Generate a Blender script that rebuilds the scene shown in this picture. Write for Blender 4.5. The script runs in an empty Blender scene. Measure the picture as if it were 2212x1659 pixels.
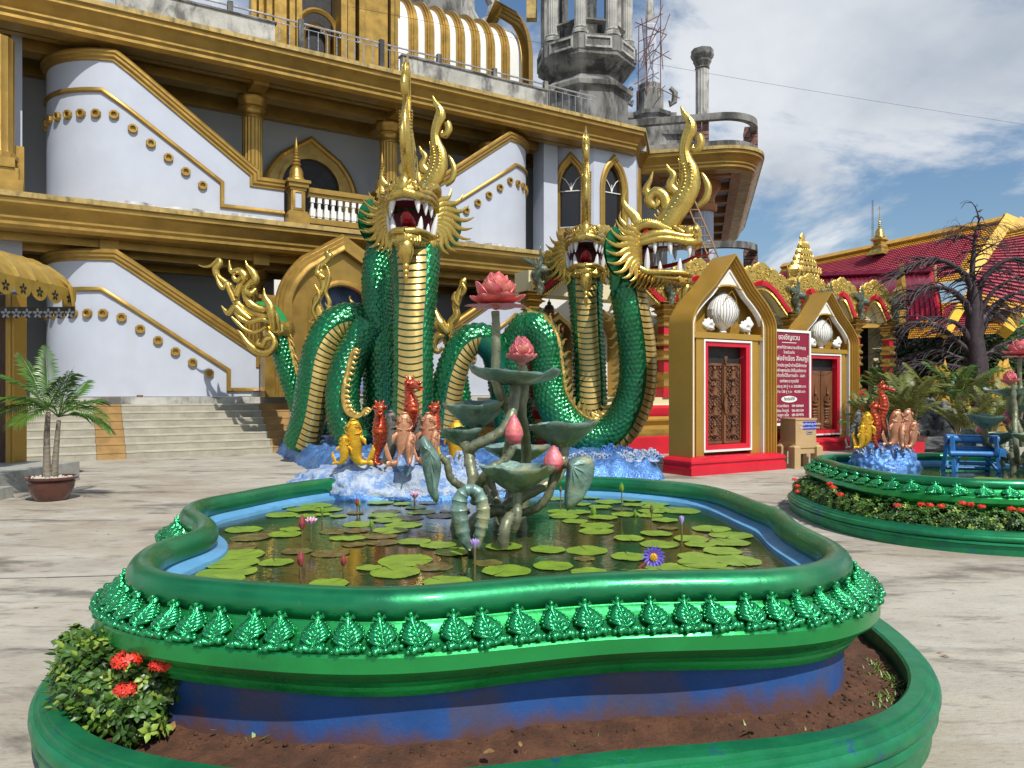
import bpy, math, random
from mathutils import Vector, Matrix, noise
R = math.radians
sc = bpy.context.scene
COL = sc.collection
rnd = random.Random(7)

# ------------------------------------------------------------------ camera, sky, sun, exposure
EYE = 1.6
FOC = 1650.0 / 2212.0            # focal length as a share of the picture width
cam_d = bpy.data.cameras.new('camera')
cam = bpy.data.objects.new('camera', cam_d); COL.objects.link(cam)
cam.location = (0, 0, EYE); cam.rotation_euler = (R(90), 0, 0)
cam_d.sensor_width = 36.0; cam_d.lens = 36.0 * FOC
cam_d.shift_y = 15.5 / 2212.0
cam_d.clip_start = 0.05; cam_d.clip_end = 3000
sc.camera = cam
SUN_AZ = (0.45, -0.89)           # the sun stands behind the photographer's right shoulder
SUN_EL = 50
world = bpy.data.worlds.new('World'); sc.world = world; world.use_nodes = True
nt = world.node_tree; nt.nodes.clear()
def N(tree, typ, **kw):
    n = tree.nodes.new(typ)
    for k, v in kw.items(): setattr(n, k, v)
    return n
out = N(nt, 'ShaderNodeOutputWorld'); bg = N(nt, 'ShaderNodeBackground')
bg.inputs['Strength'].default_value = 0.064
sky = N(nt, 'ShaderNodeTexSky', sky_type='NISHITA')
sky.sun_disc = False; sky.sun_elevation = R(SUN_EL); sky.sun_rotation = math.atan2(SUN_AZ[0], SUN_AZ[1])
sky.air_density = 1.3; sky.dust_density = 1.0; sky.ozone_density = 1.5
tc = N(nt, 'ShaderNodeTexCoord'); sep = N(nt, 'ShaderNodeSeparateXYZ')
nt.links.new(tc.outputs['Generated'], sep.inputs[0])
def wm(op, a, b=None, c=None):
    n = N(nt, 'ShaderNodeMath', operation=op)
    for i, v in enumerate((a, b, c)):
        if v is None: continue
        if isinstance(v, (int, float)): n.inputs[i].default_value = v
        else: nt.links.new(v, n.inputs[i])
    return n.outputs[0]
zz = wm('ADD', wm('MAXIMUM', sep.outputs[2], 0.0), 0.32)
cx_ = wm('DIVIDE', sep.outputs[0], zz); cy_ = wm('DIVIDE', sep.outputs[1], zz)
cmb = N(nt, 'ShaderNodeCombineXYZ')
nt.links.new(cx_, cmb.inputs[0]); nt.links.new(cy_, cmb.inputs[1]); cmb.inputs[2].default_value = 3.7
def wn(scale, detail, rough, dist, off=(0, 0, 0)):
    mp = N(nt, 'ShaderNodeMapping'); mp.inputs['Location'].default_value = off
    nt.links.new(cmb.outputs[0], mp.inputs[0])
    n = N(nt, 'ShaderNodeTexNoise'); nt.links.new(mp.outputs[0], n.inputs['Vector'])
    n.inputs['Scale'].default_value = scale; n.inputs['Detail'].default_value = detail
    n.inputs['Roughness'].default_value = rough; n.inputs['Distortion'].default_value = dist
    return n.outputs['Fac']
def wr(src, a, b, lo=0.0, hi=1.0):
    n = N(nt, 'ShaderNodeMapRange', interpolation_type='SMOOTHSTEP')
    nt.links.new(src, n.inputs[0])
    for i, v in zip((1, 2, 3, 4), (a, b, lo, hi)): n.inputs[i].default_value = v
    return n.outputs[0]
CLOUD_OFF = (1.37, 2.11, 0)
mask = wr(wm('ADD', wm('MULTIPLY', wn(1.5, 12, .62, .35, CLOUD_OFF), .75), wm('MULTIPLY', wn(.75, 3, .5, 0, CLOUD_OFF), .3)), 0.47, 0.57)
shade = wr(wn(1.15, 8, .55, .3, (CLOUD_OFF[0] + .17, CLOUD_OFF[1] - .12, .2)), 0.42, 0.70)
cr = N(nt, 'ShaderNodeMix', data_type='RGBA')
cr.inputs[6].default_value = (14.0, 14.5, 15.2, 1); cr.inputs[7].default_value = (7.2, 8.3, 9.8, 1)
nt.links.new(shade, cr.inputs[0])
skm = N(nt, 'ShaderNodeMix', data_type='RGBA', blend_type='MULTIPLY'); skm.inputs[0].default_value = 1
nt.links.new(sky.outputs[0], skm.inputs[6]); skm.inputs[7].default_value = (1.35, 1.6, 1.85, 1)
mx = N(nt, 'ShaderNodeMix', data_type='RGBA')
hz = N(nt, 'ShaderNodeMix', data_type='RGBA'); nt.links.new(wr(sep.outputs[2], 0.0, .22, .85, 0.0), hz.inputs[0]); nt.links.new(skm.outputs[2], hz.inputs[6]); hz.inputs[7].default_value = (5.2, 7.6, 11.0, 1)
nt.links.new(mask, mx.inputs[0]); nt.links.new(hz.outputs[2], mx.inputs[6]); nt.links.new(cr.outputs[2], mx.inputs[7])
nt.links.new(mx.outputs[2], bg.inputs[0]); nt.links.new(bg.outputs[0], out.inputs[0])
sun_d = bpy.data.lights.new('sun', 'SUN'); sun_d.energy = 4.7; sun_d.angle = R(0.5); sun_d.color = (1.0, 0.955, 0.88)
sun = bpy.data.objects.new('sun', sun_d); COL.objects.link(sun)
_e = R(SUN_EL)
sdir = Vector((SUN_AZ[0] * math.cos(_e), SUN_AZ[1] * math.cos(_e), math.sin(_e))).normalized()
sun.rotation_euler = sdir.to_track_quat('Z', 'Y').to_euler()
sc.view_settings.view_transform = 'Standard'; sc.view_settings.look = 'None'
sc.view_settings.exposure = -0.12; sc.view_settings.gamma = 1.0; sc.view_settings.use_curve_mapping = False
sc.cycles.max_bounces = 5; sc.cycles.glossy_bounces = 3; sc.cycles.diffuse_bounces = 2; sc.cycles.transparent_max_bounces = 6
sc.cycles.caustics_reflective = False; sc.cycles.caustics_refractive = False

# ------------------------------------------------------------------ measuring: photograph units (2212 wide) to metres
def W(px, py, Y):
    return Vector(((px - 1106) / 1650 * Y, Y, EYE - (py - 845) / 1650 * Y))
def GZ(px, py, z):
    Y = (EYE - z) * 1650 / (py - 845); return Vector(((px - 1106) / 1650 * Y, Y, z))
FA = R(31.33); FU = Vector((math.cos(FA), math.sin(FA), 0)); FW = Vector((-math.sin(FA), math.cos(FA), 0)); FO = Vector((-7.7, 21.0, 0))
def F(px, py, v):                # a point on the facade plane at depth v: (u, z)
    dx = (px - 1106) / 1650; t = (v + FO.dot(FW)) / (dx * FW.x + FW.y)
    p = Vector((dx * t, t, 0)) - FO
    return p.dot(FU), EYE - (py - 845) / 1650 * t
def FWld(u, v, z): return FO + FU * u + FW * v + Vector((0, 0, z))

# ------------------------------------------------------------------ materials
def _noise(t, vec, scale, detail=5, rough=.6, dist=0):
    n = N(t, 'ShaderNodeTexNoise'); t.links.new(vec, n.inputs['Vector'])
    n.inputs['Scale'].default_value = scale; n.inputs['Detail'].default_value = detail
    n.inputs['Roughness'].default_value = rough; n.inputs['Distortion'].default_value = dist
    return n.outputs['Fac']
def _ramp(t, f, a, b, lo=0., hi=1.):
    n = N(t, 'ShaderNodeMapRange', interpolation_type='SMOOTHSTEP'); t.links.new(f, n.inputs[0])
    for i, v in zip((1, 2, 3, 4), (a, b, lo, hi)): n.inputs[i].default_value = v
    return n.outputs[0]
def mat(name, col, rough=.6, metal=0., var=.12, vs=3., bump=0., bs=40., layers=(), coat=0., stretch=(1, 1, 1), world=False, sub=0., rv=0.1):
    """layers: (colour, scale, lo, hi, strength, stretch) stains laid over the base by noise"""
    m = bpy.data.materials.new(name); m.use_nodes = True; t = m.node_tree
    b = t.nodes['Principled BSDF']
    if world:
        g = N(t, 'ShaderNodeNewGeometry').outputs['Position']
    else:
        g = N(t, 'ShaderNodeTexCoord').outputs['Object']
    def vec(st):
        if tuple(st) == (1, 1, 1): return g
        mp = N(t, 'ShaderNodeMapping'); mp.inputs['Scale'].default_value = st; t.links.new(g, mp.inputs[0]); return mp.outputs[0]
    base = N(t, 'ShaderNodeMix', data_type='RGBA')
    base.inputs[6].default_value = tuple(c * (1 - var) for c in col) + (1,)
    base.inputs[7].default_value = tuple(min(1, c * (1 + var)) for c in col) + (1,)
    t.links.new(_ramp(t, _noise(t, vec(stretch), vs, 6), .3, .7), base.inputs[0]); cur = base.outputs[2]
    for L in layers:
        c2, s2, lo, hi, st = L[:5]; str2 = L[5] if len(L) > 5 else (1, 1, 1)
        mxx = N(t, 'ShaderNodeMix', data_type='RGBA')
        t.links.new(_ramp(t, _noise(t, vec(str2), s2, 8, .65, .3), lo, hi, 0, st), mxx.inputs[0])
        t.links.new(cur, mxx.inputs[6]); mxx.inputs[7].default_value = tuple(c2) + (1,); cur = mxx.outputs[2]
    t.links.new(cur, b.inputs['Base Color'])
    b.inputs['Metallic'].default_value = metal
    if rv: t.links.new(_ramp(t, _noise(t, vec(stretch), vs * 2.3, 4), .3, .7, max(.02, rough - rv), min(1, rough + rv)), b.inputs['Roughness'])
    else: b.inputs['Roughness'].default_value = rough
    if coat: b.inputs['Coat Weight'].default_value = coat; b.inputs['Coat Roughness'].default_value = .12
    if sub: b.inputs['Subsurface Weight'].default_value = sub; b.inputs['Subsurface Radius'].default_value = (.02, .02, .005)
    if bump:
        bp = N(t, 'ShaderNodeBump'); bp.inputs['Strength'].default_value = 1.; bp.inputs['Distance'].default_value = bump
        t.links.new(_noise(t, vec(stretch), bs, 5, .6), bp.inputs['Height']); t.links.new(bp.outputs[0], b.inputs['Normal'])
    return m
M = {}
M['gold_wall'] = mat('ochre_gold_paint', (.40, .245, .055), .38, .62, .14, 1.6, .002, 30, [((.22, .12, .03), 2.2, .58, .8, .5, (1, 1, .3))])
M['gold_old'] = mat('algae_stained_gold_edge', (.42, .30, .10), .7, .1, .25, 4, .004, 30, [((.06, .055, .02), 5, .48, .72, .75, (1, 1, .35))])
M['gold'] = mat('bright_gold_paint', (.60, .425, .105), .28, .85, .12, 5, .004, 28)
M['gold_dk'] = mat('old_gold_leaf', (.62, .42, .12), .38, .75, .25, 7, .006, 26, [((.16, .10, .03), 9, .55, .75, .6)])
M['portal_gold'] = mat('portal_gold_paint', (.46, .27, .045), .45, .35, .06, 1.2, .0012, 60)
M['white_wall'] = mat('white_wall_paint', (.48, .515, .59), .75, 0, .05, .9, .0008, 120, [((.38, .41, .44), 1.1, .56, .80, .40, (1, 1, .18)), ((.30, .32, .33), 7, .66, .8, .3, (1, 1, .15))])
M['white_edge'] = mat('mildewed_wall_foot', (.60, .62, .64), .85, 0, .15, 3, .001, 60, [((.10, .10, .10), 3, .42, .65, .8, (1, 1, .5))])
M['white'] = mat('white_gloss', (.80, .79, .74), .35, 0, .05, 4, .0005, 60)
M['cream'] = mat('cream_wall_paint', (.74, .66, .40), .6, 0, .04, 1, .001, 60)
M['red'] = mat('red_gloss_paint', (.58, .012, .03), .35, 0, .10, 1.5, .001, 30)
M['dark'] = mat('unlit_room_black', (.02, .019, .018), .6, 0, .1)  # near-black colour standing in for unlit rooms and recesses
M['back_wall'] = mat('shade_toned_wall', (.42, .43, .42), .8, 0, .05, 1)  # wall tone lowered to deepen the shade inside the galleries
M['glass'] = mat('dark_window_glass', (.012, .012, .015), .08, 0, .1, rv=0)
M['conc'] = mat('weathered_concrete', (.24, .235, .215), .9, 0, .2, 1.2, .01, 20, [((.03, .03, .028), 1.3, .40, .62, .9, (1, 1, .35)), ((.45, .43, .38), 4, .6, .75, .4)])
M['conc_lt'] = mat('pale_stained_concrete', (.44, .43, .39), .9, 0, .2, 1.6, .01, 20, [((.07, .07, .068), 1.9, .45, .66, .85, (1, 1, .5))])
M['brick'] = mat('crumbling_brick', (.20, .10, .08), .95, 0, .35, 9, .03, 14, [((.32, .28, .25), 6, .5, .7, .5)])
M['steel'] = mat('stainless_rail', (.6, .6, .62), .25, .95, .05)
M['rust'] = mat('rusty_scaffold', (.16, .07, .06), .8, .2, .3, 8)
M['step'] = mat('washed_gravel_step', (.36, .335, .26), .9, 0, .18, 2.5, .006, 90, [((.16, .15, .12), 1.3, .5, .75, .5, (1, 1, 2)), ((.48, .46, .40), 60, .5, .62, .5)], world=True)
M['step_tan'] = mat('tan_gravel_strip', (.40, .25, .095), .9, 0, .18, 3, .006, 90, [((.24, .15, .07), 60, .5, .65, .5)], world=True)
M['step_edge'] = mat('step_nosing', (.46, .43, .34), .85, 0, .15, 3, .004, 60, world=True)
M['ground'] = mat('trowelled_concrete_paving', (.44, .405, .33), .88, 0, .14, .9, .006, 30,
    [((.28, .20, .13), .30, .42, .62, .5), ((.50, .475, .41), 1.3, .48, .68, .6, (1, 2.0, 1)), ((.085, .075, .06), 1.25, .52, .66, .72, (.6, 1.5, 1)), ((.13, .11, .085), 5.5, .52, .70, .5, (.5, 1.8, 1)), ((.12, .10, .08), 24, .55, .70, .45, (.6, 1.7, 1)), ((.52, .49, .42), 90, .6, .7, .35)], world=True, stretch=(.7, 1.3, 1))
M['soil'] = mat('red_brown_soil', (.095, .040, .019), .95, 0, .35, 9, .012, 50, [((.26, .14, .08), 30, .60, .72, .5), ((.05, .025, .015), 5, .5, .7, .5)], world=True)
M['pond_green'] = mat('metallic_green_paint', (.022, .35, .085), .34, .72, .10, 2.2, .0012, 34, [((.01, .19, .07), 2.0, .5, .75, .5), ((.30, .40, .30), 45, .70, .76, .35)], world=True, coat=.25)
M['pond_rim'] = mat('worn_green_rim_paint', (.010, .20, .072), .36, .60, .18, 2.5, .0014, 30, [((.02, .12, .10), 1.6, .50, .75, .55), ((.30, .42, .38), 7, .67, .73, .45), ((.20, .42, .20), 1.1, .5, .7, .25, (1, 1, 1))], world=True, coat=.2)
M['leaf_relief'] = mat('glossy_green_relief', (.022, .36, .12), .20, .80, .12, 12, .004, 70, coat=.5, rv=.05)
M['kerb'] = mat('worn_green_kerb_paint', (.015, .24, .095), .42, .5, .14, 4, .002, 26, [((.03, .11, .30), 4.5, .60, .68, .8), ((.02, .13, .12), 2.2, .48, .7, .6), ((.30, .40, .35), 11, .70, .76, .4)], world=True)
M['blue_wall'] = mat('blue_basin_paint', (.018, .080, .27), .6, .1, .2, 2, .002, 40, [((.085, .075, .11), 3.2, .46, .66, .75, (1, 1, .8)), ((.40, .38, .36), 34, .72, .76, .6)], world=True)
def _stain(m, c2, z0, z1, amp):
    t = m.node_tree; b = t.nodes['Principled BSDF']; src = b.inputs['Base Color'].links[0].from_socket
    g = N(t, 'ShaderNodeNewGeometry').outputs['Position']; sp_ = N(t, 'ShaderNodeSeparateXYZ'); t.links.new(g, sp_.inputs[0])
    mp = N(t, 'ShaderNodeMapping'); mp.inputs['Scale'].default_value = (1, 1, .35); t.links.new(g, mp.inputs[0])
    ad = N(t, 'ShaderNodeMath', operation='MULTIPLY_ADD'); t.links.new(_noise(t, mp.outputs[0], 3.6, 6, .6, .4), ad.inputs[0]); ad.inputs[1].default_value = amp; t.links.new(sp_.outputs[2], ad.inputs[2])
    mk = _ramp(t, ad.outputs[0], z0, z1, 1, 0); mk2 = N(t, 'ShaderNodeMath', operation='MULTIPLY'); t.links.new(mk, mk2.inputs[0]); t.links.new(_ramp(t, _noise(t, g, 60, 4), .25, .6, .55, 1), mk2.inputs[1])
    mxx = N(t, 'ShaderNodeMix', data_type='RGBA'); t.links.new(mk2.outputs[0], mxx.inputs[0]); t.links.new(src, mxx.inputs[6]); mxx.inputs[7].default_value = tuple(c2) + (1,); t.links.new(mxx.outputs[2], b.inputs['Base Color'])
_stain(M['blue_wall'], (.13, .058, .032), .40, .52, .42)
M['blue_in'] = mat('pale_blue_lining', (.12, .34, .58), .5, 0, .15, 3, .001, 40, [((.04, .16, .22), 3, .5, .7, .5)], world=True)
M['blue_rock'] = mat('metallic_blue_rock', (.11, .27, .62), .34, .55, .25, 3, .02, 22, [((.45, .60, .80), 14, .55, .70, .6), ((.04, .10, .30), 5, .5, .7, .5)], world=True)
M['foam'] = mat('white_blue_foam_paint', (.42, .50, .62), .5, .15, .2, 7, .02, 34, [((.10, .25, .58), 9, .46, .60, .8), ((.62, .64, .64), 26, .56, .66, .6)], world=True)
M['scale'] = mat('glossy_green_scales', (.004, .165, .050), .22, .62, .2, 1.6, .004, 70, coat=.7, rv=.06)
M['scale_gap'] = mat('green_belly_paint', (.012, .16, .075), .35, .4, .12, 3)
M['belly'] = mat('gold_belly_plate', (.58, .41, .13), .33, .62, .10, 2, .001, 30)
M['mouth'] = mat('dark_red_mouth', (.10, .004, .012), .5, 0, .2)
M['tongue'] = mat('red_tongue', (.34, .006, .014), .3, 0, .15)
M['tooth'] = mat('white_tooth_enamel', (.78, .77, .74), .3, 0, .04)
M['eye'] = mat('glossy_red_eye', (.35, .01, .015), .12, 0, .1)
M['eye_gold'] = mat('amber_eye', (.38, .16, .02), .2, .5, .1)
M['copper'] = mat('copper_red_paint', (.55, .065, .025), .26, .75, .2, 20, .004, 50, [((.70, .36, .12), 26, .54, .64, .75)], coat=.3)
M['peach'] = mat('peach_gold_paint', (.72, .34, .20), .36, .55, .15, 14, .004, 60, [((.70, .46, .18), 12, .5, .7, .5)])
M['fish_gold'] = mat('yellow_gold_paint', (.80, .45, .035), .33, .55, .12, 12, .004, 60)
M['fish_grey'] = mat('grey_bronze_paint', (.16, .16, .14), .5, .4, .3, 12, .005, 50)
M['lotus_leaf'] = mat('verdigris_leaf_paint', (.20, .32, .275), .42, .3, .3, 6, .006, 30, [((.46, .42, .20), 5, .50, .66, .7), ((.045, .085, .055), 7, .50, .66, .7)])
M['lotus_stem'] = mat('bronze_green_stem', (.21, .225, .14), .42, .35, .3, 7, .004, 40, [((.34, .31, .18), 5, .52, .68, .6)])
M['lotus_pink'] = mat('coral_pink_petal', (.66, .15, .16), .40, .12, .22, 14, .006, 45, [((.64, .28, .12), 12, .48, .66, .7), ((.72, .20, .34), 6, .5, .66, .6), ((.36, .04, .05), 40, .55, .7, .6)], stretch=(1, 1, .5))
M['pad'] = mat('lily_pad', (.19, .31, .022), .38, 0, .18, 9, .002, 30, [((.10, .20, .02), 16, .5, .7, .5)], world=True)
M['pad_dk'] = mat('dark_lily_pad', (.085, .10, .04), .35, 0, .3, 9, .003, 30, [((.12, .05, .04), 9, .45, .65, .6)], world=True)
M['pad_br'] = mat('submerged_brown_pad', (.14, .13, .025), .4, 0, .4, 12, .003, 40, [((.10, .035, .015), 14, .45, .6, .8)], world=True)
M['lilac'] = mat('lilac_petal', (.52, .36, .80), .5, 0, .1, 20, sub=.1)
M['violet'] = mat('violet_petal', (.17, .12, .66), .5, 0, .15, 20)
M['pinkpetal'] = mat('pale_pink_petal', (.80, .45, .62), .5, 0, .1, 20)
M['whitepetal'] = mat('white_petal', (.78, .76, .80), .5, 0, .1, 20)
M['yolk'] = mat('yellow_stamens', (.85, .48, .03), .6, 0, .1, 40)
M['budgreen'] = mat('green_bud', (.16, .30, .03), .45, 0, .2, 30)
M['budred'] = mat('maroon_bud', (.26, .05, .05), .45, 0, .4, 30)
M['shoot'] = mat('water_plant_stalk', (.14, .12, .04), .5, 0, .2, 20)
M['shrub'] = mat('shrub_leaf', (.055, .13, .018), .42, 0, .35, 4, .002, 30, world=True)
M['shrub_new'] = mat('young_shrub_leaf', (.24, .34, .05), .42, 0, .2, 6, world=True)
M['shrub_dk'] = mat('dark_shrub_leaf', (.032, .075, .014), .4, 0, .3, 4, world=True)
M['ixora'] = mat('ixora_petal', (.78, .045, .022), .5, 0, .18, 30, world=True)
M['twig'] = mat('brown_twig', (.10, .07, .045), .9, 0, .2, 20)
M['palm'] = mat('palm_leaflet', (.06, .145, .018), .36, 0, .3, 4, world=True)
M['palm_y'] = mat('yellowing_palm_leaflet', (.12, .135, .02), .42, 0, .3, 4, world=True)
M['palmstem'] = mat('ringed_palm_stem', (.20, .17, .13), .7, 0, .35, 8, .006, 20, stretch=(1, 1, 5))
M['pot'] = mat('glazed_brown_pot', (.095, .032, .024), .3, 0, .2, 6, coat=.4)
M['pebble'] = mat('white_pebbles', (.55, .50, .42), .8, 0, .3, 40, .01, 40)
M['roof_red'] = mat('red_roof_tile', (.46, .075, .11), .5, 0, .16, 2.5, .002, 30, world=True)
M['roof_gold'] = mat('yellow_roof_tile', (.62, .34, .05), .5, 0, .14, 2.5, .002, 30, world=True)
M['yellow'] = mat('yellow_fascia_paint', (.72, .44, .03), .45, 0, .08, 2)
M['sheet_red'] = mat('crimson_roof_sheet', (.30, .025, .055), .28, .55, .12, 1.5, .002, 10)
M['tree_dk'] = mat('dark_violet_bark', (.040, .025, .030), .6, 0, .3, 9, .006, 30, [((.24, .22, .21), 7, .60, .72, .6)])
M['rock_dk'] = mat('dark_garden_rock', (.10, .105, .10), .9, 0, .4, 4, .03, 12, [((.34, .36, .37), 3, .52, .68, .6)], world=True)
M['hedge'] = mat('deep_green_foliage', (.022, .06, .014), .6, 0, .4, 2, world=True)
M['wood'] = mat('carved_teak', (.16, .066, .026), .5, 0, .25, 5, .004, 40, stretch=(1, 1, .3))
M['wood_dk'] = mat('dark_teak_ground', (.075, .032, .014), .6, 0, .3, 8, stretch=(1, 1, .3))
M['sign_red'] = mat('maroon_sign_face', (.235, .006, .03), .4, 0, .03, 2, rv=.02)
M['box'] = mat('tan_painted_box', (.46, .31, .15), .7, 0, .08, 2, .001, 50)
M['blue_label'] = mat('blue_label', (.02, .04, .40), .4, 0, .03)
M['bench_blue'] = mat('blue_pipe_paint', (.025, .16, .42), .35, 0, .2, 4, .002, 30)
M['awning'] = mat('gold_awning_sheet', (.52, .34, .07), .42, .55, .12, 5, .002, 30)
M['black'] = mat('black_cutout', (.012, .012, .012), .6)
M['step_conc'] = mat('grey_cement_slab', (.34, .34, .31), .88, 0, .2, 3, .004, 40, [((.15, .15, .14), 3, .5, .7, .5)], world=True)
M['robe'] = mat('red_cloth_print', (.55, .01, .03), .6)
M['skin'] = mat('brown_skin_print', (.13, .05, .035), .6)
M['skyprint'] = mat('sky_blue_poster', (.14, .22, .38), .5, 0, .5, 1.2)
M['flagblue'] = mat('blue_cloth', (.02, .05, .45), .7)
M['bronze'] = mat('bronze_buddha_paint', (.17, .055, .02), .35, .3, .3, 8)
M['olive'] = mat('olive_gold_robe_paint', (.27, .27, .045), .45, .2, .2, 6, .003, 30)
M['moss'] = mat('green_lotus_base_paint', (.16, .26, .07), .6, 0, .25, 6, .004, 30)
M['grass'] = mat('grass_blade', (.16, .26, .05), .5, 0, .3, 6, world=True)
M['deadleaf'] = mat('dead_leaf', (.30, .17, .06), .7, 0, .4, 20, world=True)
M['teal_metal'] = mat('verdigris_finial_paint', (.10, .13, .10), .45, .4, .4, 10, .006, 40, [((.50, .36, .12), 10, .52, .66, .7)])

# water: a murky body with a mirror surface, ruffled a little
m = bpy.data.materials.new('pond_water'); m.use_nodes = True; t = m.node_tree; b = t.nodes['Principled BSDF']
g = N(t, 'ShaderNodeNewGeometry').outputs['Position']
mixw = N(t, 'ShaderNodeMix', data_type='RGBA'); mixw.inputs[6].default_value = (.042, .046, .012, 1); mixw.inputs[7].default_value = (.020, .055, .018, 1)
t.links.new(_ramp(t, _noise(t, g, 1.2, 4), .4, .62), mixw.inputs[0]); t.links.new(mixw.outputs[2], b.inputs['Base Color'])
b.inputs['Roughness'].default_value = .025; b.inputs['IOR'].default_value = 1.45; b.inputs['Specular IOR Level'].default_value = .9
mp = N(t, 'ShaderNodeMapping'); mp.inputs['Scale'].default_value = (1, 3.2, 1); t.links.new(g, mp.inputs[0])
bp = N(t, 'ShaderNodeBump'); bp.inputs['Distance'].default_value = .0011; bp.inputs['Strength'].default_value = 1
t.links.new(_noise(t, mp.outputs[0], 11, 3, .5, .6), bp.inputs['Height']); t.links.new(bp.outputs[0], b.inputs['Normal'])
M['water'] = m

# ------------------------------------------------------------------ mesh helpers
def tag(o, label=None, cat=None, group=None, kind=None):
    if label: o['label'] = label
    if cat: o['category'] = cat
    if group: o['group'] = group
    if kind: o['kind'] = kind
    return o
def empty(name, loc=(0, 0, 0), rz=0, parent=None, **kw):
    o = bpy.data.objects.new(name, None); COL.objects.link(o)
    o.location = loc; o.rotation_euler = (0, 0, rz); o.empty_display_size = .1
    if parent: o.parent = parent
    return tag(o, **kw)
class MB:
    def __init__(s): s.v = []; s.f = []; s.m = []; s.mi = 0
    def add(s, verts, faces):
        n = len(s.v); s.v.extend([tuple(p) for p in verts])
        for fc in faces: s.f.append(tuple(i + n for i in fc)); s.m.append(s.mi)
        return s
    def box(s, a, b):
        x0, y0, z0 = a; x1, y1, z1 = b
        return s.add([(x0, y0, z0), (x1, y0, z0), (x1, y1, z0), (x0, y1, z0), (x0, y0, z1), (x1, y0, z1), (x1, y1, z1), (x0, y1, z1)],
                     [(0, 3, 2, 1), (4, 5, 6, 7), (0, 1, 5, 4), (1, 2, 6, 5), (2, 3, 7, 6), (3, 0, 4, 7)])
    def prism(s, pts, f0, f1):
        """pts 2D polygon; f0/f1 map a 2D point to the two end faces"""
        n = len(pts); vs = [f0(*p) for p in pts] + [f1(*p) for p in pts]
        fs = [tuple(range(n)), tuple(range(2 * n - 1, n - 1, -1))] + [(i, i + n, (i + 1) % n + n, (i + 1) % n) for i in range(n)]
        return s.add(vs, fs)
    def lathe(s, prof, n=16, c=(0, 0, 0), sx=1., sy=1., rot=0., cap=True, flute=0., nf=0):
        vs = []; fs = []
        for (r, z) in prof:
            for i in range(n):
                a = 2 * math.pi * i / n + rot
                rr = r * (1 - flute * (i % 2)) if flute else r
                vs.append((c[0] + rr * math.cos(a) * sx, c[1] + rr * math.sin(a) * sy, c[2] + z))
        for k in range(len(prof) - 1):
            for i in range(n):
                j = (i + 1) % n
                fs.append((k * n + i, k * n + j, (k + 1) * n + j, (k + 1) * n + i))
        if cap:
            fs.append(tuple(range(n - 1, -1, -1))); fs.append(tuple((len(prof) - 1) * n + i for i in range(n)))
        return s.add(vs, fs)
    def tube(s, pts, rad, n=8, flat=None, cap=True, up=None, bumps=0.):
        """pts 3D path, rad list or number; flat=(axis vector, factor) squashes the section along an axis"""
        pts = [Vector(p) for p in pts]; m_ = len(pts)
        if not hasattr(rad, '__len__'): rad = [rad] * m_
        prev = None; vs = []; fs = []
        for k, p in enumerate(pts):
            d = (pts[min(k + 1, m_ - 1)] - pts[max(k - 1, 0)])
            if d.length < 1e-9: d = Vector((0, 0, 1))
            d.normalize()
            if prev is None:
                a = Vector(up) if up is not None else (Vector((0, 0, 1)) if abs(d.z) < .9 else Vector((1, 0, 0)))
            else: a = prev
            x = (a - d * a.dot(d))
            if x.length < 1e-6: x = d.orthogonal()
            x.normalize(); prev = x; y = d.cross(x)
            for i in range(n):
                an = 2 * math.pi * i / n
                r = rad[k] * (1 + (bumps * (rnd.random() - .5) if bumps else 0))
                q = x * math.cos(an) * r + y * math.sin(an) * r
                if flat:
                    ax = Vector(flat[0]); q = q - ax * q.dot(ax) * (1 - flat[1])
                vs.append(p + q)
        for k in range(m_ - 1):
            for i in range(n):
                j = (i + 1) % n; fs.append((k * n + i, k * n + j, (k + 1) * n + j, (k + 1) * n + i))
        if cap: fs.append(tuple(range(n - 1, -1, -1))); fs.append(tuple((m_ - 1) * n + i for i in range(n)))
        return s.add(vs, fs)
    def blob(s, c, r, seg=8, ring=6, sx=1, sy=1, sz=1, nz=0., ns=2.):
        c = Vector(c); vs = [c + Vector((0, 0, r * sz))]; fs = []
        for k in range(1, ring):
            ph = math.pi * k / ring
            for i in range(seg):
                a = 2 * math.pi * i / seg
                d = Vector((math.sin(ph) * math.cos(a), math.sin(ph) * math.sin(a), math.cos(ph)))
                rr = r * (1 + (nz * noise.noise((c + d * r) * ns) if nz else 0))
                vs.append(c + Vector((d.x * rr * sx, d.y * rr * sy, d.z * rr * sz)))
        vs.append(c - Vector((0, 0, r * sz))); L = len(vs) - 1
        for i in range(seg): fs.append((0, 1 + i, 1 + (i + 1) % seg))
        for k in range(ring - 2):
            for i in range(seg):
                a = 1 + k * seg + i; b_ = 1 + k * seg + (i + 1) % seg
                fs.append((a, a + seg, b_ + seg, b_))
        for i in range(seg): fs.append((L, L - seg + (i + 1) % seg, L - seg + i))
        return s.add(vs, fs)
    def mesh(s, name, mats, smooth=True, ang=38):
        me = bpy.data.meshes.new(name); me.from_pydata(s.v, [], s.f)
        if not isinstance(mats, (list, tuple)): mats = [mats]
        for mm in mats: me.materials.append(mm)
        if len(mats) > 1: me.polygons.foreach_set('material_index', s.m)
        if smooth:
            me.polygons.foreach_set('use_smooth', [True] * len(me.polygons))
            if ang: me.set_sharp_from_angle(angle=R(ang))
        me.update(); return me
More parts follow.
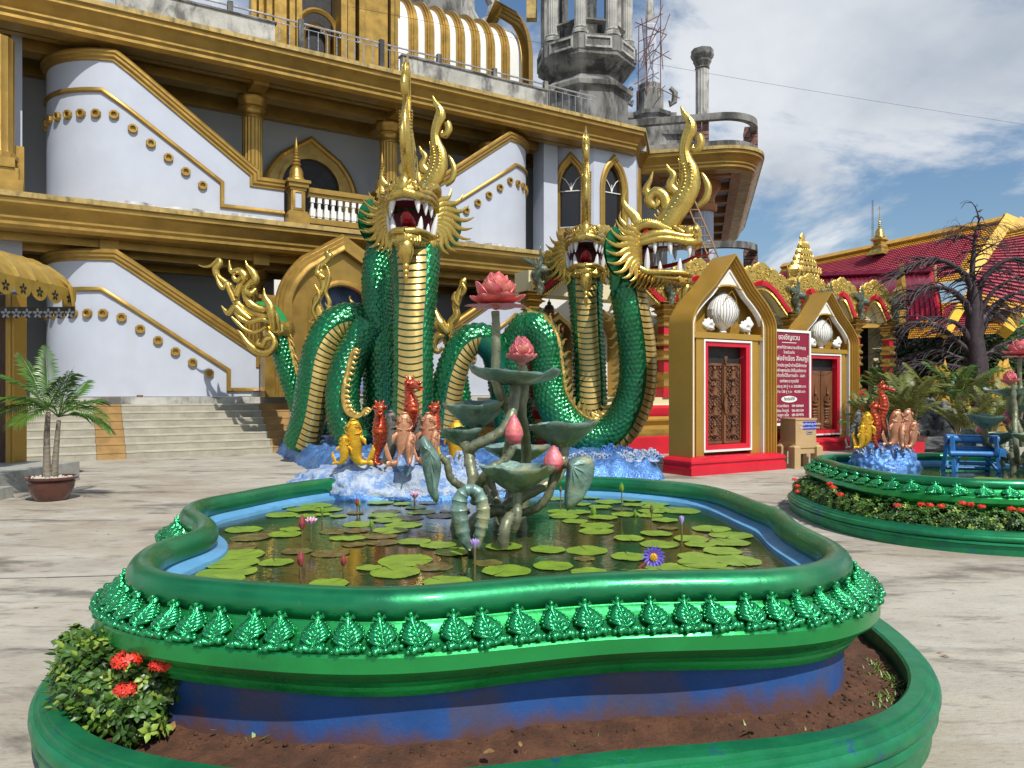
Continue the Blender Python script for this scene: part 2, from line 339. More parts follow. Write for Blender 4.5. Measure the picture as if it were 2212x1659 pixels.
    def build(s, name, mats, parent=None, smooth=True, ang=38, loc=None, recalc=True, **kw):
        me = s.mesh(name, mats, smooth, ang)
        if recalc and len(me.polygons) < 60000:
            import bmesh
            bm = bmesh.new(); bm.from_mesh(me); bmesh.ops.recalc_face_normals(bm, faces=bm.faces); bm.to_mesh(me); bm.free()
            if smooth and ang: me.set_sharp_from_angle(angle=R(ang))
        o = bpy.data.objects.new(name, me); COL.objects.link(o)
        if parent: o.parent = parent
        if loc: o.location = loc
        return tag(o, **kw)
def inst(name, me, parent=None, loc=(0, 0, 0), rot=(0, 0, 0), scl=(1, 1, 1), mtx=None, **kw):
    o = bpy.data.objects.new(name, me); COL.objects.link(o)
    if parent: o.parent = parent
    if mtx is not None: o.matrix_local = mtx
    else: o.location = loc; o.rotation_euler = rot; o.scale = scl if hasattr(scl, '__len__') else (scl,) * 3
    return tag(o, **kw)
def kids(o): return KIDS.get(o.name, [])
def copy_tree(o, parent=None, children=None):
    c = o.copy(); COL.objects.link(c)
    if parent: c.parent = parent
    ch = children if children is not None else [k for k in list(o.children)]
    for k in ch: copy_tree(k, c)
    return c
def catmull(pts, per=6, closed=False):
    pts = [Vector(p) for p in pts]; n = len(pts); res = []
    rng = range(n if closed else n - 1)
    for i in rng:
        if closed: p0, p1, p2, p3 = pts[(i - 1) % n], pts[i], pts[(i + 1) % n], pts[(i + 2) % n]
        else: p0, p1, p2, p3 = pts[max(i - 1, 0)], pts[i], pts[i + 1], pts[min(i + 2, n - 1)]
        for k in range(per):
            t_ = k / per
            res.append(.5 * ((2 * p1) + (p2 - p0) * t_ + (2 * p0 - 5 * p1 + 4 * p2 - p3) * t_ ** 2 + (3 * p1 - p0 - 3 * p2 + p3) * t_ ** 3))
    if not closed: res.append(pts[-1])
    return res
def resample(pts, n, closed=False):
    pts = [Vector(p) for p in pts]
    if closed: pts = pts + [pts[0]]
    L = [0]
    for a, b_ in zip(pts, pts[1:]): L.append(L[-1] + (b_ - a).length)
    tot = L[-1]; res = []; j = 0; m_ = n if closed else n - 1
    for i in range(n):
        s_ = tot * i / m_
        while j < len(L) - 2 and L[j + 1] < s_: j += 1
        d = L[j + 1] - L[j]; t_ = 0 if d == 0 else (s_ - L[j]) / d
        res.append(pts[j].lerp(pts[j + 1], min(1, max(0, t_))))
    return res
def lerp(a, b_, t_): return a + (b_ - a) * t_
def interp(keys, n):
    """keys: list of numbers spread evenly -> n samples"""
    res = []
    for i in range(n):
        x = i / (n - 1) * (len(keys) - 1); k = min(int(x), len(keys) - 2); res.append(lerp(keys[k], keys[k + 1], x - k))
    return res
def ribbon(path, prof, mapf, closed=False, mb=None, caps=True):
    """sweep a profile (a = sideways, b = out of plane) along a planar path with mitred corners; mapf(x, y, b) -> 3D"""
    mb = mb or MB(); P = [Vector((p[0], p[1])) for p in path]; n = len(P); vs = []; fs = []; k = len(prof)
    for i in range(n):
        if closed: a, b_ = P[(i - 1) % n], P[(i + 1) % n]
        else: a, b_ = P[max(i - 1, 0)], P[min(i + 1, n - 1)]
        d0 = (P[i] - a); d1 = (b_ - P[i])
        if d0.length < 1e-9: d0 = d1
        if d1.length < 1e-9: d1 = d0
        d0 = d0.normalized(); d1 = d1.normalized()
        n0 = Vector((d0.y, -d0.x)); n1 = Vector((d1.y, -d1.x)); mm = n0 + n1
        if mm.length < 1e-6: mm = n0
        mm.normalize(); mm = mm / max(.35, mm.dot(n0))
        for (pa, pb) in prof: q = P[i] + mm * pa; vs.append(mapf(q.x, q.y, pb))
    for i in range(n if closed else n - 1):
        j = (i + 1) % n
        for q in range(k - 1): fs.append((i * k + q, j * k + q, j * k + q + 1, i * k + q + 1))
    if caps and not closed: fs.append(tuple(range(k - 1, -1, -1))); fs.append(tuple((n - 1) * k + q for q in range(k)))
    return mb.add(vs, fs)
def ctube(mb, pts, rad, n=8, **kw):
    P = catmull(pts, 4); return mb.tube(P, interp(rad, len(P)) if hasattr(rad, '__len__') else rad, n, **kw)
def flame_path(h, sway, lean=0., n=12, curl=0.):
    """S-shaped flame centre line in the x-z plane"""
    res = []
    for i in range(n):
        t_ = i / (n - 1)
        res.append(Vector((lean * t_ + sway * math.sin(t_ * math.pi * 2) * (1 - .2 * t_) + curl * t_ ** 3, 0, h * t_)))
    return res
def flame(mb, base, h, sway=.1, lean=0, w=.1, th=.4, xdir=(1, 0, 0), zdir=(0, 0, 1), n=10, curl=0., keys=(.8, 1, .95, .75, .5, .3, .08)):
    x = Vector(xdir).normalized(); z = Vector(zdir).normalized(); y = x.cross(z)
    if y.length < 1e-5: y = x.orthogonal()
    y.normalize(); base = Vector(base)
    pts = [base + x * p.x + z * p.z for p in flame_path(h, sway, lean, n, curl)]
    mb.tube(pts, [w * k for k in interp(keys, n)], 6, flat=(y, th), up=x)
    return mb

# ================================================================== GROUND
mb = MB(); mb.add([(-400, -60, 0), (400, -60, 0), (400, 900, 0), (-400, 900, 0)], [(0, 1, 2, 3)])
mb.build('ground', M['ground'], kind='structure')
jm = mat('dark_paving_joint', (.10, .095, .08), .95, 0, .3, 6, world=True)  # joints are flat dark strips on the paving
mb = MB()
def joint(pts, w=.012):
    pts = catmull([(x, y, 0) for x, y in pts], 5)
    for a, b_ in zip(pts, pts[1:]):
        d = (b_ - a).normalized(); nn = Vector((-d.y, d.x, 0)) * w * rnd.uniform(.5, 1.1)
        mb.add([a - nn + Vector((0, 0, .004)), b_ - nn + Vector((0, 0, .004)), b_ + nn + Vector((0, 0, .004)), a + nn + Vector((0, 0, .004))], [(0, 1, 2, 3)])
joint([(-9, 5.9), (-6, 6.35), (-3.6, 6.6), (-2.4, 6.9)])
joint([(2.2, 9.2), (3.2, 9.8), (4.4, 12)], .006)
mb.build('paving_joint', jm, kind='structure', smooth=False)

# ================================================================== QUATREFOIL PONDS
ZR = .76                                         # centre height of the round rim
TR = [(500, 1086), (433, 1100), (410, 1119), (443, 1143), (437, 1169), (383, 1187), (333, 1206), (307, 1233), (313, 1260), (367, 1277), (500, 1291), (667, 1303), (760, 1308), (837, 1308), (930, 1304), (1020, 1295),
      (1104, 1287), (1237, 1276), (1370, 1269), (1475, 1268), (1642, 1266), (1742, 1257), (1795, 1239), (1812, 1219), (1792, 1197), (1742, 1171), (1702, 1146), (1682, 1124), (1642, 1109),
      (1560, 1076), (1500, 1063), (1400, 1053), (1330, 1048), (1200, 1044), (1000, 1043), (800, 1044), (700, 1051), (600, 1066)]
trace = [GZ(x, y, ZR) for x, y in TR]
base_c = resample(catmull(trace, 8, True), 360, True)
def smooth_c(c, it):
    for _ in range(it):
        n = len(c); c = [(c[i - 1] + c[i] * 2 + c[(i + 1) % n]) / 4 for i in range(n)]
    return c
base_c = smooth_c(base_c, 4)
if sum(a.x * b_.y - b_.x * a.y for a, b_ in zip(base_c, base_c[1:] + base_c[:1])) < 0: base_c.reverse()
_rings = {}
def ring(off, z):
    k = round(abs(off), 2)
    if k not in _rings: _rings[k] = smooth_c(base_c, int(6 + (k / .036) ** 2 * 1.6) if off > 0 else 12)
    c = _rings[k]; n = len(c); res = []
    for i in range(n):
        d = (c[(i + 1) % n] - c[i - 1]).normalized(); nn = Vector((d.y, -d.x, 0))
        res.append(Vector((c[i].x + nn.x * off, c[i].y + nn.y * off, z)))
    return res
PC = sum(base_c, Vector()) / len(base_c)
def rings_mesh(prof, name, m_, parent, ang=40, nz=0., closed_prof=False):
    mb = MB(); n = 360; rr = [ring(o_, z_) for o_, z_ in prof]
    vs = [p for r_ in rr for p in r_]
    if nz: vs = [p + Vector((0, 0, nz * noise.noise(p * 9))) for p in vs]
    fs = []; K = len(prof)
    for k in range(K if closed_prof else K - 1):
        for i in range(n):
            j = (i + 1) % n; k2 = (k + 1) % K
            fs.append((k * n + i, k * n + j, k2 * n + j, k2 * n + i))
    mb.add(vs, fs)
    return mb.build(name, m_, parent, ang=ang)
def arc(cx, cz, r, a0, a1, n): return [(cx + r * math.cos(R(lerp(a0, a1, i / (n - 1)))), cz + r * math.sin(R(lerp(a0, a1, i / (n - 1))))) for i in range(n)]
# acanthus leaf: a stem with curling lobes, base at the origin, growing along +y, face along +z
def acanthus_mesh():
    mb = MB()
    for s_ in (-1, 1):
        for k, (yb, an, L, w) in enumerate([(.010, 86, .066, .0105), (.022, 72, .074, .0115), (.036, 60, .073, .012), (.052, 50, .066, .0115), (.070, 40, .056, .0105), (.088, 28, .044, .009), (.02, 58, .048, .008), (.045, 42, .042, .008)]):
            a = R(an); pts = []
            for i in range(7):
                t_ = i / 6; x = s_ * math.sin(a * (1 - .35 * t_)) * L * t_; y = yb + math.cos(a * (1 - .55 * t_)) * L * t_ * .8
                zc = .012 + .020 * math.sin(t_ * math.pi * .9) - .006 * t_ + .006 * (k > 5)
                pts.append((x, y, zc))
            mb.tube(pts, [w * q for q in (.7, .95, 1.1, 1.15, 1.05, .85, .3)], 6, flat=((0, 0, 1), .8), up=(0, 0, 1))
            tip = pts[-1]; mb.blob((tip[0] * 1.0, tip[1], tip[2] + .003), w * .75, 6, 4)
        mb.tube([(s_ * .004, 0, .022), (s_ * .006, .05, .032), (s_ * .005, .1, .034), (s_ * .008, .125, .04)], [.005, .0045, .004, .006], 5)
    mb.tube([(0, -.004, .018), (0, .05, .028), (0, .105, .030), (0, .128, .042), (0, .134, .056)], [.008, .0075, .008, .012, .006], 6)
    mb.blob((0, .128, .048), .011, 8, 5, sz=1.4); [mb.tube([(s_ * .008, .116, .036), (s_ * .022, .124, .046), (s_ * .026, .114, .040)], [.006, .009, .005], 5) for s_ in (-1, 1)]
    for s_ in (-1, 1): mb.blob((s_ * .040, .004, .016), .014, 6, 4)
    return mb.mesh('acanthus_leaf', M['leaf_relief'], ang=70)
def scroll_mesh():
    mb = MB()
    for s_ in (-1, 1):
        pts = [(s_ * (.004 + .03 * math.sin(t_ * 1.2)), .0 + .0015 * t_ * 3, .012 + .013 * math.sin(t_ * 1.5)) for t_ in [i * .33 for i in range(7)]]
        mb.tube(pts, [.008, .011, .0125, .012, .010, .008, .005], 6)
        mb.blob((s_ * .037, .002, .020), .016, 6, 4, sy=1.2); mb.blob((s_ * .058, .004, .014), .012, 6, 4)
        mb.tube([(s_ * .012, .014, .012), (s_ * .028, .018, .02), (s_ * .044, .012, .012)], [.005, .007, .004], 5)
    mb.blob((0, 0, .018), .010, 6, 4, sy=1.4); mb.blob((0, .018, .012), .008, 6, 4)
    return mb.mesh('scroll', M['leaf_relief'], ang=70)
ACM, SCM = acanthus_mesh(), scroll_mesh()
def build_pond(label, near):
    root = empty('ornamental_pond', label=label, cat='pond', group='quatrefoil green ponds')
    rings_mesh(arc(0, ZR, .072, 250, -60, 16), 'rim', M['pond_rim'], root)
    rings_mesh([(.05, .715), (.058, .700), (.075, .712), (.088, .700), (.10, .680), (.135, .655), (.165, .640), (.185, .637), (.205, .630), (.212, .618)], 'leaf_slope', M['pond_green'], root)
    rings_mesh([(.212, .618), (.212, .560), (.200, .545), (.165, .540), (.150, .515), (.118, .496), (.112, .478), (.095, .478), (.092, .455), (.078, .452), (.075, .430), (.03, .426)], 'moulding', M['pond_green'], root, ang=25)
    rings_mesh([(.03, .426), (.03, .10)], 'basin_wall', M['blue_wall'], root)
    rings_mesh([(-.04, .715), (-.07, .690), (-.125, .680), (-.14, .60), (-.15, .45)], 'lining', M['blue_in'], root)
    KO = .075
    rings_mesh([(.30 + KO, .10), (.30 + KO, .262), (.315 + KO, .272), (.41 + KO, .270), (.415 + KO, .252), (.45 + KO, .248), (.455 + KO, .230), (.47 + KO, .226)] + [(.475 + KO + .034 * math.cos(R(a)), .193 + .034 * math.sin(R(a))) for a in (80, 50, 20, -10, -40, -70)] + [(.465 + KO, .155), (.485 + KO, .145), (.49 + KO, .12), (.455 + KO, .105), (.45 + KO, .0)], 'planter_kerb', M['kerb'], root, ang=30, nz=.003)
    # acanthus leaves all round
    c = ring(.20, .628); top = ring(.085, .70); n = len(c); L = sum((c[(i + 1) % n] - c[i]).length for i in range(n)); cnt = int(L / .137)
    acc = 0; nxt = 0; k = 0
    for i in range(n):
        seg = (c[(i + 1) % n] - c[i]).length
        while nxt < acc + seg and k < cnt:
            p = c[i].lerp(c[(i + 1) % n], (nxt - acc) / seg); q = top[i]
            yv = (q - p); yv.z = .072; yv.normalize(); tan = (c[(i + 1) % n] - c[i - 1]).normalized()
            hidden = near and False
            xv = tan; xv = (xv - yv * xv.dot(yv)).normalized(); zv = xv.cross(yv)
            mt = Matrix((xv, yv, zv)).transposed().to_4x4(); mt.translation = p + yv * .022 - zv * .006
            sc_ = rnd.uniform(.94, 1.06)
            inst('acanthus_leaf', ACM, root, mtx=mt @ Matrix.Diagonal((sc_, 1, 1, 1)))
            p2 = c[(i + 3) % n]; mt2 = mt.copy(); mt2.translation = p + Vector((0, 0, .008)) - yv * .004
            inst('scroll', SCM, root, mtx=mt2 @ Matrix.Rotation(R(6 * (rnd.random() - .5)), 4, 'Z'))
            nxt += L / cnt; k += 1
        acc += seg
    return root
ZW = .655
def pond_fill(mtx, lab):
    """water and planter soil of one pond"""
    r_ = ring(-.12, ZW); mb = MB(); mb.add(r_, [tuple(range(len(r_)))]); o = mb.build('water', M['water'], smooth=False, kind='structure'); o.matrix_world = mtx
    a = ring(.02, 0); b_ = ring(.385, 0); mb = MB(); n = len(a); K = 9; vs = []; fs = []
    for k in range(K):
        for i in range(n):
            p = a[i].lerp(b_[i], k / (K - 1)); h = .225 - .055 * (k / (K - 1)) + .020 * noise.noise(p * 4) + .012 * noise.noise(p * 17) + .007 * noise.noise(p * 46)
            vs.append((p.x, p.y, h))
    for k in range(K - 1):
        for i in range(n): j = (i + 1) % n; fs.append((k * n + i, k * n + j, (k + 1) * n + j, (k + 1) * n + i))
    mb.add(vs, fs); o = mb.build('soil', M['soil'], ang=0, kind='structure'); o.matrix_world = mtx
pond1 = build_pond('big green scalloped pond filling the foreground, lotus sculpture in its middle', True)
pond_fill(Matrix.Identity(4), 1)
P2S = .85; ZW2 = ZW * P2S
P2M = Matrix.Translation((5.7, 9.35, 0)) @ Matrix.Rotation(math.pi, 4, 'Z') @ Matrix.Scale(P2S, 4) @ Matrix.Translation((-PC.x, -PC.y, 0))
pond2 = copy_tree(pond1); pond2.matrix_world = P2M
for nm_ in ('acanthus_leaf', 'scroll'):
    for i, o in enumerate([o for o in list(pond2.children) if o.name.startswith(nm_)]):
        if i % 2: bpy.data.objects.remove(o)
        else: o.matrix_basis = o.matrix_basis @ Matrix.Diagonal((1.7, 1.12, 1.25, 1))
pond2['label'] = 'green scalloped pond hedged with red flowers beside the blue bench frame'
pond_fill(P2M, 2)

# ================================================================== WHITE AND GOLD TEMPLE (facade coordinates: u along, v inward, z up)
T = empty('temple_building', FO, FA, label='large white and gold temple with curved outside staircases and two storeys', cat='temple')
def tb(name, m_, a, b_, **kw): return MB().box(a, b_).build(name, M[m_] if isinstance(m_, str) else m_, T, **kw)
UC = 3.04                                        # axis of the entrance
# --- plinth and broad steps
tb('plinth', 'conc_lt', (-14, -.2, 0), (16, 3.4, 1.44))
def fx(px): return F(px, 930, -1.0)[0]
segs = [(-14, fx(28), 'step'), (fx(28), fx(205), 'step'), (fx(205), fx(266), 'step_tan'), (fx(266), fx(572), 'step'), (fx(572), fx(633), 'step_tan'), (fx(633), 12.5, 'step')]
for k in range(8):
    for a, b_, mm in segs:
        z1 = .18 * (k + 1); v0 = -1.9 + .243 * k; slant = (.012 * k if b_ > 0 else 0)
        mb = MB(); mb.box((a, v0 + .012, z1 - .18), (b_ - .008, 0 if k == 7 else v0 + .30, z1 - .035)).build('step', M[mm], T)
        MB().box((a, v0, z1 - .034), (b_ - .008, 0 if k == 7 else v0 + .30, z1 + .001 * k)).build('step_nosing', M['step_edge'] if mm == 'step' else M['step_tan'], T)
# --- cornices
CP = [(0, 0), (0, -.13), (.05, -.16), (.05, -.26), (.10, -.30), (.16, -.36), (.22, -.45), (.28, -.52), (.28, -.58), (.34, -.64), (.34, -.72), (.44, -.80), (.60, -.80), (.95, -.80)]
def cornice(z, path, name='cornice'):
    def mp(x, y, b_): return (x, y, z + b_)
    # offsets point inward (+v): path runs along +u, normal (dy,-dx) = -v, so use negative a
    ribbon(path, [(-a, b_) for a, b_ in CP[1:]], mp).build(name, M['gold_wall'], T, ang=30)
    ribbon(path, [(.02, -.13), (.02, -.005), (.0, .0), (-1.0, .0)], mp, caps=False).build('cornice_edge', M['gold_old'], T, ang=30)
OCT = math.cos(R(45))
cornice(6.30, [(-14, -.6), (14.36, -.6), (14.36 + 2.6 * OCT, -.6 + 2.6 * OCT)])
cornice(11.22, [(-14, -.6), (14.36, -.6), (14.36 + 3.4 * OCT, -.6 + 3.4 * OCT)])
tb('floor_slab', 'white_wall', (-14, .3, 5.62), (14, 4, 6.28))
tb('roof_slab', 'back_wall', (-14, .3, 10.75), (15.2, 9, 11.2))
# --- back walls of both galleries
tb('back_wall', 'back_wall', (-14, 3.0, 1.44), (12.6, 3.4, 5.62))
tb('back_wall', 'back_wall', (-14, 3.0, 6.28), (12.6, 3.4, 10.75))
# --- soffit beams (coffers)
for zc in (10.75, 5.62):
    for u in (-8.8, -2.96, .88, 5.21, 9.05):
        tb('ceiling_beam', 'gold_wall', (u - .22, .36, zc - .42), (u + .22, 2.98, zc - .004))
        tb('beam_fillet', 'gold_wall', (u - .30, .36, zc - .12), (u - .225, 2.98, zc - .006))
    for v, w_, h in ((1.5, .26, .42), (2.86, .13, .5), (.62, .12, .3)):
        tb('ceiling_beam', 'gold_wall', (-14, v - w_, zc - h), (12.4, v + w_ - .01, zc - .008))
    for v in (1.05, 2.2): tb('beam_fillet', 'gold_wall', (-14, v - .07, zc - .14), (12.4, v + .07, zc - .010))
# --- fluted columns
def column_mesh(h, r):
    mb = MB()
    mb.lathe([(r * 1.35, 0), (r * 1.35, .1), (r * 1.22, .14), (r * 1.25, .2), (r * 1.1, .26)], 24)
    vs = []; nf = 20; n = nf * 4
    for z_, rs in ((.26, 1.), (h - .62, .97)):
        for i in range(n):
            q = (i % 4) / 4; d = .075 * math.sin(math.pi * q) ; a = 2 * math.pi * i / n
            vs.append((r * rs * (1 - d) * math.cos(a), r * rs * (1 - d) * math.sin(a), z_))
    mb.add(vs, [(i, (i + 1) % n, n + (i + 1) % n, n + i) for i in range(n)])
    mb.lathe([(r * .98, h - .62), (r * 1.05, h - .60), (r * 1.05, h - .54), (r * 1.0, h - .52), (r * 1.02, h - .40), (r * 1.22, h - .33), (r * 1.22, h - .29), (r * 1.16, h - .26), (r * 1.36, h - .12), (r * 1.42, h - .08), (r * 1.42, h)], 28)
    return mb.mesh('column', M['gold_wall'], ang=40)
colU, colL = column_mesh(4.0, .30), column_mesh(3.72, .30)
for u in (-8.8, -2.96, .88, 5.21, 9.05):
    inst('column', colU, T, (u, 1.5, 6.30)); inst('column', colL, T, (u, 1.5, 1.44))
    for zc in (10.33, 5.2): tb('impost_block', 'gold_wall', (u - .30, 1.2, zc - .03), (u + .30, 1.8, zc + .1))
# --- arched doorways in the back walls
def arch_pts(w, zb, zs, za, n=9, shoulder=.55):
    """pointed arch outline, left foot to right foot: straight legs, rounded shoulders, straight slopes"""
    h = za - zs; L = [(-w, zb), (-w, zs)]
    c = [Vector((-w, zs)), Vector((-w, zs + h * shoulder * .62)), Vector((-w * .62, zs + h * .66))]
    for i in range(1, n):
        t_ = i / (n - 1); p = c[0] * (1 - t_) ** 2 + c[1] * 2 * t_ * (1 - t_) + c[2] * t_ ** 2; L.append((p.x, p.y))
    L.append((0, za)); return L + [(-x, z_) for x, z_ in L[-2::-1]]
def round_pts(w, zb, zs, rise, n=17):
    return [(-w, zb)] + [(-w * math.cos(math.pi * i / (n - 1)), zs + rise * math.sin(math.pi * i / (n - 1))) for i in range(n)] + [(w, zb)]
def frame_between(outer, inner, mapf, d0, d1, name, m_, parent):
    """flat face between two outlines with the same number of points, from depth d0 (front) to d1"""
    n = len(outer); mb = MB(); vs = [mapf(x, z_, d0) for x, z_ in outer] + [mapf(x, z_, d0) for x, z_ in inner] + [mapf(x, z_, d1) for x, z_ in outer] + [mapf(x, z_, d1) for x, z_ in inner]
    fs = []
    for i in range(n - 1): fs += [(i, i + 1, n + i + 1, n + i), (2 * n + i, 2 * n + i + 1, i + 1, i), (n + i, n + i + 1, 3 * n + i + 1, 3 * n + i)]
    mb.add(vs, fs); return mb.build(name, m_, parent, ang=30)
def same_n(pts, n=60): return [(p.x, p.y) for p in resample([Vector((x, z_, 0)) for x, z_ in pts], n)]
def to_arch(pts_out, pts_in, n=60):
    """matches by symmetry: each half resampled on its own so the apex stays sharp"""
    def half(p):
        k = min(range(len(p)), key=lambda i: abs(p[i][0]) + (0 if p[i][1] > p[0][1] + .3 else 9)); L_ = [Vector((x, z_, 0)) for x, z_ in p[:k + 1]]
        h = resample(L_, n // 2); return [(q.x, q.y) for q in h]
    o, i_ = half(pts_out), half(pts_in)
    return o + [(-x, z_) for x, z_ in o[-2::-1]], i_ + [(-x, z_) for x, z_ in i_[-2::-1]]
for zf in (6.30, 1.44):
    def mp(x, z_, b_): return (UC + x, 2.99 - b_, z_)
    tb('door_dark_panel', 'dark', (UC - .95, 2.93, zf), (UC + .95, 2.985, zf + 2.0))  # doorway darkness drawn as a near-black panel
    mb = MB(); rp = round_pts(.95, zf + 1.9, zf + 1.95, .95); mb.prism(rp, lambda x, z_: (UC + x, 2.93, z_), lambda x, z_: (UC + x, 2.985, z_)); mb.build('door_dark_panel', M['dark'], T)
    o_, i_ = to_arch(arch_pts(1.55, zf, zf + 1.7, zf + 3.62), round_pts(.95, zf, zf + 1.95, .95))
    frame_between(o_, i_, mp, .14, 0, 'door_arch', M['gold_wall'], T)
    ribbon(arch_pts(1.50, zf, zf + 1.7, zf + 3.55), [(-.08, .14), (-.08, .20), (0, .24), (.08, .20), (.08, .14)], mp).build('door_arch_moulding', M['gold_wall'], T)
    ribbon(round_pts(1.0, zf, zf + 1.95, 1.0), [(-.06, .14), (-.06, .2), (.06, .2), (.06, .14)], mp).build('door_arch_moulding', M['gold_wall'], T)
    for zz_ in (zf + .95, zf + 1.9): tb('glazing_bar', 'conc_lt', (UC - .95, 2.90, zz_), (UC + .95, 2.925, zz_ + .035))
# --- curved staircase parapets
PR = 1.95
def bend(sgn, uc):
    """s = distance along the face measured away from the axis; beyond uc the wall curves back into the building"""
    def f(s_, z_, b_):
        if s_ <= uc: u, v, nu, nv = s_, 0., 0., -1.
        else:
            ph = (s_ - uc) / PR; u = uc + PR * math.sin(ph); v = PR * (1 - math.cos(ph)); nu, nv = math.sin(ph), -math.cos(ph)
        return (UC + sgn * (u + nu * b_), v + nv * b_, z_)
    return f
def dens(path, uc):
    res = [path[0]]
    for a, b_ in zip(path, path[1:]):
        if max(a[0], b_[0]) > uc and abs(b_[0] - a[0]) > .3:
            k = max(1, int(abs(b_[0] - a[0]) / .22)); res += [(lerp(a[0], b_[0], i / k), lerp(a[1], b_[1], i / k)) for i in range(1, k + 1)]
        else: res.append(b_)
    return res
def nut_mesh():
    mb = MB(); n = 8; ro, ri = .125, .06; vs = []
    for (r_, d) in ((ro, 0), (ro, .055), (ro * .88, .085), (ri * 1.25, .085), (ri, .07), (ri, .02)):
        for i in range(n): a = 2 * math.pi * (i + .5) / n; vs.append((r_ * math.cos(a), -d, r_ * math.sin(a)))
    fs = [(k * n + i, k * n + (i + 1) % n, (k + 1) * n + (i + 1) % n, (k + 1) * n + i) for k in range(5) for i in range(n)]
    mb.add(vs, fs); mb.add([(ri * math.cos(2 * math.pi * i / n), -.02, ri * math.sin(2 * math.pi * i / n)) for i in range(n)], [tuple(range(n))])
    return mb.mesh('octagonal_boss', M['gold_wall'], ang=20)
NUT = nut_mesh()
def stair(sgn, zf, low):
    uc = 5.45; se = uc + PR * 1.62
    # outline s measured from the axis (positive away), z absolute
    if low: s0, z0, s1, z1 = 2.27, zf + 1.21, 5.90, zf + 3.62
    else: s0, z0, s1, z1 = 2.44, zf + 1.35, 5.90, zf + 3.86
    zl = zf + (.95 if low else 1.12)
    top = [(1.62, zl), (s0, zl), (s0, z0), (s1, z1), (se, z1)]
    f = bend(sgn, uc)
    # wall: strip of columns from floor to the top outline
    ss = sorted(set([1.62, s0 - .001, s0, s1] + [lerp(1.62, se, i / 60) for i in range(61)]))
    def ztop(s_):
        if s_ < s0: return zl
        if s_ < s1: return lerp(z0, z1, (s_ - s0) / (s1 - s0))
        return z1
    zb = zf + .02; mb = MB(); vs = []; K = len(ss)
    for b_ in (0, -.22):
        for s_ in ss: vs += [f(s_, zb, b_), f(s_, lerp(zb, ztop(s_), .5), b_), f(s_, ztop(s_), b_)]
    fs = []
    for k in range(K - 1):
        for q in range(2): fs += [(3 * k + q, 3 * k + 3 + q, 3 * k + 4 + q, 3 * k + 1 + q), (3 * K + 3 * k + q, 3 * K + 3 * k + 3 + q, 3 * K + 3 * k + 4 + q, 3 * K + 3 * k + 1 + q)]
        fs.append((3 * k + 2, 3 * k + 5, 3 * K + 3 * k + 5, 3 * K + 3 * k + 2))
    fs.append((0, 1, 2, 3 * K + 2, 3 * K + 1, 3 * K)); e_ = 3 * (K - 1); fs.append((e_, e_ + 1, e_ + 2, 3 * K + e_ + 2, 3 * K + e_ + 1, 3 * K + e_))
    mb.add(vs, fs); mb.build('stair_parapet', M['white_wall'], T, ang=40)
    rail = [(.16, -.24), (.16, .10), (.11, .14), (.06, .14), (.03, .10), (-.03, .10), (-.07, .045), (-.12, .045), (-.13, .0)]
    ribbon(dens(top, uc), [(-a, b_) for a, b_ in rail], f).build('stair_coping', M['gold_wall'], T, ang=35)
    # thin string moulding below
    dz = .88 if not low else .86
    zt = zf + (.36 if not low else .20)
    st = [(1.62, zt), (s0 + .86, zt), (s0 + .86, z0 - (.36 if not low else .48) + .0), (s1 + .30, z1 - dz), (se, z1 - dz)]
    ribbon(dens(st, uc), [(-.055, .0), (-.055, .05), (-.02, .075), (.03, .075), (.055, .045), (.055, 0)], f).build('string_moulding', M['gold_wall'], T, ang=50)
    # dirt line at the foot
    mb = MB(); vs = []
    for s_ in ss: vs += [f(s_, zb, .004), f(s_, zb + .16 + .10 * noise.noise(Vector((s_ * 2, zf, 0))), .004)]
    mb.add(vs, [(2 * k, 2 * k + 2, 2 * k + 3, 2 * k + 1) for k in range(K - 1)])
    if not low: mb.build('wall_foot', M['white_edge'], T)
    # bosses
    sb = [s0 + 1.36 + .423 * i for i in range(7)] + [s0 + 1.36 + .423 * 6 + .38 * i for i in range(1, 7)]
    for s_ in sb:
        z_ = ztop(min(s_ - .10, s1 - .10)) - 1.42 if not low else ztop(min(s_ - .10, s1 - .12)) - 1.40
        p = Vector(f(s_, z_, 0)); q = Vector(f(s_, z_, 1)); nn = q - p
        inst('octagonal_boss', NUT, T, p, (0, 0, math.atan2(nn.x, -nn.y)))
    # inner flight seen through the gap: sloping soffit
    mb = MB(); a = [(s0 + .1, z0 - .95), (s1, z1 - .95), (s1, z1 - 1.15), (s0 + .1, z0 - 1.15)]
    mb.prism(a, lambda x, z_: (UC + sgn * x, .25, z_), lambda x, z_: (UC + sgn * x, 1.1, z_)); mb.build('stair_flight', M['conc_lt'], T)
for sgn in (-1, 1): stair(sgn, 6.30, False); stair(sgn, 1.44, True)
# --- balustrade between the stairs, upper floor
def post(u):
    mb = MB(); z0 = 6.30
    for w_, d, a, b_ in ((.30, .30, 0, .34), (.26, .26, .34, .40), (.20, .20, .40, 1.0), (.23, .23, 1.0, 1.08), (.28, .28, 1.08, 1.2), (.33, .33, 1.2, 1.28)): mb.box((u - w_, -.10 - d, z0 + a), (u + w_, -.10 + d, z0 + b_))
    return mb.build('newel_post', M['gold_wall'], T)
STP = [(.26, 0), (.26, .05), (.22, .09), (.20, .14), (.19, .28), (.15, .38), (.10, .44), (.13, .47), (.13, .52), (.08, .55), (.115, .58), (.115, .62), (.07, .645), (.10, .67), (.10, .71), (.06, .735), (.085, .76), (.085, .79), (.055, .81), (.07, .83), (.07, .86), (.045, .88), (.06, .93), (.052, 1.0), (.02, 1.2), (.012, 1.24), (.022, 1.265), (.0, 1.29)]
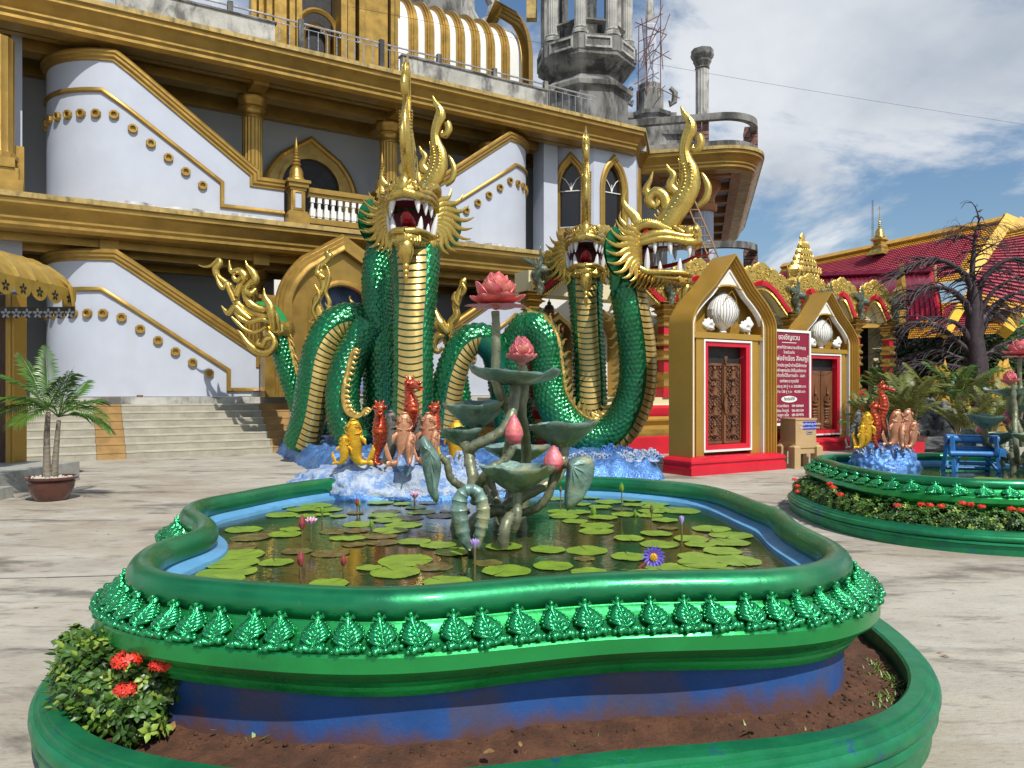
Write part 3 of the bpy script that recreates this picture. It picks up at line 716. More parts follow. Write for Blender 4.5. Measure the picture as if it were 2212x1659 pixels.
for u in (1.74, 4.34):
    post(u); mb = MB(); mb.lathe(STP, 20); mb.build('stupa_finial', M['gold_wall'], T, loc=(u, -.10, 7.58), ang=45)
    MB().box((u - .09, -.306, 6.80), (u + .09, -.300, 7.22)).build('white_panel', M['white_wall'], T)
    def mp(x, z_, b_): return (u + x, -.30 - b_, z_)
    ribbon([(-.12, 6.76), (.12, 6.76), (.12, 7.26), (-.12, 7.26)], [(-.03, 0), (-.03, .03), (.03, .015), (.03, 0)], mp, closed=True).build('panel_frame', M['gold_wall'], T)
tb('handrail', 'gold_wall', (2.05, -.24, 7.30), (4.03, .04, 7.44)); tb('handrail_fillet', 'gold_wall', (2.05, -.18, 7.20), (4.03, -.02, 7.30))
tb('base_rail', 'gold_wall', (2.0, -.24, 6.42), (4.08, .04, 6.58))
bm_ = MB()
for a, b_, w_ in ((6.58, 6.64, .06), (6.64, 6.86, .075), (7.04, 7.20, .06)): bm_.box((-w_, -w_, a - 6.58), (w_, w_, b_ - 6.58))
bm_.lathe([(.06, .28), (.045, .36), (.05, .46)], 8)
bm_.lathe([(.08, .06), (.09, .14), (.075, .22), (.05, .28)], 8)
BAL = bm_.mesh('baluster', M['white'])
for i in range(9): inst('baluster', BAL, T, (2.2 + i * .205, -.1, 6.58))
# --- roof-edge: stained upstand walls, steel railing
def TZ(px, py, v=.0): return F(px, py, v)
ups = [(F(250, 0, -.2)[0], F(592, 0, -.2)[0], .62), (F(868, 0, -.2)[0], F(1178, 0, -.2)[0], .62)]
for a, b_, h in ups:
    tb('roof_upstand', 'conc_lt', (a, -.30, 11.22), (b_, -.05, 11.22 + h)); tb('upstand_coping', 'conc', (a - .05, -.34, 11.22 + h), (b_ + .05, -.02, 11.27 + h))
rails = [(-6, F(592, 0, -.1)[0], 0), (F(592, 0, -.1)[0], F(868, 0, -.1)[0], 1), (F(868, 0, -.1)[0], F(1178, 0, -.1)[0], 0), (F(1178, 0, -.1)[0], F(1288, 0, -.1)[0], 1)]
MB().tube([(-6, -.15, 12.12), (F(1288, 0, -.15)[0], -.15, 12.12)], .028, 8).build('top_rail', M['steel'], T)
MB().tube([(-6, -.15, 11.98), (F(1288, 0, -.15)[0], -.15, 11.98)], .014, 6).build('lower_rail', M['steel'], T)
bmb = MB(); bmb.tube([(0, 0, 0), (0, 0, .70)], .011, 6)
for zc in (.22, .45): bmb.blob((0, 0, zc), .022, 6, 4, sz=1.4)
BARM = bmb.mesh('railing_bar', M['steel'])
rg = MB(); rg.tube([(.05 * math.cos(a * math.pi / 6), 0, .05 * math.sin(a * math.pi / 6)) for a in range(13)], .009, 5, cap=False, up=(0, 1, 0)); RNG_ = rg.mesh('railing_ring', M['steel'])
for a, b_, full in rails:
    if full:
        k = int((b_ - a) / .27)
        for i in range(k):
            u = a + (i + .5) * (b_ - a) / k; inst('railing_bar', BARM, T, (u, -.15, 11.27))
            if i % 2 == 0: inst('railing_ring', RNG_, T, (u + .13, -.15, 12.05))
        MB().tube([(a, -.15, 11.32), (b_, -.15, 11.32)], .014, 6).build('lower_rail', M['steel'], T)
for px in (497, 650, 824, 948, 1068, 1178): 
    u = F(px, 50, -.15)[0]; tb('railing_post', 'conc', (u - .07, -.22, 11.22), (u + .07, -.08, 12.22))
# --- upper storey: gold arched portal and the ribbed barrel vault
V3 = 2.5
tb('upper_wall', 'gold_wall', (F(552, 60, V3)[0], V3 + .5, 11.2), (F(660, 60, V3)[0], V3 + .9, 17.5))
for i, (a, b_) in enumerate(((545, 556), (562, 570), (578, 590), (596, 622), (628, 640), (644, 656))):
    tb('pilaster_strip', 'gold_wall', (F(a, 60, V3)[0], V3 + .12 + .05 * (i % 2), 11.2), (F(b_, 60, V3)[0], V3 + .49, 17.5))
uw0, uw1 = F(657, 60, V3)[0], F(738, 60, V3)[0]; ucw = (uw0 + uw1) / 2; hw = (uw1 - uw0) / 2
tb('upper_dark_panel', 'dark', (uw0 - .2, V3 + 1.0, 11.2), (uw1 + .6, V3 + 1.1, 17.5))  # dark behind the arch drawn as a near-black sheet
def mpw(x, z_, b_): return (ucw + x, V3 + .6 - b_, z_)
for k, (w_, rz) in enumerate(((hw, 13.6), (hw - .2, 13.45), (hw - .42, 13.2))):
    ribbon(round_pts(w_, 11.2, rz, w_), [(-.08, -.3 * k), (-.08, .08 - .3 * k), (.0, .14 - .3 * k), (.08, .08 - .3 * k), (.08, -.3 * k)], mpw).build('arch_moulding', M['gold_wall'], T)
for i, (a, b_) in enumerate(((735, 748), (752, 768), (774, 786), (789, 838), (842, 850), (854, 865))):
    tb('pilaster_strip', 'gold_wall', (F(a, 60, V3)[0], V3 - .1 + .12 * (i % 2), 11.2), (F(b_, 60, V3)[0], V3 + .9, 17.5))
ub = [F(x, 110, V3)[0] for x in (892, 927, 961, 994, 1027, 1059, 1091)]
# barrel: white half vault springing from a low wall, apex behind
def vault_prof(r0, zb, zs, n=12): return [(r0, zb)] + [(r0 * math.cos(math.pi / 2 * i / n), zs + 1.45 * (r0 / 1.6) * math.sin(math.pi / 2 * i / n)) for i in range(n + 1)]
def vault(name, m_, ua, ub_, R0, zs, g=0.):
    mb = MB(); pr = vault_prof(R0, 11.2, zs); k = len(pr); vc = V3 + 1.6
    vs = [(ua, vc - r_, z_) for r_, z_ in pr] + [(ub_, vc - r_, z_) for r_, z_ in pr] + [(ua, vc, 11.2), (ub_, vc, 11.2)]
    fs = [(i, i + 1, k + i + 1, k + i) for i in range(k - 1)] + [tuple(range(k)) + (2 * k,), tuple(range(2 * k - 1, k - 1, -1)) + (2 * k + 1,)]
    mb.add(vs, fs); return mb.build(name, m_, T, ang=30)
vault('vault', M['white'], F(860, 100, V3)[0], F(1128, 100, V3)[0], 1.60, 14.2)
for u in ub:
    vault('vault_rib', M['gold_wall'], u - .17, u + .17, 1.68, 14.2); vault('vault_rib', M['gold_wall'], u - .11, u + .11, 1.74, 14.2); vault('vault_rib', M['gold_wall'], u - .045, u + .045, 1.79, 14.2)
# pointed end arch
def mpe(x, z_, b_): return (F(1128, 100, V3)[0] + b_, V3 + 1.75 + x, z_)
o1 = arch_pts(2.05, 11.2, 13.9, 16.6); 
ribbon(o1, [(-.42, -.16), (-.30, .1), (-.25, .1), (-.18, .16), (-.1, .16), (-.05, .1), (.05, .1), (.1, -.16)], mpe).build('end_arch', M['gold_wall'], T, ang=30)
mb = MB(); mb.prism(arch_pts(1.8, 11.2, 13.9, 16.2), lambda x, z_: mpe(x, z_, -.1), lambda x, z_: mpe(x, z_, -.05)); mb.build('gable_wall', M['white'], T)
# grey concrete buttress glimpsed above the vault
mb = MB(); p = FWld(6.2, 7, 0)
tb('raw_concrete_wall', 'conc', (8.5, 6.0, 11.2), (10.2, 7.5, 18.5)); mb = MB()
mb.tube([(11.4, 6.2, 18.8), (11.9, 6.2, 18.0), (11.7, 6.2, 17.3), (11.1, 6.2, 17.0), (10.8, 6.2, 17.5)], [.25, .28, .25, .2, .12], 8); mb.box((10.2, 6.1, 15.5), (10.9, 7.2, 18.6)); mb.build('concrete_scroll', M['conc_lt'], T)
# --- windowed corner bay
bu0, bu1 = 12.62, 14.60; vb = .2
bayw = [(bu0 - 1.1, vb + 1.1), (bu0, vb), (bu1, vb), (bu1 + 1.8, vb + 1.8)]
def baymap(z0):
    return lambda x, y, b_: (x, y, b_)
# wall segments with real pointed openings
def face_frame(a, b_):
    a = Vector((a[0], a[1], 0)); b_ = Vector((b_[0], b_[1], 0)); L = (b_ - a).length; d = (b_ - a) / L; nrm = Vector((d.y, -d.x, 0))
    return a, d, nrm, L
def window_wall(a, b_, ucen, z0, z1, w=.50, zs=9.0, za=10.35, zb=7.62):
    A, d, nn, L = face_frame(a, b_)
    def f(x, z_, b__): return tuple(A + d * x + nn * b__ + Vector((0, 0, z_)))
    # wall pieces: below, left, right, above (around the opening outline)
    ow = w + .26
    out_ = [(ucen + x, z_) for x, z_ in arch_pts(ow, zb, zs, za)]
    mb = MB()
    n = len(out_); half = n // 2
    left = [(0, zb), (0, z1), (ucen, z1)] + out_[half::-1]; right = [(L, zb), (L, z1), (ucen, z1)] + out_[half:]
    for poly in (left, right): mb.prism(poly, lambda x, z_: f(x, z_, 0), lambda x, z_: f(x, z_, -.2))
    mb.prism([(0, z0), (L, z0), (L, zb), (0, zb)], lambda x, z_: f(x, z_, 0), lambda x, z_: f(x, z_, -.2))
    mb.build('bay_wall', M['white_wall'], T, smooth=False)
    pr = [(-.0, -.15), (-.0, .05), (.05, .09), (.11, .09), (.15, .05), (.21, .05), (.26, .0), (.27, -.15)]
    ribbon([(ucen + x, z_) for x, z_ in arch_pts(ow, zb, zs, za)], [(-a_, b__) for a_, b__ in reversed(pr)] if False else [(a_, b__) for a_, b__ in pr], f).build('window_frame', M['gold_wall'], T, ang=30)
    g = MB(); g.prism([(ucen + x, z_) for x, z_ in arch_pts(ow - .1, zb, zs, za - .15)], lambda x, z_: f(x, z_, -.16), lambda x, z_: f(x, z_, -.18)); g.build('window_glass', M['glass'], T, smooth=False)
    tm = MB()
    tm.tube([f(ucen - w, zs - .05, -.13), f(ucen + w, zs - .05, -.13)], .022, 6)
    for s_ in (-1, 1):
        tm.tube([f(ucen + s_ * w * .98 * math.cos(R(a_)) * 1, zs - .05 + (.62 * math.sin(R(a_)) if False else .55 * math.sin(R(a_))), -.13) if False else f(ucen + s_ * (w - (w) * (a_ / 90)), zs - .02 + .62 * math.sin(R(a_)) * (1 - .0), -.13) for a_ in ()] or [f(ucen, zs - .05, -.13), f(ucen + s_ * .06, zs + .15, -.13), f(ucen + s_ * .2, zs + .36, -.13), f(ucen + s_ * .40, zs + .52, -.13)], .018, 5)
    tm.tube([f(ucen, zs - .05, -.13), f(ucen, zs + .25, -.13)], .018, 5)
    tm.build('window_tracery', M['white'], T)
window_wall(bayw[1], bayw[2], .92, 6.3, 10.6, w=.40)
window_wall(bayw[0], bayw[1], .70, 6.3, 10.6, w=.40)
window_wall(bayw[2], bayw[3], 1.2, 6.3, 10.6, w=.40)
tb('wall_pier', 'white_wall', (10.9, .9, 6.3), (bu0 - 1.12, 1.6, 10.7))
ribbon(bayw, [(.0, 7.58), (.12, 7.56), (.12, 7.44), (.22, 7.38), (.24, 7.28), (.16, 7.2), (.16, 7.08), (.10, 7.02), (.10, 6.94), (.16, 6.9), (.18, 6.7), (.0, 6.6)], lambda x, y, b_: (x, y, b_)).build('bay_sill', M['gold_wall'], T, ang=30)
tb('lower_wall', 'white_wall', (11.0, .8, 1.44), (15.6, 1.4, 5.7))
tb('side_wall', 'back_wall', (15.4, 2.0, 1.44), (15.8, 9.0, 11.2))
# --- left-hand bay: fluted pier on a moulded gold base
ul = F(0, 300, -.1)[0]
tb('pier_base', 'gold_wall', (ul - 3, -.35, 6.30), (F(52, 400, -.35)[0] - .02, .6, 6.62)); tb('pier_base', 'gold_wall', (ul - 3, -.25, 6.62), (F(40, 380, -.25)[0], .5, 6.92))
tb('pier_base', 'gold_wall', (ul - 3, -.30, 6.92), (F(32, 350, -.3)[0], .5, 7.15)); tb('pier_block', 'gold_wall', (F(30, 370, .3)[0], .3, 6.30), (F(52, 370, .3)[0], .8, 7.6))
MB().lathe([(.42, 0), (.42, .1), (.36, .15), (.34, .2), (.34, 2.9)], 28, flute=.07).build('fluted_pier', M['gold_wall'], T, loc=(F(0, 300, -.1)[0] - .05, .1, 7.15), ang=25)
tb('side_panel', 'white_wall', (F(24, 200, 1.2)[0], 1.2, 6.3), (F(48, 200, 1.2)[0], 1.3, 10.7))
tb('side_panel', 'white_wall', (-14, 1.6, 6.3), (F(24, 200, 1.6)[0], 1.7, 10.7)); tb('side_panel', 'white_wall', (-14, 1.2, 1.44), (F(48, 200, 1.2)[0], 1.3, 5.6))
tb('low_block', 'gold_wall', (F(28, 760, .1)[0], -.1, 1.44), (F(51, 760, .1)[0], .6, 2.9)); 
# --- gold entrance arch on the lower floor with a painted hanging inside
AV = -.75; ua = F(740, 600, AV)[0]
def mpa(x, z_, b_): return (ua + x, AV - b_, z_)
aw = 1.60
outer = arch_pts(aw, 1.44, 3.9, 5.72); inner = round_pts(aw - .62, 1.44, 3.75, 1.0)
o_, i_ = to_arch(outer, inner)
frame_between(o_, i_, mpa, 0, -.75, 'entrance_arch', M['gold_wall'], T)
ribbon(outer, [(-.32, .0), (-.30, .06), (-.24, .06), (-.22, .1), (-.13, .1), (-.11, .14), (-.03, .14), (.06, .2), (.1, .2), (.12, .0), (.12, -.75)], mpa).build('arch_moulding', M['gold_wall'], T, ang=30)
ribbon(inner, [(-.02, -.3), (-.02, .04), (.06, .1), (.12, .1), (.16, .02)], mpa).build('arch_moulding', M['gold_wall'], T, ang=30)
for s_ in (-1, 1):
    for w_, a, b_ in ((.36, 4.12, 4.22), (.28, 4.02, 4.12), (.22, 3.9, 4.02), (.2, 1.44, 3.9)): tb('arch_pier', 'gold_wall', (ua + s_ * (aw + .38) - w_, AV - .02, a), (ua + s_ * (aw + .38) + w_, AV + .5, b_ - .001))
mb = MB(); mb.prism(round_pts(.97, 1.5, 3.75, .99), lambda x, z_: (ua + x, -.30, z_), lambda x, z_: (ua + x, -.27, z_)); mb.build('painted_hanging', M['skyprint'], T, smooth=False)
tb('white_board', 'white', (ua - 1.75, -.05, 3.6), (ua - 1.2, 0.0, 4.75))
mb = MB(); mb.blob((ua - .12, -.34, 3.62), .27, 14, 10, sy=.12, sz=1.12); mb.build('painted_head', M['skin'], T)
mb = MB(); mb.prism([(-.75, 1.5), (.75, 1.5), (.6, 2.9), (.32, 3.35), (0, 3.42), (-.35, 3.3), (-.6, 2.9)], lambda x, z_: (ua - .05 + x, -.335, z_), lambda x, z_: (ua - .05 + x, -.305, z_)); mb.build('painted_robe', M['robe'], T, smooth=False)
for k, mm in enumerate(('robe', 'white', 'flagblue', 'flagblue', 'white', 'robe', 'white', 'robe')):
    tb('hanging_stripe', mm, (ua + .12 + .0 * k, -.40, 3.0 - k * .19 - .19), (ua + .50, -.38, 3.0 - k * .19 - .004))

# ================================================================== BALCONY WING (part of the temple, turned 45 degrees)
WA = FA - R(45)
wing0 = W(1402, 325, 30.4)                      # front-left corner of the slab edge
WG = empty('balcony_wing', (wing0.x, wing0.y, 0), WA, label='brown coffered balcony slab with rounded corner and raw brick piers at the temple end', cat='balcony')
def wb(name, m_, a, b_, **kw): return MB().box(a, b_).build(name, M[m_], WG, **kw)
RC = 1.8; WL = 4.5; WD = 17
pathw = [(-1.5, 0), (WL - RC, 0)] + [(WL - RC + RC * math.sin(R(a)), RC - RC * math.cos(R(a))) for a in range(10, 90, 10)] + [(WL, RC), (WL, WD - RC)] + [(WL - RC + RC * math.cos(R(a)), WD - RC + RC * math.sin(R(a))) for a in range(10, 91, 10)] + [(-2, WD)]
zt = 11.18
M['soffit'] = mat('brown_soffit_paint', (.36, .155, .055), .5, .25, .12, 1.5, .001, 40)
ribbon(pathw, [(-a, b_) for a, b_ in CP[1:]], lambda x, y, b_: (x, y, zt + b_)).build('slab_cornice', M['gold_wall'], WG, ang=30)
ribbon(pathw, [(.02, -.13), (.02, 0), (-.6, 0)], lambda x, y, b_: (x, y, zt + b_), caps=False).build('slab_edge', M['gold_old'], WG, ang=30)
mb = MB(); mb.prism([(x, y) for x, y in [(-2, .5), (WL - 1.2, .5), (WL - .6, 1.4), (WL - .5, 3), (WL - .5, WD - 2), (WL - 1.4, WD - .5), (-2, WD - .5)]], lambda x, y: (x, y, zt - .02), lambda x, y: (x, y, zt - .5)); mb.build('slab', M['white_wall'], WG, smooth=False)
for k in range(7):
    y = 1.5 + k * 2.25; wb('soffit_beam', 'soffit', (.2, y, zt - .80), (WL - .95, y + .35, zt - .5)); wb('soffit_beam', 'soffit', (.2, y - .12, zt - .64), (WL - .95, y + .47, zt - .501))
wb('soffit_beam', 'soffit', (WL - 1.3, 1.2, zt - .805), (WL - .9, WD - 1, zt - .5)); wb('soffit_beam', 'soffit', (.0, .9, zt - .81), (.35, WD - 1, zt - .5)); wb('soffit_beam', 'soffit', (.0, .75, zt - .79), (WL - .9, 1.15, zt - .5))
pc = W(1520, 480, 32.5); loc = Matrix.Rotation(-WA, 4, 'Z') @ Matrix.Translation((-wing0.x, -wing0.y, 0)) @ pc
CW = column_mesh(8.9, .42); 
o = inst('column', CW, WG, (loc.x, loc.y, 1.45)); o.data = CW.copy(); o.data.materials[0] = M['white_wall']
MB().lathe([(.52, 0), (.56, .1), (.56, .3), (.46, .36), (.46, .6), (.62, .9), (.70, 1.0), (.70, 1.25)], 24).build('capital', M['soffit'], WG, loc=(loc.x, loc.y, 9.2))
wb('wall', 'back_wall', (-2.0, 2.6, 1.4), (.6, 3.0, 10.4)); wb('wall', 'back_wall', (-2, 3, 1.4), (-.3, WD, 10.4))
# roof-level curved parapet ring, brick piers, free-standing fluted column
def ringbeam(z, y0=.35, x0=-1.2, nm='ring_beam'):
    pr = [(x0, y0), (WL - RC, y0)] + [(WL - RC + (RC - y0) * math.sin(R(a)), RC - (RC - y0) * math.cos(R(a))) for a in range(10, 91, 10)] + [(WL - y0, 2.4)]
    ribbon(pr, [(-.16, 0), (.1, 0), (.1, .26), (-.16, .26), (-.16, 0)], lambda x, y, b_: (x, y, z + b_)).build(nm, M['conc'], WG, ang=30)
ringbeam(zt + 1.12); ringbeam(zt + .02, nm='curb')
def at_wing(px, py, Y):
    p = Matrix.Rotation(-WA, 4, 'Z') @ Matrix.Translation((-wing0.x, -wing0.y, 0)) @ W(px, py, Y); return p
for px, Y in ((1516, 30.4), (1622, 31.6)):
    p = at_wing(px, 300, Y); mb = MB()
    for k in range(9):
        for s_ in (0, 1): mb.box((p.x - .27 + s_ * .28 + rnd.uniform(-.02, .02), p.y - .02, zt + k * .155), (p.x - .27 + s_ * .28 + .265, p.y + .5 + rnd.uniform(0, .04), zt + k * .155 + rnd.uniform(.12, .15)))
    mb.build('brick_pier', M['brick'], WG, smooth=False)
p = at_wing(1517, 230, 30.4)
o = MB().lathe([(.26, 0), (.26, 1.9)], 28, flute=.09).build('fluted_shaft', M['conc_lt'], WG, loc=(p.x, p.y + .2, zt + 1.38), ang=20)
MB().lathe([(.26, 0), (.30, .05), (.27, .1), (.30, .2), (.36, .3), (.36, .38), (.42, .45), (.46, .55), (.46, .62), (.44, .64), (.44, .78), (0, .78)], 8).build('octagonal_capital', M['conc'], WG, loc=(p.x, p.y + .2, zt + 3.28), ang=20)
# lower balcony: its ring beam and piers at the next floor down
z2 = 6.05
ribbon([(-1.2, .35), (WL - RC, .35)] + [(WL - RC + (RC - .35) * math.sin(R(a)), RC - (RC - .35) * math.cos(R(a))) for a in range(10, 91, 10)] + [(WL - .35, 2.4)], [(-.16, 0), (.1, 0), (.1, .26), (-.16, .26), (-.16, 0)], lambda x, y, b_: (x, y, z2 + 1.2 + b_)).build('ring_beam', M['conc'], WG, ang=30)
wb('lower_slab', 'conc', (-2, .2, z2 - .3), (WL - .2, WD, z2))
for px, Y in ((1516, 30.4), (1622, 31.6)):
    p = at_wing(px, 300, Y); mb = MB()
    for k in range(10):
        for s_ in (0, 1): mb.box((p.x - .27 + s_ * .28, p.y - .02, z2 + k * .145), (p.x - .27 + s_ * .28 + .265, p.y + .5 + rnd.uniform(0, .04), z2 + k * .145 + rnd.uniform(.11, .14)))
    mb.build('brick_pier', M['brick'], WG, smooth=False)
# bamboo ladder leaning behind the naga
lad = empty('bamboo_ladder', label='thin brown bamboo ladder leaning against the balcony column', cat='ladder')
a, b_ = W(1478, 425, 29.5), W(1538, 575, 29.2); a2, b2 = W(1497, 425, 29.5), W(1560, 575, 29.2)
M['bamboo'] = mat('bamboo', (.30, .17, .08), .6, 0, .2, 8)
for p0, p1 in ((a, b_), (a2, b2)): MB().tube([p0, p1], .035, 6).build('rail', M['bamboo'], lad)
for k in range(8): t_ = (k + .5) / 8; MB().tube([a.lerp(b_, t_), a2.lerp(b2, t_)], .025, 6).build('rung', M['bamboo'], lad)

# ================================================================== RAW CONCRETE TOWER AND SPIRE BEHIND
TC = W(1266, 200, 32.0)
tw = empty('octagonal_tower', (TC.x, TC.y, 0), label='unfinished grey concrete octagonal tower with a ring of fluted columns', cat='tower')
def oct_lathe(prof, name, m_, rot=R(22.5 + 9), parent=tw): return MB().lathe(prof, 8, rot=rot).build(name, m_, parent, ang=12)
def tz(py, Y=30.3): return EYE - (py - 845) / 1650 * Y
def th(px, Y=30.3): return px / 1650 * Y
oct_lathe([(1.75, 11.0), (1.75, tz(188)), (1.80, tz(180)), (1.55, tz(176))], 'pedestal', M['conc'])
oct_lathe([(1.60, tz(190)), (1.95, tz(182)), (1.95, tz(172)), (1.62, tz(158)), (1.45, tz(150)), (1.50, tz(146)), (1.72, tz(138)), (1.80, tz(134)), (1.80, tz(128)), (2.05, tz(119)), (2.05, tz(112)), (2.10, tz(110)), (2.10, tz(78)), (1.95, tz(74)), (0, tz(74))], 'panelled_drum', M['conc'])
for k in range(8):
    a = R(9 + 45 * k); rr = 2.10 * math.cos(R(22.5)) + .0
    mb = MB(); w_ = .52; z0, z1 = tz(106), tz(84)
    def fp(x, z_, d): return ((rr + d) * math.cos(a) - x * math.sin(a), (rr + d) * math.sin(a) + x * math.cos(a), z_)
    ribbon([(-w_, z0), (w_, z0), (w_, z1), (-w_, z1)], [(-.05, 0), (-.05, .05), (.03, .05), (.03, 0)], fp, closed=True, mb=mb)
    mb.build('panel', M['conc_lt'], tw, smooth=False)
colT = MB(); colT.lathe([(.34, 0), (.34, .12), (.28, .18), (.31, .24), (.25, .30)], 20); colT.lathe([(.235, .3), (.23, 6)], 32, flute=.09)
CT = colT.mesh('column', M['conc_lt'], ang=20)
for k in range(8):
    a = R(9 + 22.5 + 45 * k); inst('column', CT, tw, (1.70 * math.cos(a), 1.70 * math.sin(a), tz(74)))
oct_lathe([(1.05, tz(74)), (1.05, tz(74) + 1.0)], 'inner_kerb', M['conc'])
for k in range(8):
    a0, a1 = R(9 + 22.5 + 45 * k), R(9 + 67.5 + 45 * k)
    MB().tube([(1.62 * math.cos(a0), 1.62 * math.sin(a0), tz(40)), (1.62 * math.cos(a1), 1.62 * math.sin(a1), tz(40))], .13, 4).build('tie_beam', M['conc'], tw, smooth=False)
    MB().box((-.17, -.17, tz(74)), (.17, .17, tz(-60))).build('inner_pillar', M['conc'], tw, loc=(.95 * math.cos(a0), .95 * math.sin(a0), 0)) if k % 2 else None
oct_lathe([(2.0, tz(74) + 5.3), (2.0, tz(74) + 6.2)], 'ceiling_ring', M['conc'])
mb = MB(); mb.box((-2.5, -.1, 17.2), (-2.05, .3, 18.5)); mb.build('gold_tile_patch', M['gold_old'], tw)
SC_ = W(1404, 200, 40)
sp = empty('slender_spire', (SC_.x, SC_.y, 0), label='slim white and grey concrete spire wrapped in rusty scaffolding poles', cat='spire')
def sz(py): return EYE - (py - 845) / 1650 * 40
mb = MB(); mb.lathe([(1.0, 11), (1.0, sz(262)), (1.15, sz(258)), (1.15, sz(250)), (.75, sz(245)), (.75, sz(200)), (.62, sz(196)), (.62, sz(186)), (.55, sz(184))], 8, rot=.2); mb.build('base', M['conc'], sp, ang=15)
mb = MB(); mb.lathe([(.52, sz(184)), (.50, sz(160)), (.42, sz(158)), (.38, sz(110)), (.32, sz(70)), (.38, sz(66)), (.38, sz(58)), (.33, sz(54))], 8, rot=.2); mb.build('white_shaft', M['white_wall'], sp, ang=15)
mb = MB(); mb.lathe([(.34, sz(54)), (.27, sz(45)), (.12, sz(-30)), (.05, sz(-90))], 8, rot=.2); mb.build('tip', M['conc_lt'], sp, ang=15)
mb = MB()
for s_ in (-1, 1): mb.tube([(1.0 * s_, -.3, sz(195)), (1.25 * s_, -.3, sz(205)), (1.2 * s_, -.3, sz(225)), (1.0 * s_, -.3, sz(232)), (.95 * s_, -.3, sz(222))], [.12, .16, .16, .12, .06], 6)
mb.box((-1.3, -.5, sz(262)), (1.3, .5, sz(250))); mb.build('side_scroll', M['conc'], sp)
mb = MB(); mb.box((.2, -.6, sz(330)), (2.2, 1.0, sz(275))); mb.box((.0, -.8, sz(300)), (2.5, .2, sz(292))); mb.build('concrete_block', M['conc'], sp)
scf = empty('scaffolding', label='rust brown pole scaffold standing beside the slender spire', cat='scaffolding')
for (x0, y0, x1, y1) in [(1427, -30, 1427, 205), (1380, 55, 1378, 230), (1397, 40, 1397, 205), (1386, 40, 1400, 190), (1372, 60, 1432, 30), (1372, 48, 1440, 75), (1380, 90, 1438, 62), (1375, 118, 1412, 95), (1376, 160, 1440, 75), (1378, 138, 1428, 55), (1385, 142, 1432, 10), (1412, 108, 1450, 128), (1405, 135, 1445, 110), (1425, 92, 1447, 30), (1370, 182, 1410, 160), (1420, 200, 1437, 185), (1422, 190, 1468, 212), (1432, 150, 1426, 60)]:
    MB().tube([W(x0, y0, 38.6), W(x1, y1, 39.2)], .024, 5).build('pole', M['rust'], scf, smooth=False)
wi = []
for i in range(25): t_ = i / 24; wi.append(W(lerp(760, 2300, t_), lerp(15, 282, t_) + 10 * math.sin(math.pi * t_), lerp(24, 40, t_)))
tag(MB().tube(wi, .006, 4).build('overhead_wire', M['black']), 'thin black wire sagging across the cloudy sky', 'wire')

# ================================================================== CREAM ARCADED HALL
HV = -6.8
M['gold_leaf'] = mat('gilded_relief', (.58, .41, .10), .40, .7, .2, 9, .006, 40, [((.16, .09, .02), 14, .56, .7, .6)])
H = empty('arcaded_hall', FO, FA, label='cream hall with golden leaf gables on a red and gold plinth', cat='hall')
def hb(name, m_, a, b_, **kw): return MB().box(a, b_).build(name, M[m_], H, **kw)
hu0, hu1 = 5.2, 20.3
HP = [(-.50, 0), (-.50, .42), (-.42, .46), (-.42, .52), (-.36, .56), (-.30, .62), (-.28, .72), (-.33, .80), (-.36, .84), (-.36, .88), (-.30, .95), (-.34, 1.05), (-.34, 1.16), (-.25, 1.24), (-.20, 1.26), (-.20, 1.44), (0, 1.44)]
def plinth_seg(z0, z1, m_, nm):
    pts = [p for p in HP if z0 - 1e-6 <= p[1] <= z1 + 1e-6]
    ribbon([(hu0, HV + 1.9), (hu0, HV), (hu1, HV), (hu1, HV + 1.9)], [(-a, b_) for a, b_ in pts], lambda x, y, b_: (x, y, b_), caps=False).build(nm, M[m_], H, ang=30)
for z0, z1, m_, nm in ((0, .46, 'red', 'plinth_red_course'), (.46, .62, 'gold_wall', 'plinth_gold_course'), (.62, .95, 'portal_gold', 'plinth_gold_roll'), (.95, 1.24, 'red', 'plinth_red_roll'), (1.24, 1.44, 'cream', 'plinth_cap')): plinth_seg(z0, z1, m_, nm)
hb('floor', 'cream', (hu0 + .01, HV + .01, .1), (hu1 - .1, HV + 1.9, 1.43)); 
hb('inner_wall', 'white', (6.35, HV + 1.5, 1.44), (hu1 - .6, HV + 1.7, 4.3))
vall = [5.44, 9.63, 14.65, 17.75, 19.55]
def hall_col(u, s_=1.):
    e = HV + .05
    def sq(a, z0, z1, m_, nm): hb(nm, m_, (u - a, e - a, z0), (u + a, e + a, z1 - .001))
    sq(.30, 1.44, 1.62, 'red', 'pedestal'); sq(.24, 1.62, 1.68, 'red', 'pedestal')
    def bulb(z, a, h): mb = MB(); mb.lathe([(a * 1.25, z), (a * 1.35, z + h * .15), (a * .95, z + h * .45), (a * 1.05, z + h * .7), (a * 1.3, z + h * .85), (a * 1.3, z + h)], 4, rot=R(45)); mb.build('shaft_moulding', M['gold_wall'], H, ang=30, loc=(u, e, 0))
    bulb(1.68, .17, .42); bulb(2.42, .19, .28); bulb(2.80, .19, .30); bulb(3.30, .16, .22); bulb(3.52, .20, .18); bulb(3.70, .26, .14); bulb(3.84, .30, .10)
    for z0, z1 in ((2.10, 2.42), (2.70, 2.80), (3.10, 3.30)): sq(.115, z0, z1, 'red', 'red_shaft')
for u in vall + [6.6, 8.2, 16.6]: hall_col(u) if u in vall else None
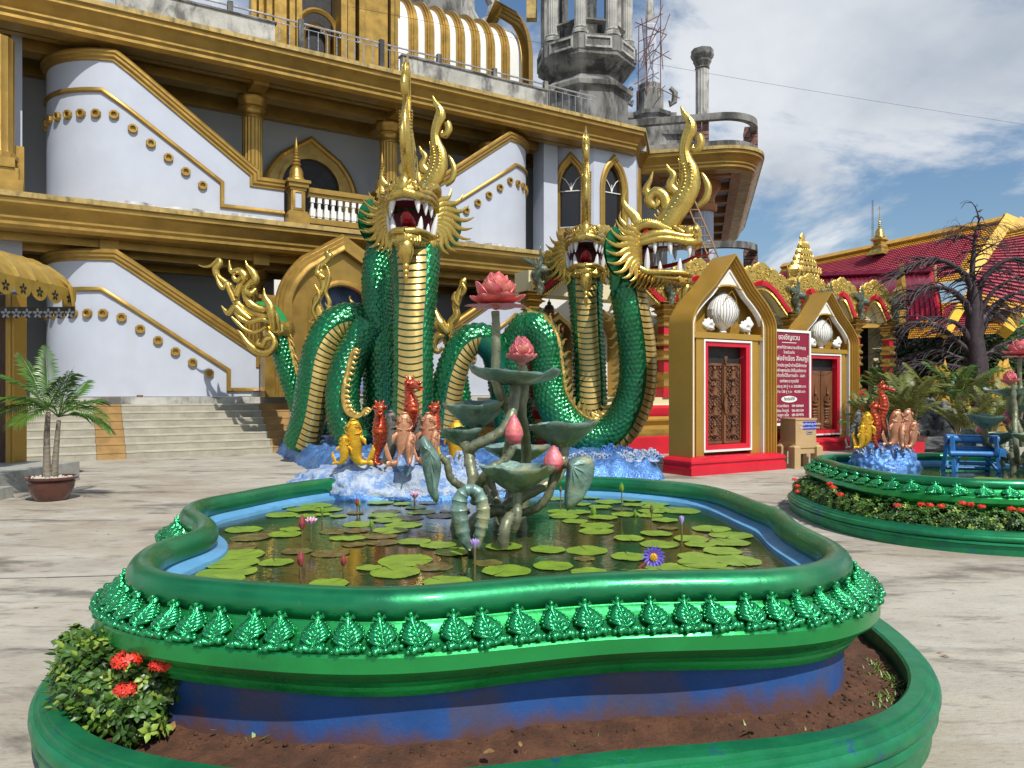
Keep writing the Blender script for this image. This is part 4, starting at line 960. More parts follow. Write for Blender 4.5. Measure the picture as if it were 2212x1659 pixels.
# bay arches: spandrel wall, rope edge, red flame crest, gilded leaf gable
def leafgable(ua_, ub_, zs, zp, first):
    uc = (ua_ + ub_) / 2; hw = (ub_ - ua_) / 2; zi = zs + (zp - zs) * .50
    def mp(x, z_, b_): return (uc + x, HV - b_, z_)
    def curve(w_, z0, z1, n=14, pw=1.6):   # concave flame-like slopes meeting at the apex
        L = [(-w_, z0)]
        for i in range(1, n + 1): t_ = i / n; L.append((-w_ * (1 - t_) ** 1.0 * (1 - .28 * math.sin(math.pi * t_) * -1 if False else 1) , z0 + (z1 - z0) * (t_ ** pw if False else math.sin(t_ * math.pi / 2) ** 1.15)))
        return L + [(-x, z_) for x, z_ in L[-2::-1]]
    a_in = curve(hw - .22, zs, zi)
    # solid tympanum above the arch opening (cream), with opening outline below
    top = [(-hw + .02, zs), (-hw + .02, zs + .4), (0, zp - .2), (hw - .02, zs + .4), (hw - .02, zs)]
    poly = a_in + [(hw - .02, zs), (hw - .02, zs + .35), (0, zp - .15), (-hw + .02, zs + .35), (-hw + .02, zs)]
    half = len(a_in) // 2; mb = MB()
    for s_ in (0, 1):
        pts = (a_in[:half + 1] + [(0, zp - .15), (-hw + .02, zs + .35), (-hw + .02, zs)]) if s_ == 0 else (a_in[half:] + [(hw - .02, zs), (hw - .02, zs + .35), (0, zp - .15)])
        mb.prism(pts, lambda x, z_: mp(x, z_, 0), lambda x, z_: mp(x, z_, -.25))
    mb.build('arch_spandrel', M['cream'], H, smooth=False)
    # rope moulding
    pts = [Vector(mp(x, z_, .05)) for x, z_ in resample2(a_in, 70)]
    mb = MB()
    for k, p in enumerate(pts[:-1]):
        d = (pts[k + 1] - p); mb.tube([p - d * .2, p + d * .5, p + d * 1.2], [.03, .05, .03], 6)
    mb.build('rope_moulding', M['gold'], H)
    # red flame crest
    mb = MB(); pr = resample2(curve(hw - .10, zs + .06, zi + .16), 60)
    for k, (x, z_) in enumerate(pr): 
        s_ = 1 if x < 0 else -1
        mb.tube([mp(x, z_ - .05, .05), mp(x - s_ * .03, z_ + .05, .09), mp(x + s_ * .02, z_ + .11, .05)], [.05, .045, .012], 5)
    mb.build('red_flame_crest', M['red'], H)
    # gilded leaf slopes: two big serrated leaves of curling relief
    for s_ in (-1, 1):
        mb = MB(); out_ = []
        nl = 7
        # board
        bz = zs + .16
        A = Vector((s_ * (hw - .02), 0, zs + .25)); B = Vector((s_ * .0, 0, zp))
        inn = [Vector((x, 0, z_ + .12)) for x, z_ in (curve(hw - .08, zs + .05, zi + .12)[:15] if s_ < 0 else curve(hw - .08, zs + .05, zi + .12)[14:][::-1])]
        lobes = []
        for k in range(21):
            t_ = k / 20; q = A.lerp(B, t_); nrm = Vector((s_ * .62, 0, .78)); q = q + nrm * (.34 * math.sin(math.pi * min(1, t_ * 1.1) ** .8) + .07 * abs(math.sin(t_ * math.pi * 5)))
            lobes.append(q)
        poly = [(p.x, p.z) for p in lobes] + [(p.x, p.z) for p in inn[::-1]]
        mb.prism(poly, lambda x, z_: mp(x, z_, .10), lambda x, z_: mp(x, z_, -.02))
        # curls in relief
        for k in range(60):
            t_ = rnd.random(); i_ = min(14, int(t_ * 15)); p = inn[i_]; j_ = min(20, int(t_ * 20)); q = lobes[j_]; r_ = p.lerp(q, rnd.uniform(.08, .85))
            a0 = rnd.uniform(0, 6.28); cw = rnd.choice((-1, 1)); rr = rnd.uniform(.04, .075)
            mb.tube([(uc + r_.x + rr * (1 - q_ / 9) * math.cos(a0 + cw * q_ * .75), HV - .105, r_.z + rr * (1 - q_ / 9) * math.sin(a0 + cw * q_ * .75)) for q_ in range(8)], [.010, .016, .019, .019, .018, .015, .012, .008], 5)
        for k in range(20):
            q = lobes[k]; q2 = lobes[k + 1]; mb.blob(mp(q.x, q.z - .02, .04), .075, 8, 6, sy=.5)
        mb.build('gilded_leaf', M['gold_leaf'], H, ang=60)
def resample2(pts, n): return [(p.x, p.y) for p in resample([Vector((x, z_, 0)) for x, z_ in pts], n)]
gz = [(5.44, 9.63, 3.85, 5.75), (9.63, 11.9, 3.8, 5.2), (11.9, 14.65, 3.8, 5.3), (14.65, 16.2, 3.8, 5.15), (16.2, 17.75, 3.8, 5.15), (17.75, 19.55, 3.8, 5.2)]
for g_ in gz: leafgable(*g_, False)
for u in (11.9, 16.2): hall_col(u)
# dragon-head finials in the valleys
def finial_mesh():
    mb = MB()
    mb.tube([(0, 0, 0), (.06, -.05, .18), (.0, -.05, .34), (-.08, -.05, .46), (.02, -.08, .60)], [.10, .12, .09, .12, .14], 8)
    mb.blob((.10, -.14, .62), .14, 8, 6, sx=1.5); mb.blob((.24, -.14, .56), .08, 6, 5, sx=1.5)
    for k in range(6): flame(mb, (-.04 - .02 * k, -.06, .62 + .02 * k), .34 - .03 * k, .04, -.10 * k + .1, .05, .5)
    flame(mb, (.0, -.06, .68), .62, .07, .14, .07, .5); flame(mb, (.1, -.1, .3), .2, .03, .1, .04)
    return mb.mesh('dragon_finial', M['teal_metal'], ang=60)
FM = finial_mesh()
for u in (5.5, 9.63, 11.9, 14.65, 16.2, 17.75, 19.6): inst('dragon_finial', FM, H, (u, HV - .12, 3.85), scl=.95)
# gable end board at the right
mb = MB(); mb.prism([(19.7, 3.9), (20.4, 3.9), (20.4, 5.2), (20.25, 5.9), (20.1, 5.1), (19.8, 4.9)], lambda x, z_: (x, HV - .05, z_), lambda x, z_: (x, HV + .1, z_)); mb.build('corner_board', M['portal_gold'], H)
hb('entablature', 'cream', (5.5, HV + .26, 3.94), (19.4, HV + .9, 4.5))
# central gilded pinnacle with green panels
pu = F(1733, 560, HV + 1)[0]; mb = MB()
PZ = lambda py: F(1733, py, HV + 1)[1]
prof = [(.95, PZ(655)), (.95, PZ(640)), (.72, PZ(625)), (.80, PZ(610)), (.62, PZ(600)), (.70, PZ(585)), (.5, PZ(570)), (.40, PZ(558)), (.30, PZ(545)), (.20, PZ(530)), (.10, PZ(518)), (.14, PZ(512)), (.03, PZ(503))]
mb.lathe(prof, 8, c=(pu, HV + 1, 0), sy=.5); mb.build('pinnacle_core', M['gold_dk'], H)
mb = MB()
for k in range(len(prof) - 3):
    r_, z_ = prof[k]; 
    for i in range(9):
        x = (i / 8 - .5) * 2 * r_; flame(mb, (pu + x, HV + 1 - .5 * math.sqrt(max(0, r_ * r_ - x * x)) - .05, z_ - .1), .20, .02, x * .10, .06, .5)
mb.build('pinnacle_flames', M['gold_leaf'], H, kind='stuff')
M['green_enamel'] = mat('green_enamel', (.01, .26, .07), .35, 0, .1, 3)
for s_ in (-1, 1):
    mb = MB(); mb.prism([(pu + s_ * .25, PZ(610)), (pu + s_ * .9, PZ(655)), (pu + s_ * 1.05, PZ(700)), (pu + s_ * .2, PZ(700))], lambda x, z_: (x, HV + .5, z_), lambda x, z_: (x, HV + .7, z_)); mb.build('green_panel', M['green_enamel'], H, smooth=False)
    mb = MB(); mb.tube([(pu + s_ * .2, HV + .45, PZ(612)), (pu + s_ * .6, HV + .45, PZ(630)), (pu + s_ * .9, HV + .45, PZ(650)), (pu + s_ * 1.12, HV + .45, PZ(640)), (pu + s_ * 1.05, HV + .45, PZ(625))], [.06, .08, .09, .08, .04], 7); mb.build('scroll', M['gold'], H)
# arched niches with gold ribs and Thai lettering above
def niche(u0, u1, zs, nm=''):
    uc = (u0 + u1) / 2; w_ = (u1 - u0) / 2
    def mp(x, z_, b_): return (uc + x, HV + 1.5 - b_, z_)
    ribbon(arch_pts(w_, 1.44, zs, zs + w_ * 1.15), [(-.08, 0), (-.08, .5), (-.02, .56), (.08, .56), (.08, 0)], mp).build('niche_arch', M['gold_wall'], H)
for u0, u1 in ((6.4, 7.35), (7.75, 8.95), (9.3, 10.1), (10.45, 11.75), (12.4, 13.9), (15.2, 16.3)): niche(u0, u1, 3.0)
def thai(txt, size, parent, loc, rot, m_, name='lettering', align='CENTER', ext=.002, sx=1.):
    c = bpy.data.curves.new(name, 'FONT'); c.body = txt; c.size = size; c.align_x = align; c.extrude = ext; c.resolution_u = 3; c.materials.append(m_)
    tmp = bpy.data.objects.new('tmp', c); COL.objects.link(tmp); bpy.context.view_layer.update()
    me = bpy.data.meshes.new_from_object(tmp.evaluated_get(bpy.context.evaluated_depsgraph_get())); me.name = name; bpy.data.objects.remove(tmp)
    o = bpy.data.objects.new(name, me); COL.objects.link(o); o.parent = parent; o.location = loc; o.rotation_euler = rot; o.scale = (sx, 1, 1); o['kind'] = 'stuff'; return o
for (uc, s_) in ((6.87, 'ปางห้ามสมุทร'), (11.1, 'ปางห้ามสมุทร')):
    n_ = [ ]; cl = []
    for ch in s_:
        if ch in 'ัิีึืุู่้๊๋์็' and cl: cl[-1] += ch
        else: cl.append(ch)
    for i, ch in enumerate(cl):
        a = R(112 - i * (84 / len(cl))); thai(ch, .17, H, (uc + .52 * math.cos(a) + (.0), HV + 1.49, 3.1 + .56 * math.sin(a)), (R(90), a - R(90), 0), M['black'])
    o_ = None
# Buddha statues in the niches
def buddha(name, u, v, s_, mats, label, raised=1):
    root = empty(name, FWld(u, v, 1.44), FA, label=label, cat='statue')
    mb = MB(); mb.lathe([(.36, 0), (.38, .06), (.34, .2), (.26, .30), (.28, .34), (.34, .40), (.34, .46), (.24, .5)], 18); mb.build('lotus_base', mats[1], root)
    mb = MB()
    for x in (-.08, .08): mb.tube([(x, 0, .50), (x, 0, .62), (x, 0, .78)], [.035, .035, .045], 8); mb.blob((x, -.07, .52), .05, 8, 5, sy=2, sz=.6)
    mb.build('foot', mats[2], root)
    mb = MB(); mb.tube([(0, 0, .74), (0, 0, 1.2), (0, 0, 1.55), (0, 0, 1.78), (0, 0, 1.92), (0, 0, 2.0)], [.24, .20, .17, .22, .20, .08], 14, flat=((0, 1, 0), .55), up=(1, 0, 0))
    for x in (-.14, .14): mb.tube([(x, .02, .74), (x * 1.4, .02, 1.2), (x * 1.35, .02, 1.7)], [.13, .10, .06], 8, flat=((0, 1, 0), .35), up=(1, 0, 0))
    mb.build('robe', mats[0], root)
    for sx in (-1, 1):
        am = MB(); am.tube([(sx * .20, 0, 1.86), (sx * .27, 0, 1.66), (sx * .26, -.06, 1.48), (sx * .23, -.22, 1.56), (sx * .22, -.26, 1.66)], [.065, .055, .048, .038, .03], 8)
        am.blob((sx * .22, -.27, 1.71), .05, 8, 6, sx=.9, sy=.4, sz=1.2)
        for k in range(4): am.tube([(sx * (.185 + .024 * k), -.275, 1.75), (sx * (.185 + .024 * k), -.28, 1.80 + .012 * (1.5 - abs(k - 1.5)))], [.011, .008], 5)
        am.tube([(sx * .18, -.275, 1.69), (sx * .15, -.28, 1.74)], [.012, .008], 5); am.build('arm', mats[2], root)
    mb = MB(); mb.tube([(0, 0, 1.96), (0, 0, 2.06)], .06, 8); mb.blob((0, 0, 2.18), .125, 14, 10, sz=1.25, sy=1.05)
    mb.tube([(0, -.12, 2.20), (0, -.155, 2.155), (0, -.13, 2.14)], [.014, .02, .012], 6); mb.tube([(-.035, -.128, 2.10), (0, -.137, 2.097), (.035, -.128, 2.10)], .010, 5)
    for x in (-1, 1): mb.tube([(x * .125, 0, 2.24), (x * .135, 0, 2.16), (x * .125, 0, 2.08)], [.02, .018, .014], 5); mb.blob((x * .045, -.115, 2.195), .018, 6, 4, sz=.5)
    mb.build('head', mats[2], root)
    mb = MB(); mb.blob((0, .01, 2.26), .13, 14, 8, sz=.95); mb.blob((0, .01, 2.40), .055, 10, 6); mb.tube([(0, .01, 2.42), (0, .01, 2.52)], [.03, .006], 8); mb.build('hair', M['black'] if raised else mats[2], root)
    root.scale = (s_,) * 3; return root
buddha('buddha_statue', 6.60, HV + 1.0, 1.0, (M['bronze'], M['bronze'], M['bronze']), 'bronze brown standing Buddha in the niche behind the upper pink lotus')
buddha('buddha_statue', 10.55, HV + .9, 1.0, (M['olive'], M['moss'], M['bronze']), 'olive gold robed standing Buddha on a mossy green lotus base beside the gateway')

# ================================================================== GOLD GATEWAYS WITH CARVED DOORS
def gateway(loc, label, plain):
    root = empty('gold_gateway', loc, FA, label=label, cat='gateway', group='pointed gold gateways')
    def gb(name, m_, a, b_): return MB().box(a, b_).build(name, M[m_], root)
    Wd = 2.66; x0, x1 = .14, Wd - .14; cxg = Wd / 2; hw = (x1 - x0) / 2; f0 = .12; dp = .66
    ribbon([(0, dp + .12), (0, 0), (Wd, 0), (Wd, dp + .12)], [(0, 0), (0, .15), (-.03, .17), (-.03, .21), (.0, .23), (.0, .27), (-.05, .31), (-.10, .33), (-.20, .335)], lambda x, y, b_: (x, y, b_), caps=False).build('red_plinth', M['red'], root, ang=25)
    mb = MB(); mb.box((.12, .14, .1), (Wd - .12, dp + .1, .334)); mb.build('plinth_core', M['red'], root)
    zs, za = 3.15, 4.32
    def arc2(w_, zb, zs_, za_, n=12):
        L = [(-w_, zb), (-w_, zs_)]; h = za_ - zs_
        for i in range(1, n): t_ = i / n; L.append((-w_ * (1 - t_ ** 2 * .62), zs_ + h * .45 * t_ * (1 + .35 * t_)))
        return L + [(0, za_)] + [(-x, z_) for x, z_ in L[::-1]]
    outer = arc2(hw, .335, zs - .25, za)
    def mp(x, z_, b_): return (cxg + x, f0 - b_, z_)
        # outer shell with stepped mouldings
    pr = [(0, -dp + .02), (0, -.0), (-.025, .0), (-.03, -.035), (-.055, -.035), (-.06, -.08), (-.085, -.08), (-.09, -.13), (-.12, -.13), (-.125, -.17), (-.16, -.17), (-.16, -.34)]
    ribbon(outer, [(-a * -1 if False else a, b_) for a, b_ in [(-p[0], p[1]) for p in pr]], mp).build('arch_shell', M['portal_gold'], root, ang=25)
    ribbon(arc2(hw - .185, .335, zs - .26, za - .29), [(.0, -.30), (.0, -.165), (.03, -.165), (.03, -.30)], mp).build('white_edge', M['white'], root, ang=25)
    # back and tympanum
    mb = MB(); mb.prism(arc2(hw - .05, .335, zs - .26, za - .08), lambda x, z_: mp(x, z_, -.50), lambda x, z_: mp(x, z_, -.62)); mb.build('back_panel', M['portal_gold'], root, smooth=False)
    mb = MB(); rp = round_pts(hw - .22, 2.74, 2.93, .80); top = arc2(hw - .19, 2.74, zs - .26, za - .29)
    o_, i_ = to_arch(top, rp, 50); frame_between(o_, i_, lambda x, z_, b_: mp(x, z_, -.19), 0, 0, 'white_tympanum', M['white'], root)
    ribbon(rp, [(-.0, -.50), (-.0, -.17), (.035, -.16), (.035, -.20)], mp).build('niche_lining', M['portal_gold'], root, ang=40)
    gb('lintel', 'portal_gold', (x0 + .18, f0 + .19, 2.64), (x1 - .18, f0 + .52, 2.755))
    for s_ in (-1, 1):
        a, b_ = sorted((cxg + s_ * .66, cxg + s_ * (hw - .18))); gb('jamb', 'portal_gold', (a, f0 + .26, .335), (b_, f0 + .5, 2.64))
        gb('jamb_step', 'portal_gold', (a + (.0 if s_ > 0 else .14), f0 + .22, .335), (b_ - (.14 if s_ > 0 else 0), f0 + .255, 2.64))
    # door opening frame
    ribbon([(-.66, .42), (-.66, 2.60), (.66, 2.60), (.66, .42)], [(-.02, -.28), (-.02, -.20), (.02, -.20), (.02, -.28)], mp, closed=True).build('white_frame', M['white'], root, smooth=False)
    ribbon([(-.59, .49), (-.59, 2.54), (.59, 2.54), (.59, .49)], [(-.05, -.40), (-.05, -.23), (.05, -.23), (.05, -.40)], mp, closed=True).build('red_frame', M['red'], root, smooth=False)
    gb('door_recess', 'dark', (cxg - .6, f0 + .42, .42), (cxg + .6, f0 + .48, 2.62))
    rr = random.Random(3 if plain else 5)
    for s_ in (-1, 1):
        a, b_ = (cxg - .50, cxg - .015) if s_ < 0 else (cxg + .015, cxg + .50)
        leaf = MB(); leaf.box((a, f0 + .36, .55), (b_, f0 + .41, 2.16)); d = leaf.build('carved_door_leaf', M['wood' if plain else 'wood_dk'], root, smooth=False)
        cv = MB(); mx_ = (a + b_) / 2
        if not plain:
            for (xa, xb, za_, zb_) in ((a, a + .03, .55, 2.16), (b_ - .03, b_, .55, 2.16), (a, b_, .55, .60), (a, b_, 2.11, 2.16)): cv.box((xa, f0 + .335, za_), (xb, f0 + .36, zb_))
            for k in range(34):
                for c_ in range(9): cv.blob((a + .04 + (b_ - a - .08) * (c_ + .5) / 9 + rr.uniform(-.012, .012), f0 + .355, .62 + k * .044 + rr.uniform(-.01, .01)), rr.uniform(.013, .024), 5, 4, sz=rr.uniform(.8, 1.5)) if (c_ + k) % 2 else None
            for k in range(26):
                p0 = Vector((rr.uniform(a + .06, b_ - .06), f0 + .345, rr.uniform(.66, 2.05))); cw = rr.choice((-1, 1)); a0 = rr.uniform(0, 6.28); r0 = rr.uniform(.03, .055)
                cv.tube([p0 + Vector((r0 * (1 - q_ / 10) * math.cos(a0 + cw * q_ * .7), -.008, r0 * (1 - q_ / 10) * math.sin(a0 + cw * q_ * .7))) for q_ in range(9)], [.006, .010, .012, .012, .011, .010, .009, .007, .005], 5)
            figs = (.82, 1.22, 1.62, 1.95)
            for z_ in figs:
                cv.blob((mx_, f0 + .33, z_ + .10), .035, 8, 6, sz=1.2); cv.tube([(mx_, f0 + .335, z_ + .13), (mx_, f0 + .335, z_ + .20)], [.022, .004], 6)
                cv.tube([(mx_, f0 + .34, z_ - .08), (mx_, f0 + .33, z_ - .02), (mx_, f0 + .33, z_ + .06)], [.075, .055, .06], 8)
                cv.tube([(mx_ - .11, f0 + .34, z_ - .09), (mx_, f0 + .325, z_ - .11), (mx_ + .11, f0 + .34, z_ - .09)], [.02, .032, .02], 6)
        else:
            for z_, sc2 in ((1.35, 1.0),):
                cv.blob((mx_, f0 + .33, z_ + .18), .045, 10, 8, sz=1.2); cv.tube([(mx_, f0 + .335, z_ + .22), (mx_, f0 + .335, z_ + .30), (mx_ + .01, f0 + .34, z_ + .44)], [.035, .02, .004], 8)
                cv.tube([(mx_, f0 + .34, z_ - .06), (mx_, f0 + .33, z_ + .04), (mx_, f0 + .33, z_ + .12)], [.06, .055, .085], 10, flat=((0, 1, 0), .6))
                for q_ in (-1, 1): cv.tube([(mx_ + q_ * .09, f0 + .335, z_ + .10), (mx_ + q_ * .12, f0 + .33, z_ - .01), (mx_ + q_ * .02, f0 + .32, z_ - .04)], [.025, .022, .018], 6)
                cv.tube([(mx_ - .13, f0 + .34, z_ - .12), (mx_, f0 + .325, z_ - .14), (mx_ + .13, f0 + .34, z_ - .12)], [.03, .045, .03], 7)
            for k in range(5): cv.blob((mx_, f0 + .34, 1.10 - k * .075), .12 - .006 * k, 10, 5, sz=.42, sy=.35)
            cv.tube([(mx_ - .14, f0 + .34, .66), (mx_, f0 + .33, .63), (mx_ + .14, f0 + .34, .66)], .02, 6); cv.blob((mx_, f0 + .34, .73), .13, 10, 6, sz=.6, sy=.35)
        cv.build('relief_carving', M['wood'], root, ang=50, kind='stuff')
    if not plain:
        mb = MB(); mb.box((cxg - .03, f0 + .30, .56), (cxg + .03, f0 + .355, 2.15)); mb.build('door_stile', M['wood'], root)
        mb = MB(); mb.prism([(0, 1.12), (.05, 1.34), (0, 1.56), (-.05, 1.34)], lambda x, z_: (cxg + x, f0 + .27, z_), lambda x, z_: (cxg + x, f0 + .30, z_))
        mb.prism([(0, 2.12), (.05, 2.30), (-.05, 2.30)], lambda x, z_: (cxg + x, f0 + .27, z_), lambda x, z_: (cxg + x, f0 + .30, z_)); mb.build('door_boss', M['wood'], root)
    # glossy glass sheet would only mirror the sky here; scarf hanging at the top
    mb = MB(); pts = [(cxg - .46 + .92 * i / 12, f0 + .22, 2.30 - .10 * math.sin(math.pi * i / 12)) for i in range(13)]; mb.tube(pts, .006, 5); mb.build('hanging_cord', M['black'], root)
    # white lotus bulb and side leaves
    mb = MB(); n = 40; vs = []; pf = [(.06, 0), (.10, .03), (.07, .07), (.10, .10), (.26, .20), (.37, .36), (.38, .48), (.32, .62), (.20, .74), (.09, .82), (.02, .87)]
    for r_, z_ in pf:
        for i in range(n): k_ = 1 - .030 * (i % 4 == 0) * (r_ > .12); a = 2 * math.pi * i / n; vs.append((cxg + r_ * k_ * math.cos(a), f0 + .36 + r_ * k_ * math.sin(a) * .7, 2.755 + z_))
    mb.add(vs, [(k * n + i, k * n + (i + 1) % n, (k + 1) * n + (i + 1) % n, (k + 1) * n + i) for k in range(len(pf) - 1) for i in range(n)]); bl = mb.build('lotus_bulb', M['white'], root, ang=25)
    mb = MB()
    for q in range(17):
        a = R(-178 + q * 11); mb.tube([(cxg + r_ * math.cos(a) * 1.01, f0 + .36 + r_ * math.sin(a) * .71, 2.755 + z_) for r_, z_ in pf[4:]], .0045, 4)
    mb.build('petal_line', M['conc'], root)
    for s_ in (-1, 1):
        mb = MB()
        mb.tube([(cxg + s_ * r_, f0 + .36 - .7 * math.sqrt(max(0, .36 ** 2 - r_ * r_)) * .98, 2.755 + z_) for r_, z_ in ((.0, .84), (.12, .72), (.24, .5), (.28, .36), (.20, .2), (.08, .1))], .008, 5); mb.build('petal_edge', M['gold_wall'], root)
        mb = MB(); rs = random.Random(9)
        for k in range(6):
            a = R(lerp(-25, 165, k / 5)); c0 = Vector((cxg + s_ * .52, f0 + .30, 2.89)); e = c0 + Vector((math.cos(a) * .17 * 1.0, -.05, math.sin(a) * .15)); mb.tube([c0, c0.lerp(e, .5) + Vector((0, -.05, 0)), e], [.05, .075, .02], 7)
        mb.blob((cxg + s_ * .52, f0 + .28, 2.89), .09, 8, 6)
        if s_ > 0: mb.tube([(cxg + .62, f0 + .3, 2.85), (cxg + .70, f0 + .28, 3.0), (cxg + .68, f0 + .3, 3.12)], [.07, .12, .04], 8, flat=((0, 1, 0), .4)); mb.tube([(cxg + .62, f0 + .25, 2.80), (cxg + .66, f0 + .22, 2.66)], [.03, .02], 6)
        mb.build('white_lotus_leaf', M['white'], root)
    return root
G1 = Vector((3.36, 14.3, 0))
gateway(G1, 'nearer gold gateway with dense dark carved wooden doors', False)
gateway(G1 + Vector((4.26, 5.65, 0)), 'farther gold gateway with plainer reddish doors carved with two praying figures', True)
# glass-fronted shine on doors is left to the varnish; sign board between the gateways
SW, SH = 1.42, 2.12; sc0 = W(1748, 914, 17.9)
SG = empty('donation_sign', FWld(0, 0, 0) * 0 + Vector((sc0.x - SW * FU.x, sc0.y - SW * FU.y, sc0.z)), FA, label='maroon board with white Thai lettering between the two gateways', cat='sign')
MB().box((0, 0, 0), (SW, .05, SH)).build('board', M['sign_red'], SG)
ribbon([(0, 0), (SW, 0), (SW, SH), (0, SH)], [(-.02, -.01), (-.02, .075), (.035, .075), (.035, -.01)], lambda x, z_, b_: (x, .03 - b_ + .02, z_), closed=True).build('white_frame', M['white'], SG, smooth=False)
lines = [('ขอเชิญชวน', .165, 1.93), ('ชาวพุทธที่ปรารถนาจะสร้างบุญ', .098, 1.72), ('โดยร่วมกับ', .09, 1.61), ('หลวงพ่อจำเนียร สีลเสฏโฐ', .150, 1.45), ('จัดสร้างประตูหน้าต่างไม้สักทอง', .10, 1.31), ('แกะสลักพุทธประวัติในอดีตกาล', .10, 1.19), ('เพื่อติดตั้งไว้ในทางเข้า - ออก', .10, 1.075), ('องค์พระธาตุเจดีย์', .095, .95), ('มีบานประตู 30 คู่ ๆ ละ 250,000 บาท', .085, .83), ('หน้าต่าง 128 คู่ ๆ ละ   40,000 บาท', .085, .71)]
for s_, sz_, z_ in lines: thai(s_, sz_, SG, (SW / 2, -.004, z_), (R(90), 0, 0), M['white'])
MB().box((SW / 2 - .25, -.006, 1.855), (SW / 2 + .25, -.001, 1.868)).build('underline', M['white'], SG)
mb = MB(); mb.prism([(SW / 2 + .27 * math.cos(a * math.pi / 16), .565 + .075 * math.sin(a * math.pi / 16)) for a in range(32)], lambda x, z_: (x, -.008, z_), lambda x, z_: (x, -.001, z_)); mb.build('white_oval', M['white'], SG, smooth=False)
thai('ติดต่อได้ที่', .095, SG, (SW / 2, -.012, .54), (R(90), 0, 0), M['black'])
for s_, n_, z_ in (('พระครูภาวนาธิคุณ', '084-0684664', .385), ('พระเนียม ไกรภูมิ', '086-9651524', .275), ('อาจรรยา สมัย', '089-5874976', .175), ('คุณเอก เพ็งธนังค์', '087-8847535', .08)):
    thai(s_, .088, SG, (.70, -.004, z_), (R(90), 0, 0), M['white'], align='RIGHT'); thai(n_, .078, SG, (.80, -.004, z_), (R(90), 0, 0), M['white'], align='LEFT')
for x in (.05, SW - .09): MB().box((x, .055, -sc0.z), (x + .04, .09, SH)).build('post', M['white'], SG)
# donation box
DB = empty('donation_box', Vector((5.80, 15.75, 0)), FA - R(8), label='tan donation box on four legs with a blue lettered label', cat='box')
def db(name, m_, a, b_): return MB().box(a, b_).build(name, M[m_], DB)
db('body', 'box', (.10, .04, .52), (.66, .48, 1.0)); db('lid', 'box', (.085, .025, 1.0), (.675, .495, 1.03)); db('apron', 'box', (.06, .0, .42), (.70, .52, .52))
for x in (0, .60):
    for y in (.0, .38):
        db('leg', 'box', (x, y - .04, 0), (x + .16, y + .14, .44)); mb = MB(); mb.lathe([(.113, 0), (.0, .07)], 4, rot=R(45), cap=False); mb.build('leg_cap', M['box'], DB, loc=(x + .08, y + .05, .44), smooth=False)
db('side_rail', 'box', (.16, .02, .30), (.60, .06, .42)); db('blue_sign', 'blue_label', (.30, .032, .80), (.655, .04, .965))
thai('ทำบุญสร้างประตู-หน้าต่าง', .058, DB, (.478, .029, .895), (R(90), 0, 0), M['white']); thai('ไว้ในพระธาตุเจดีย์ ตามกำลังศรัทธา', .040, DB, (.478, .029, .825), (R(90), 0, 0), M['white'])
ribbon([(.41, .715), (.54, .715), (.54, .755), (.41, .755)], [(-.012, 0), (-.012, .012), (.012, .012), (.012, 0)], lambda x, z_, b_: (x, .04 - b_, z_), closed=True).build('slot_frame', M['steel'], DB, smooth=False); db('slot', 'black', (.415, .035, .72), (.535, .0395, .75))

# ================================================================== NAGAS
# --- blue wave-rock platform under them
def rough_block(name, outline, h, m_, parent=None, res=.085, seed=0., amp=.10, ztop=None, **kw):
    """irregular rock slab: outline polygon in plan, domed edge, ruffled surface"""
    xs = [p[0] for p in outline]; ys = [p[1] for p in outline]
    mb = MB(); nx = int((max(xs) - min(xs)) / res) + 2; ny = int((max(ys) - min(ys)) / res) + 2
    def inside_d(x, y):
        d = 1e9; ins = False; n = len(outline)
        for i in range(n):
            (x0, y0), (x1, y1) = outline[i], outline[(i + 1) % n]
            if (y0 > y) != (y1 > y) and x < (x1 - x0) * (y - y0) / (y1 - y0) + x0: ins = not ins
            ex, ey = x1 - x0, y1 - y0; t_ = max(0, min(1, ((x - x0) * ex + (y - y0) * ey) / (ex * ex + ey * ey))); d = min(d, math.hypot(x - x0 - ex * t_, y - y0 - ey * t_))
        return d if ins else -d
    vs = []; fs = []; keep = {}
    for j in range(ny):
        for i in range(nx):
            x = min(xs) + i * res; y = min(ys) + j * res; d = inside_d(x, y)
            if d > -.17:
                p = Vector((x * 2.2 + seed, y * 2.2, seed)); e = max(0, min(1, (d + .10) / .22)) ** .55
                z_ = e * h * (1 + .0 * 1) + e * amp * (noise.noise(p * 1.3) + .7 * abs(noise.noise(p * 3.1)) + .35 * noise.noise(p * 7))
                keep[(i, j)] = len(vs); vs.append((x + .03 * noise.noise(p * 5), y + .03 * noise.noise(p * 5 + Vector((9, 0, 0))), z_ - .03))
    for (i, j), a in keep.items():
        q = [(i, j), (i + 1, j), (i + 1, j + 1), (i, j + 1)]
        if all(k in keep for k in q): fs.append(tuple(keep[k] for k in q))
    mb.add(vs, fs); return mb.build(name, m_, parent, ang=0, **kw)
def wave_mesh():
    """a breaking wave: rising plume with curled tips"""
    mb = MB()
    for k, (x, h, cur) in enumerate([(-.10, .16, -1), (-.055, .24, -1), (0, .30, 1), (.055, .24, 1), (.10, .16, 1)]):
        pts = [(x * .4, 0, 0), (x * .7, 0, h * .4), (x, 0, h * .75), (x + cur * .03, -.01, h), (x + cur * .065, -.015, h * .98), (x + cur * .07, -.015, h * .88), (x + cur * .05, -.01, h * .86)]
        mb.tube(pts, [.035, .034, .028, .024, .022, .020, .012], 6)
        mb.blob((x + cur * .055, -.02, h * .90), .020, 6, 4)
    mb.blob((0, 0, .03), .10, 8, 5, sz=.5)
    return mb.mesh('wave_crest', M['foam'], ang=60)
WVM = wave_mesh()
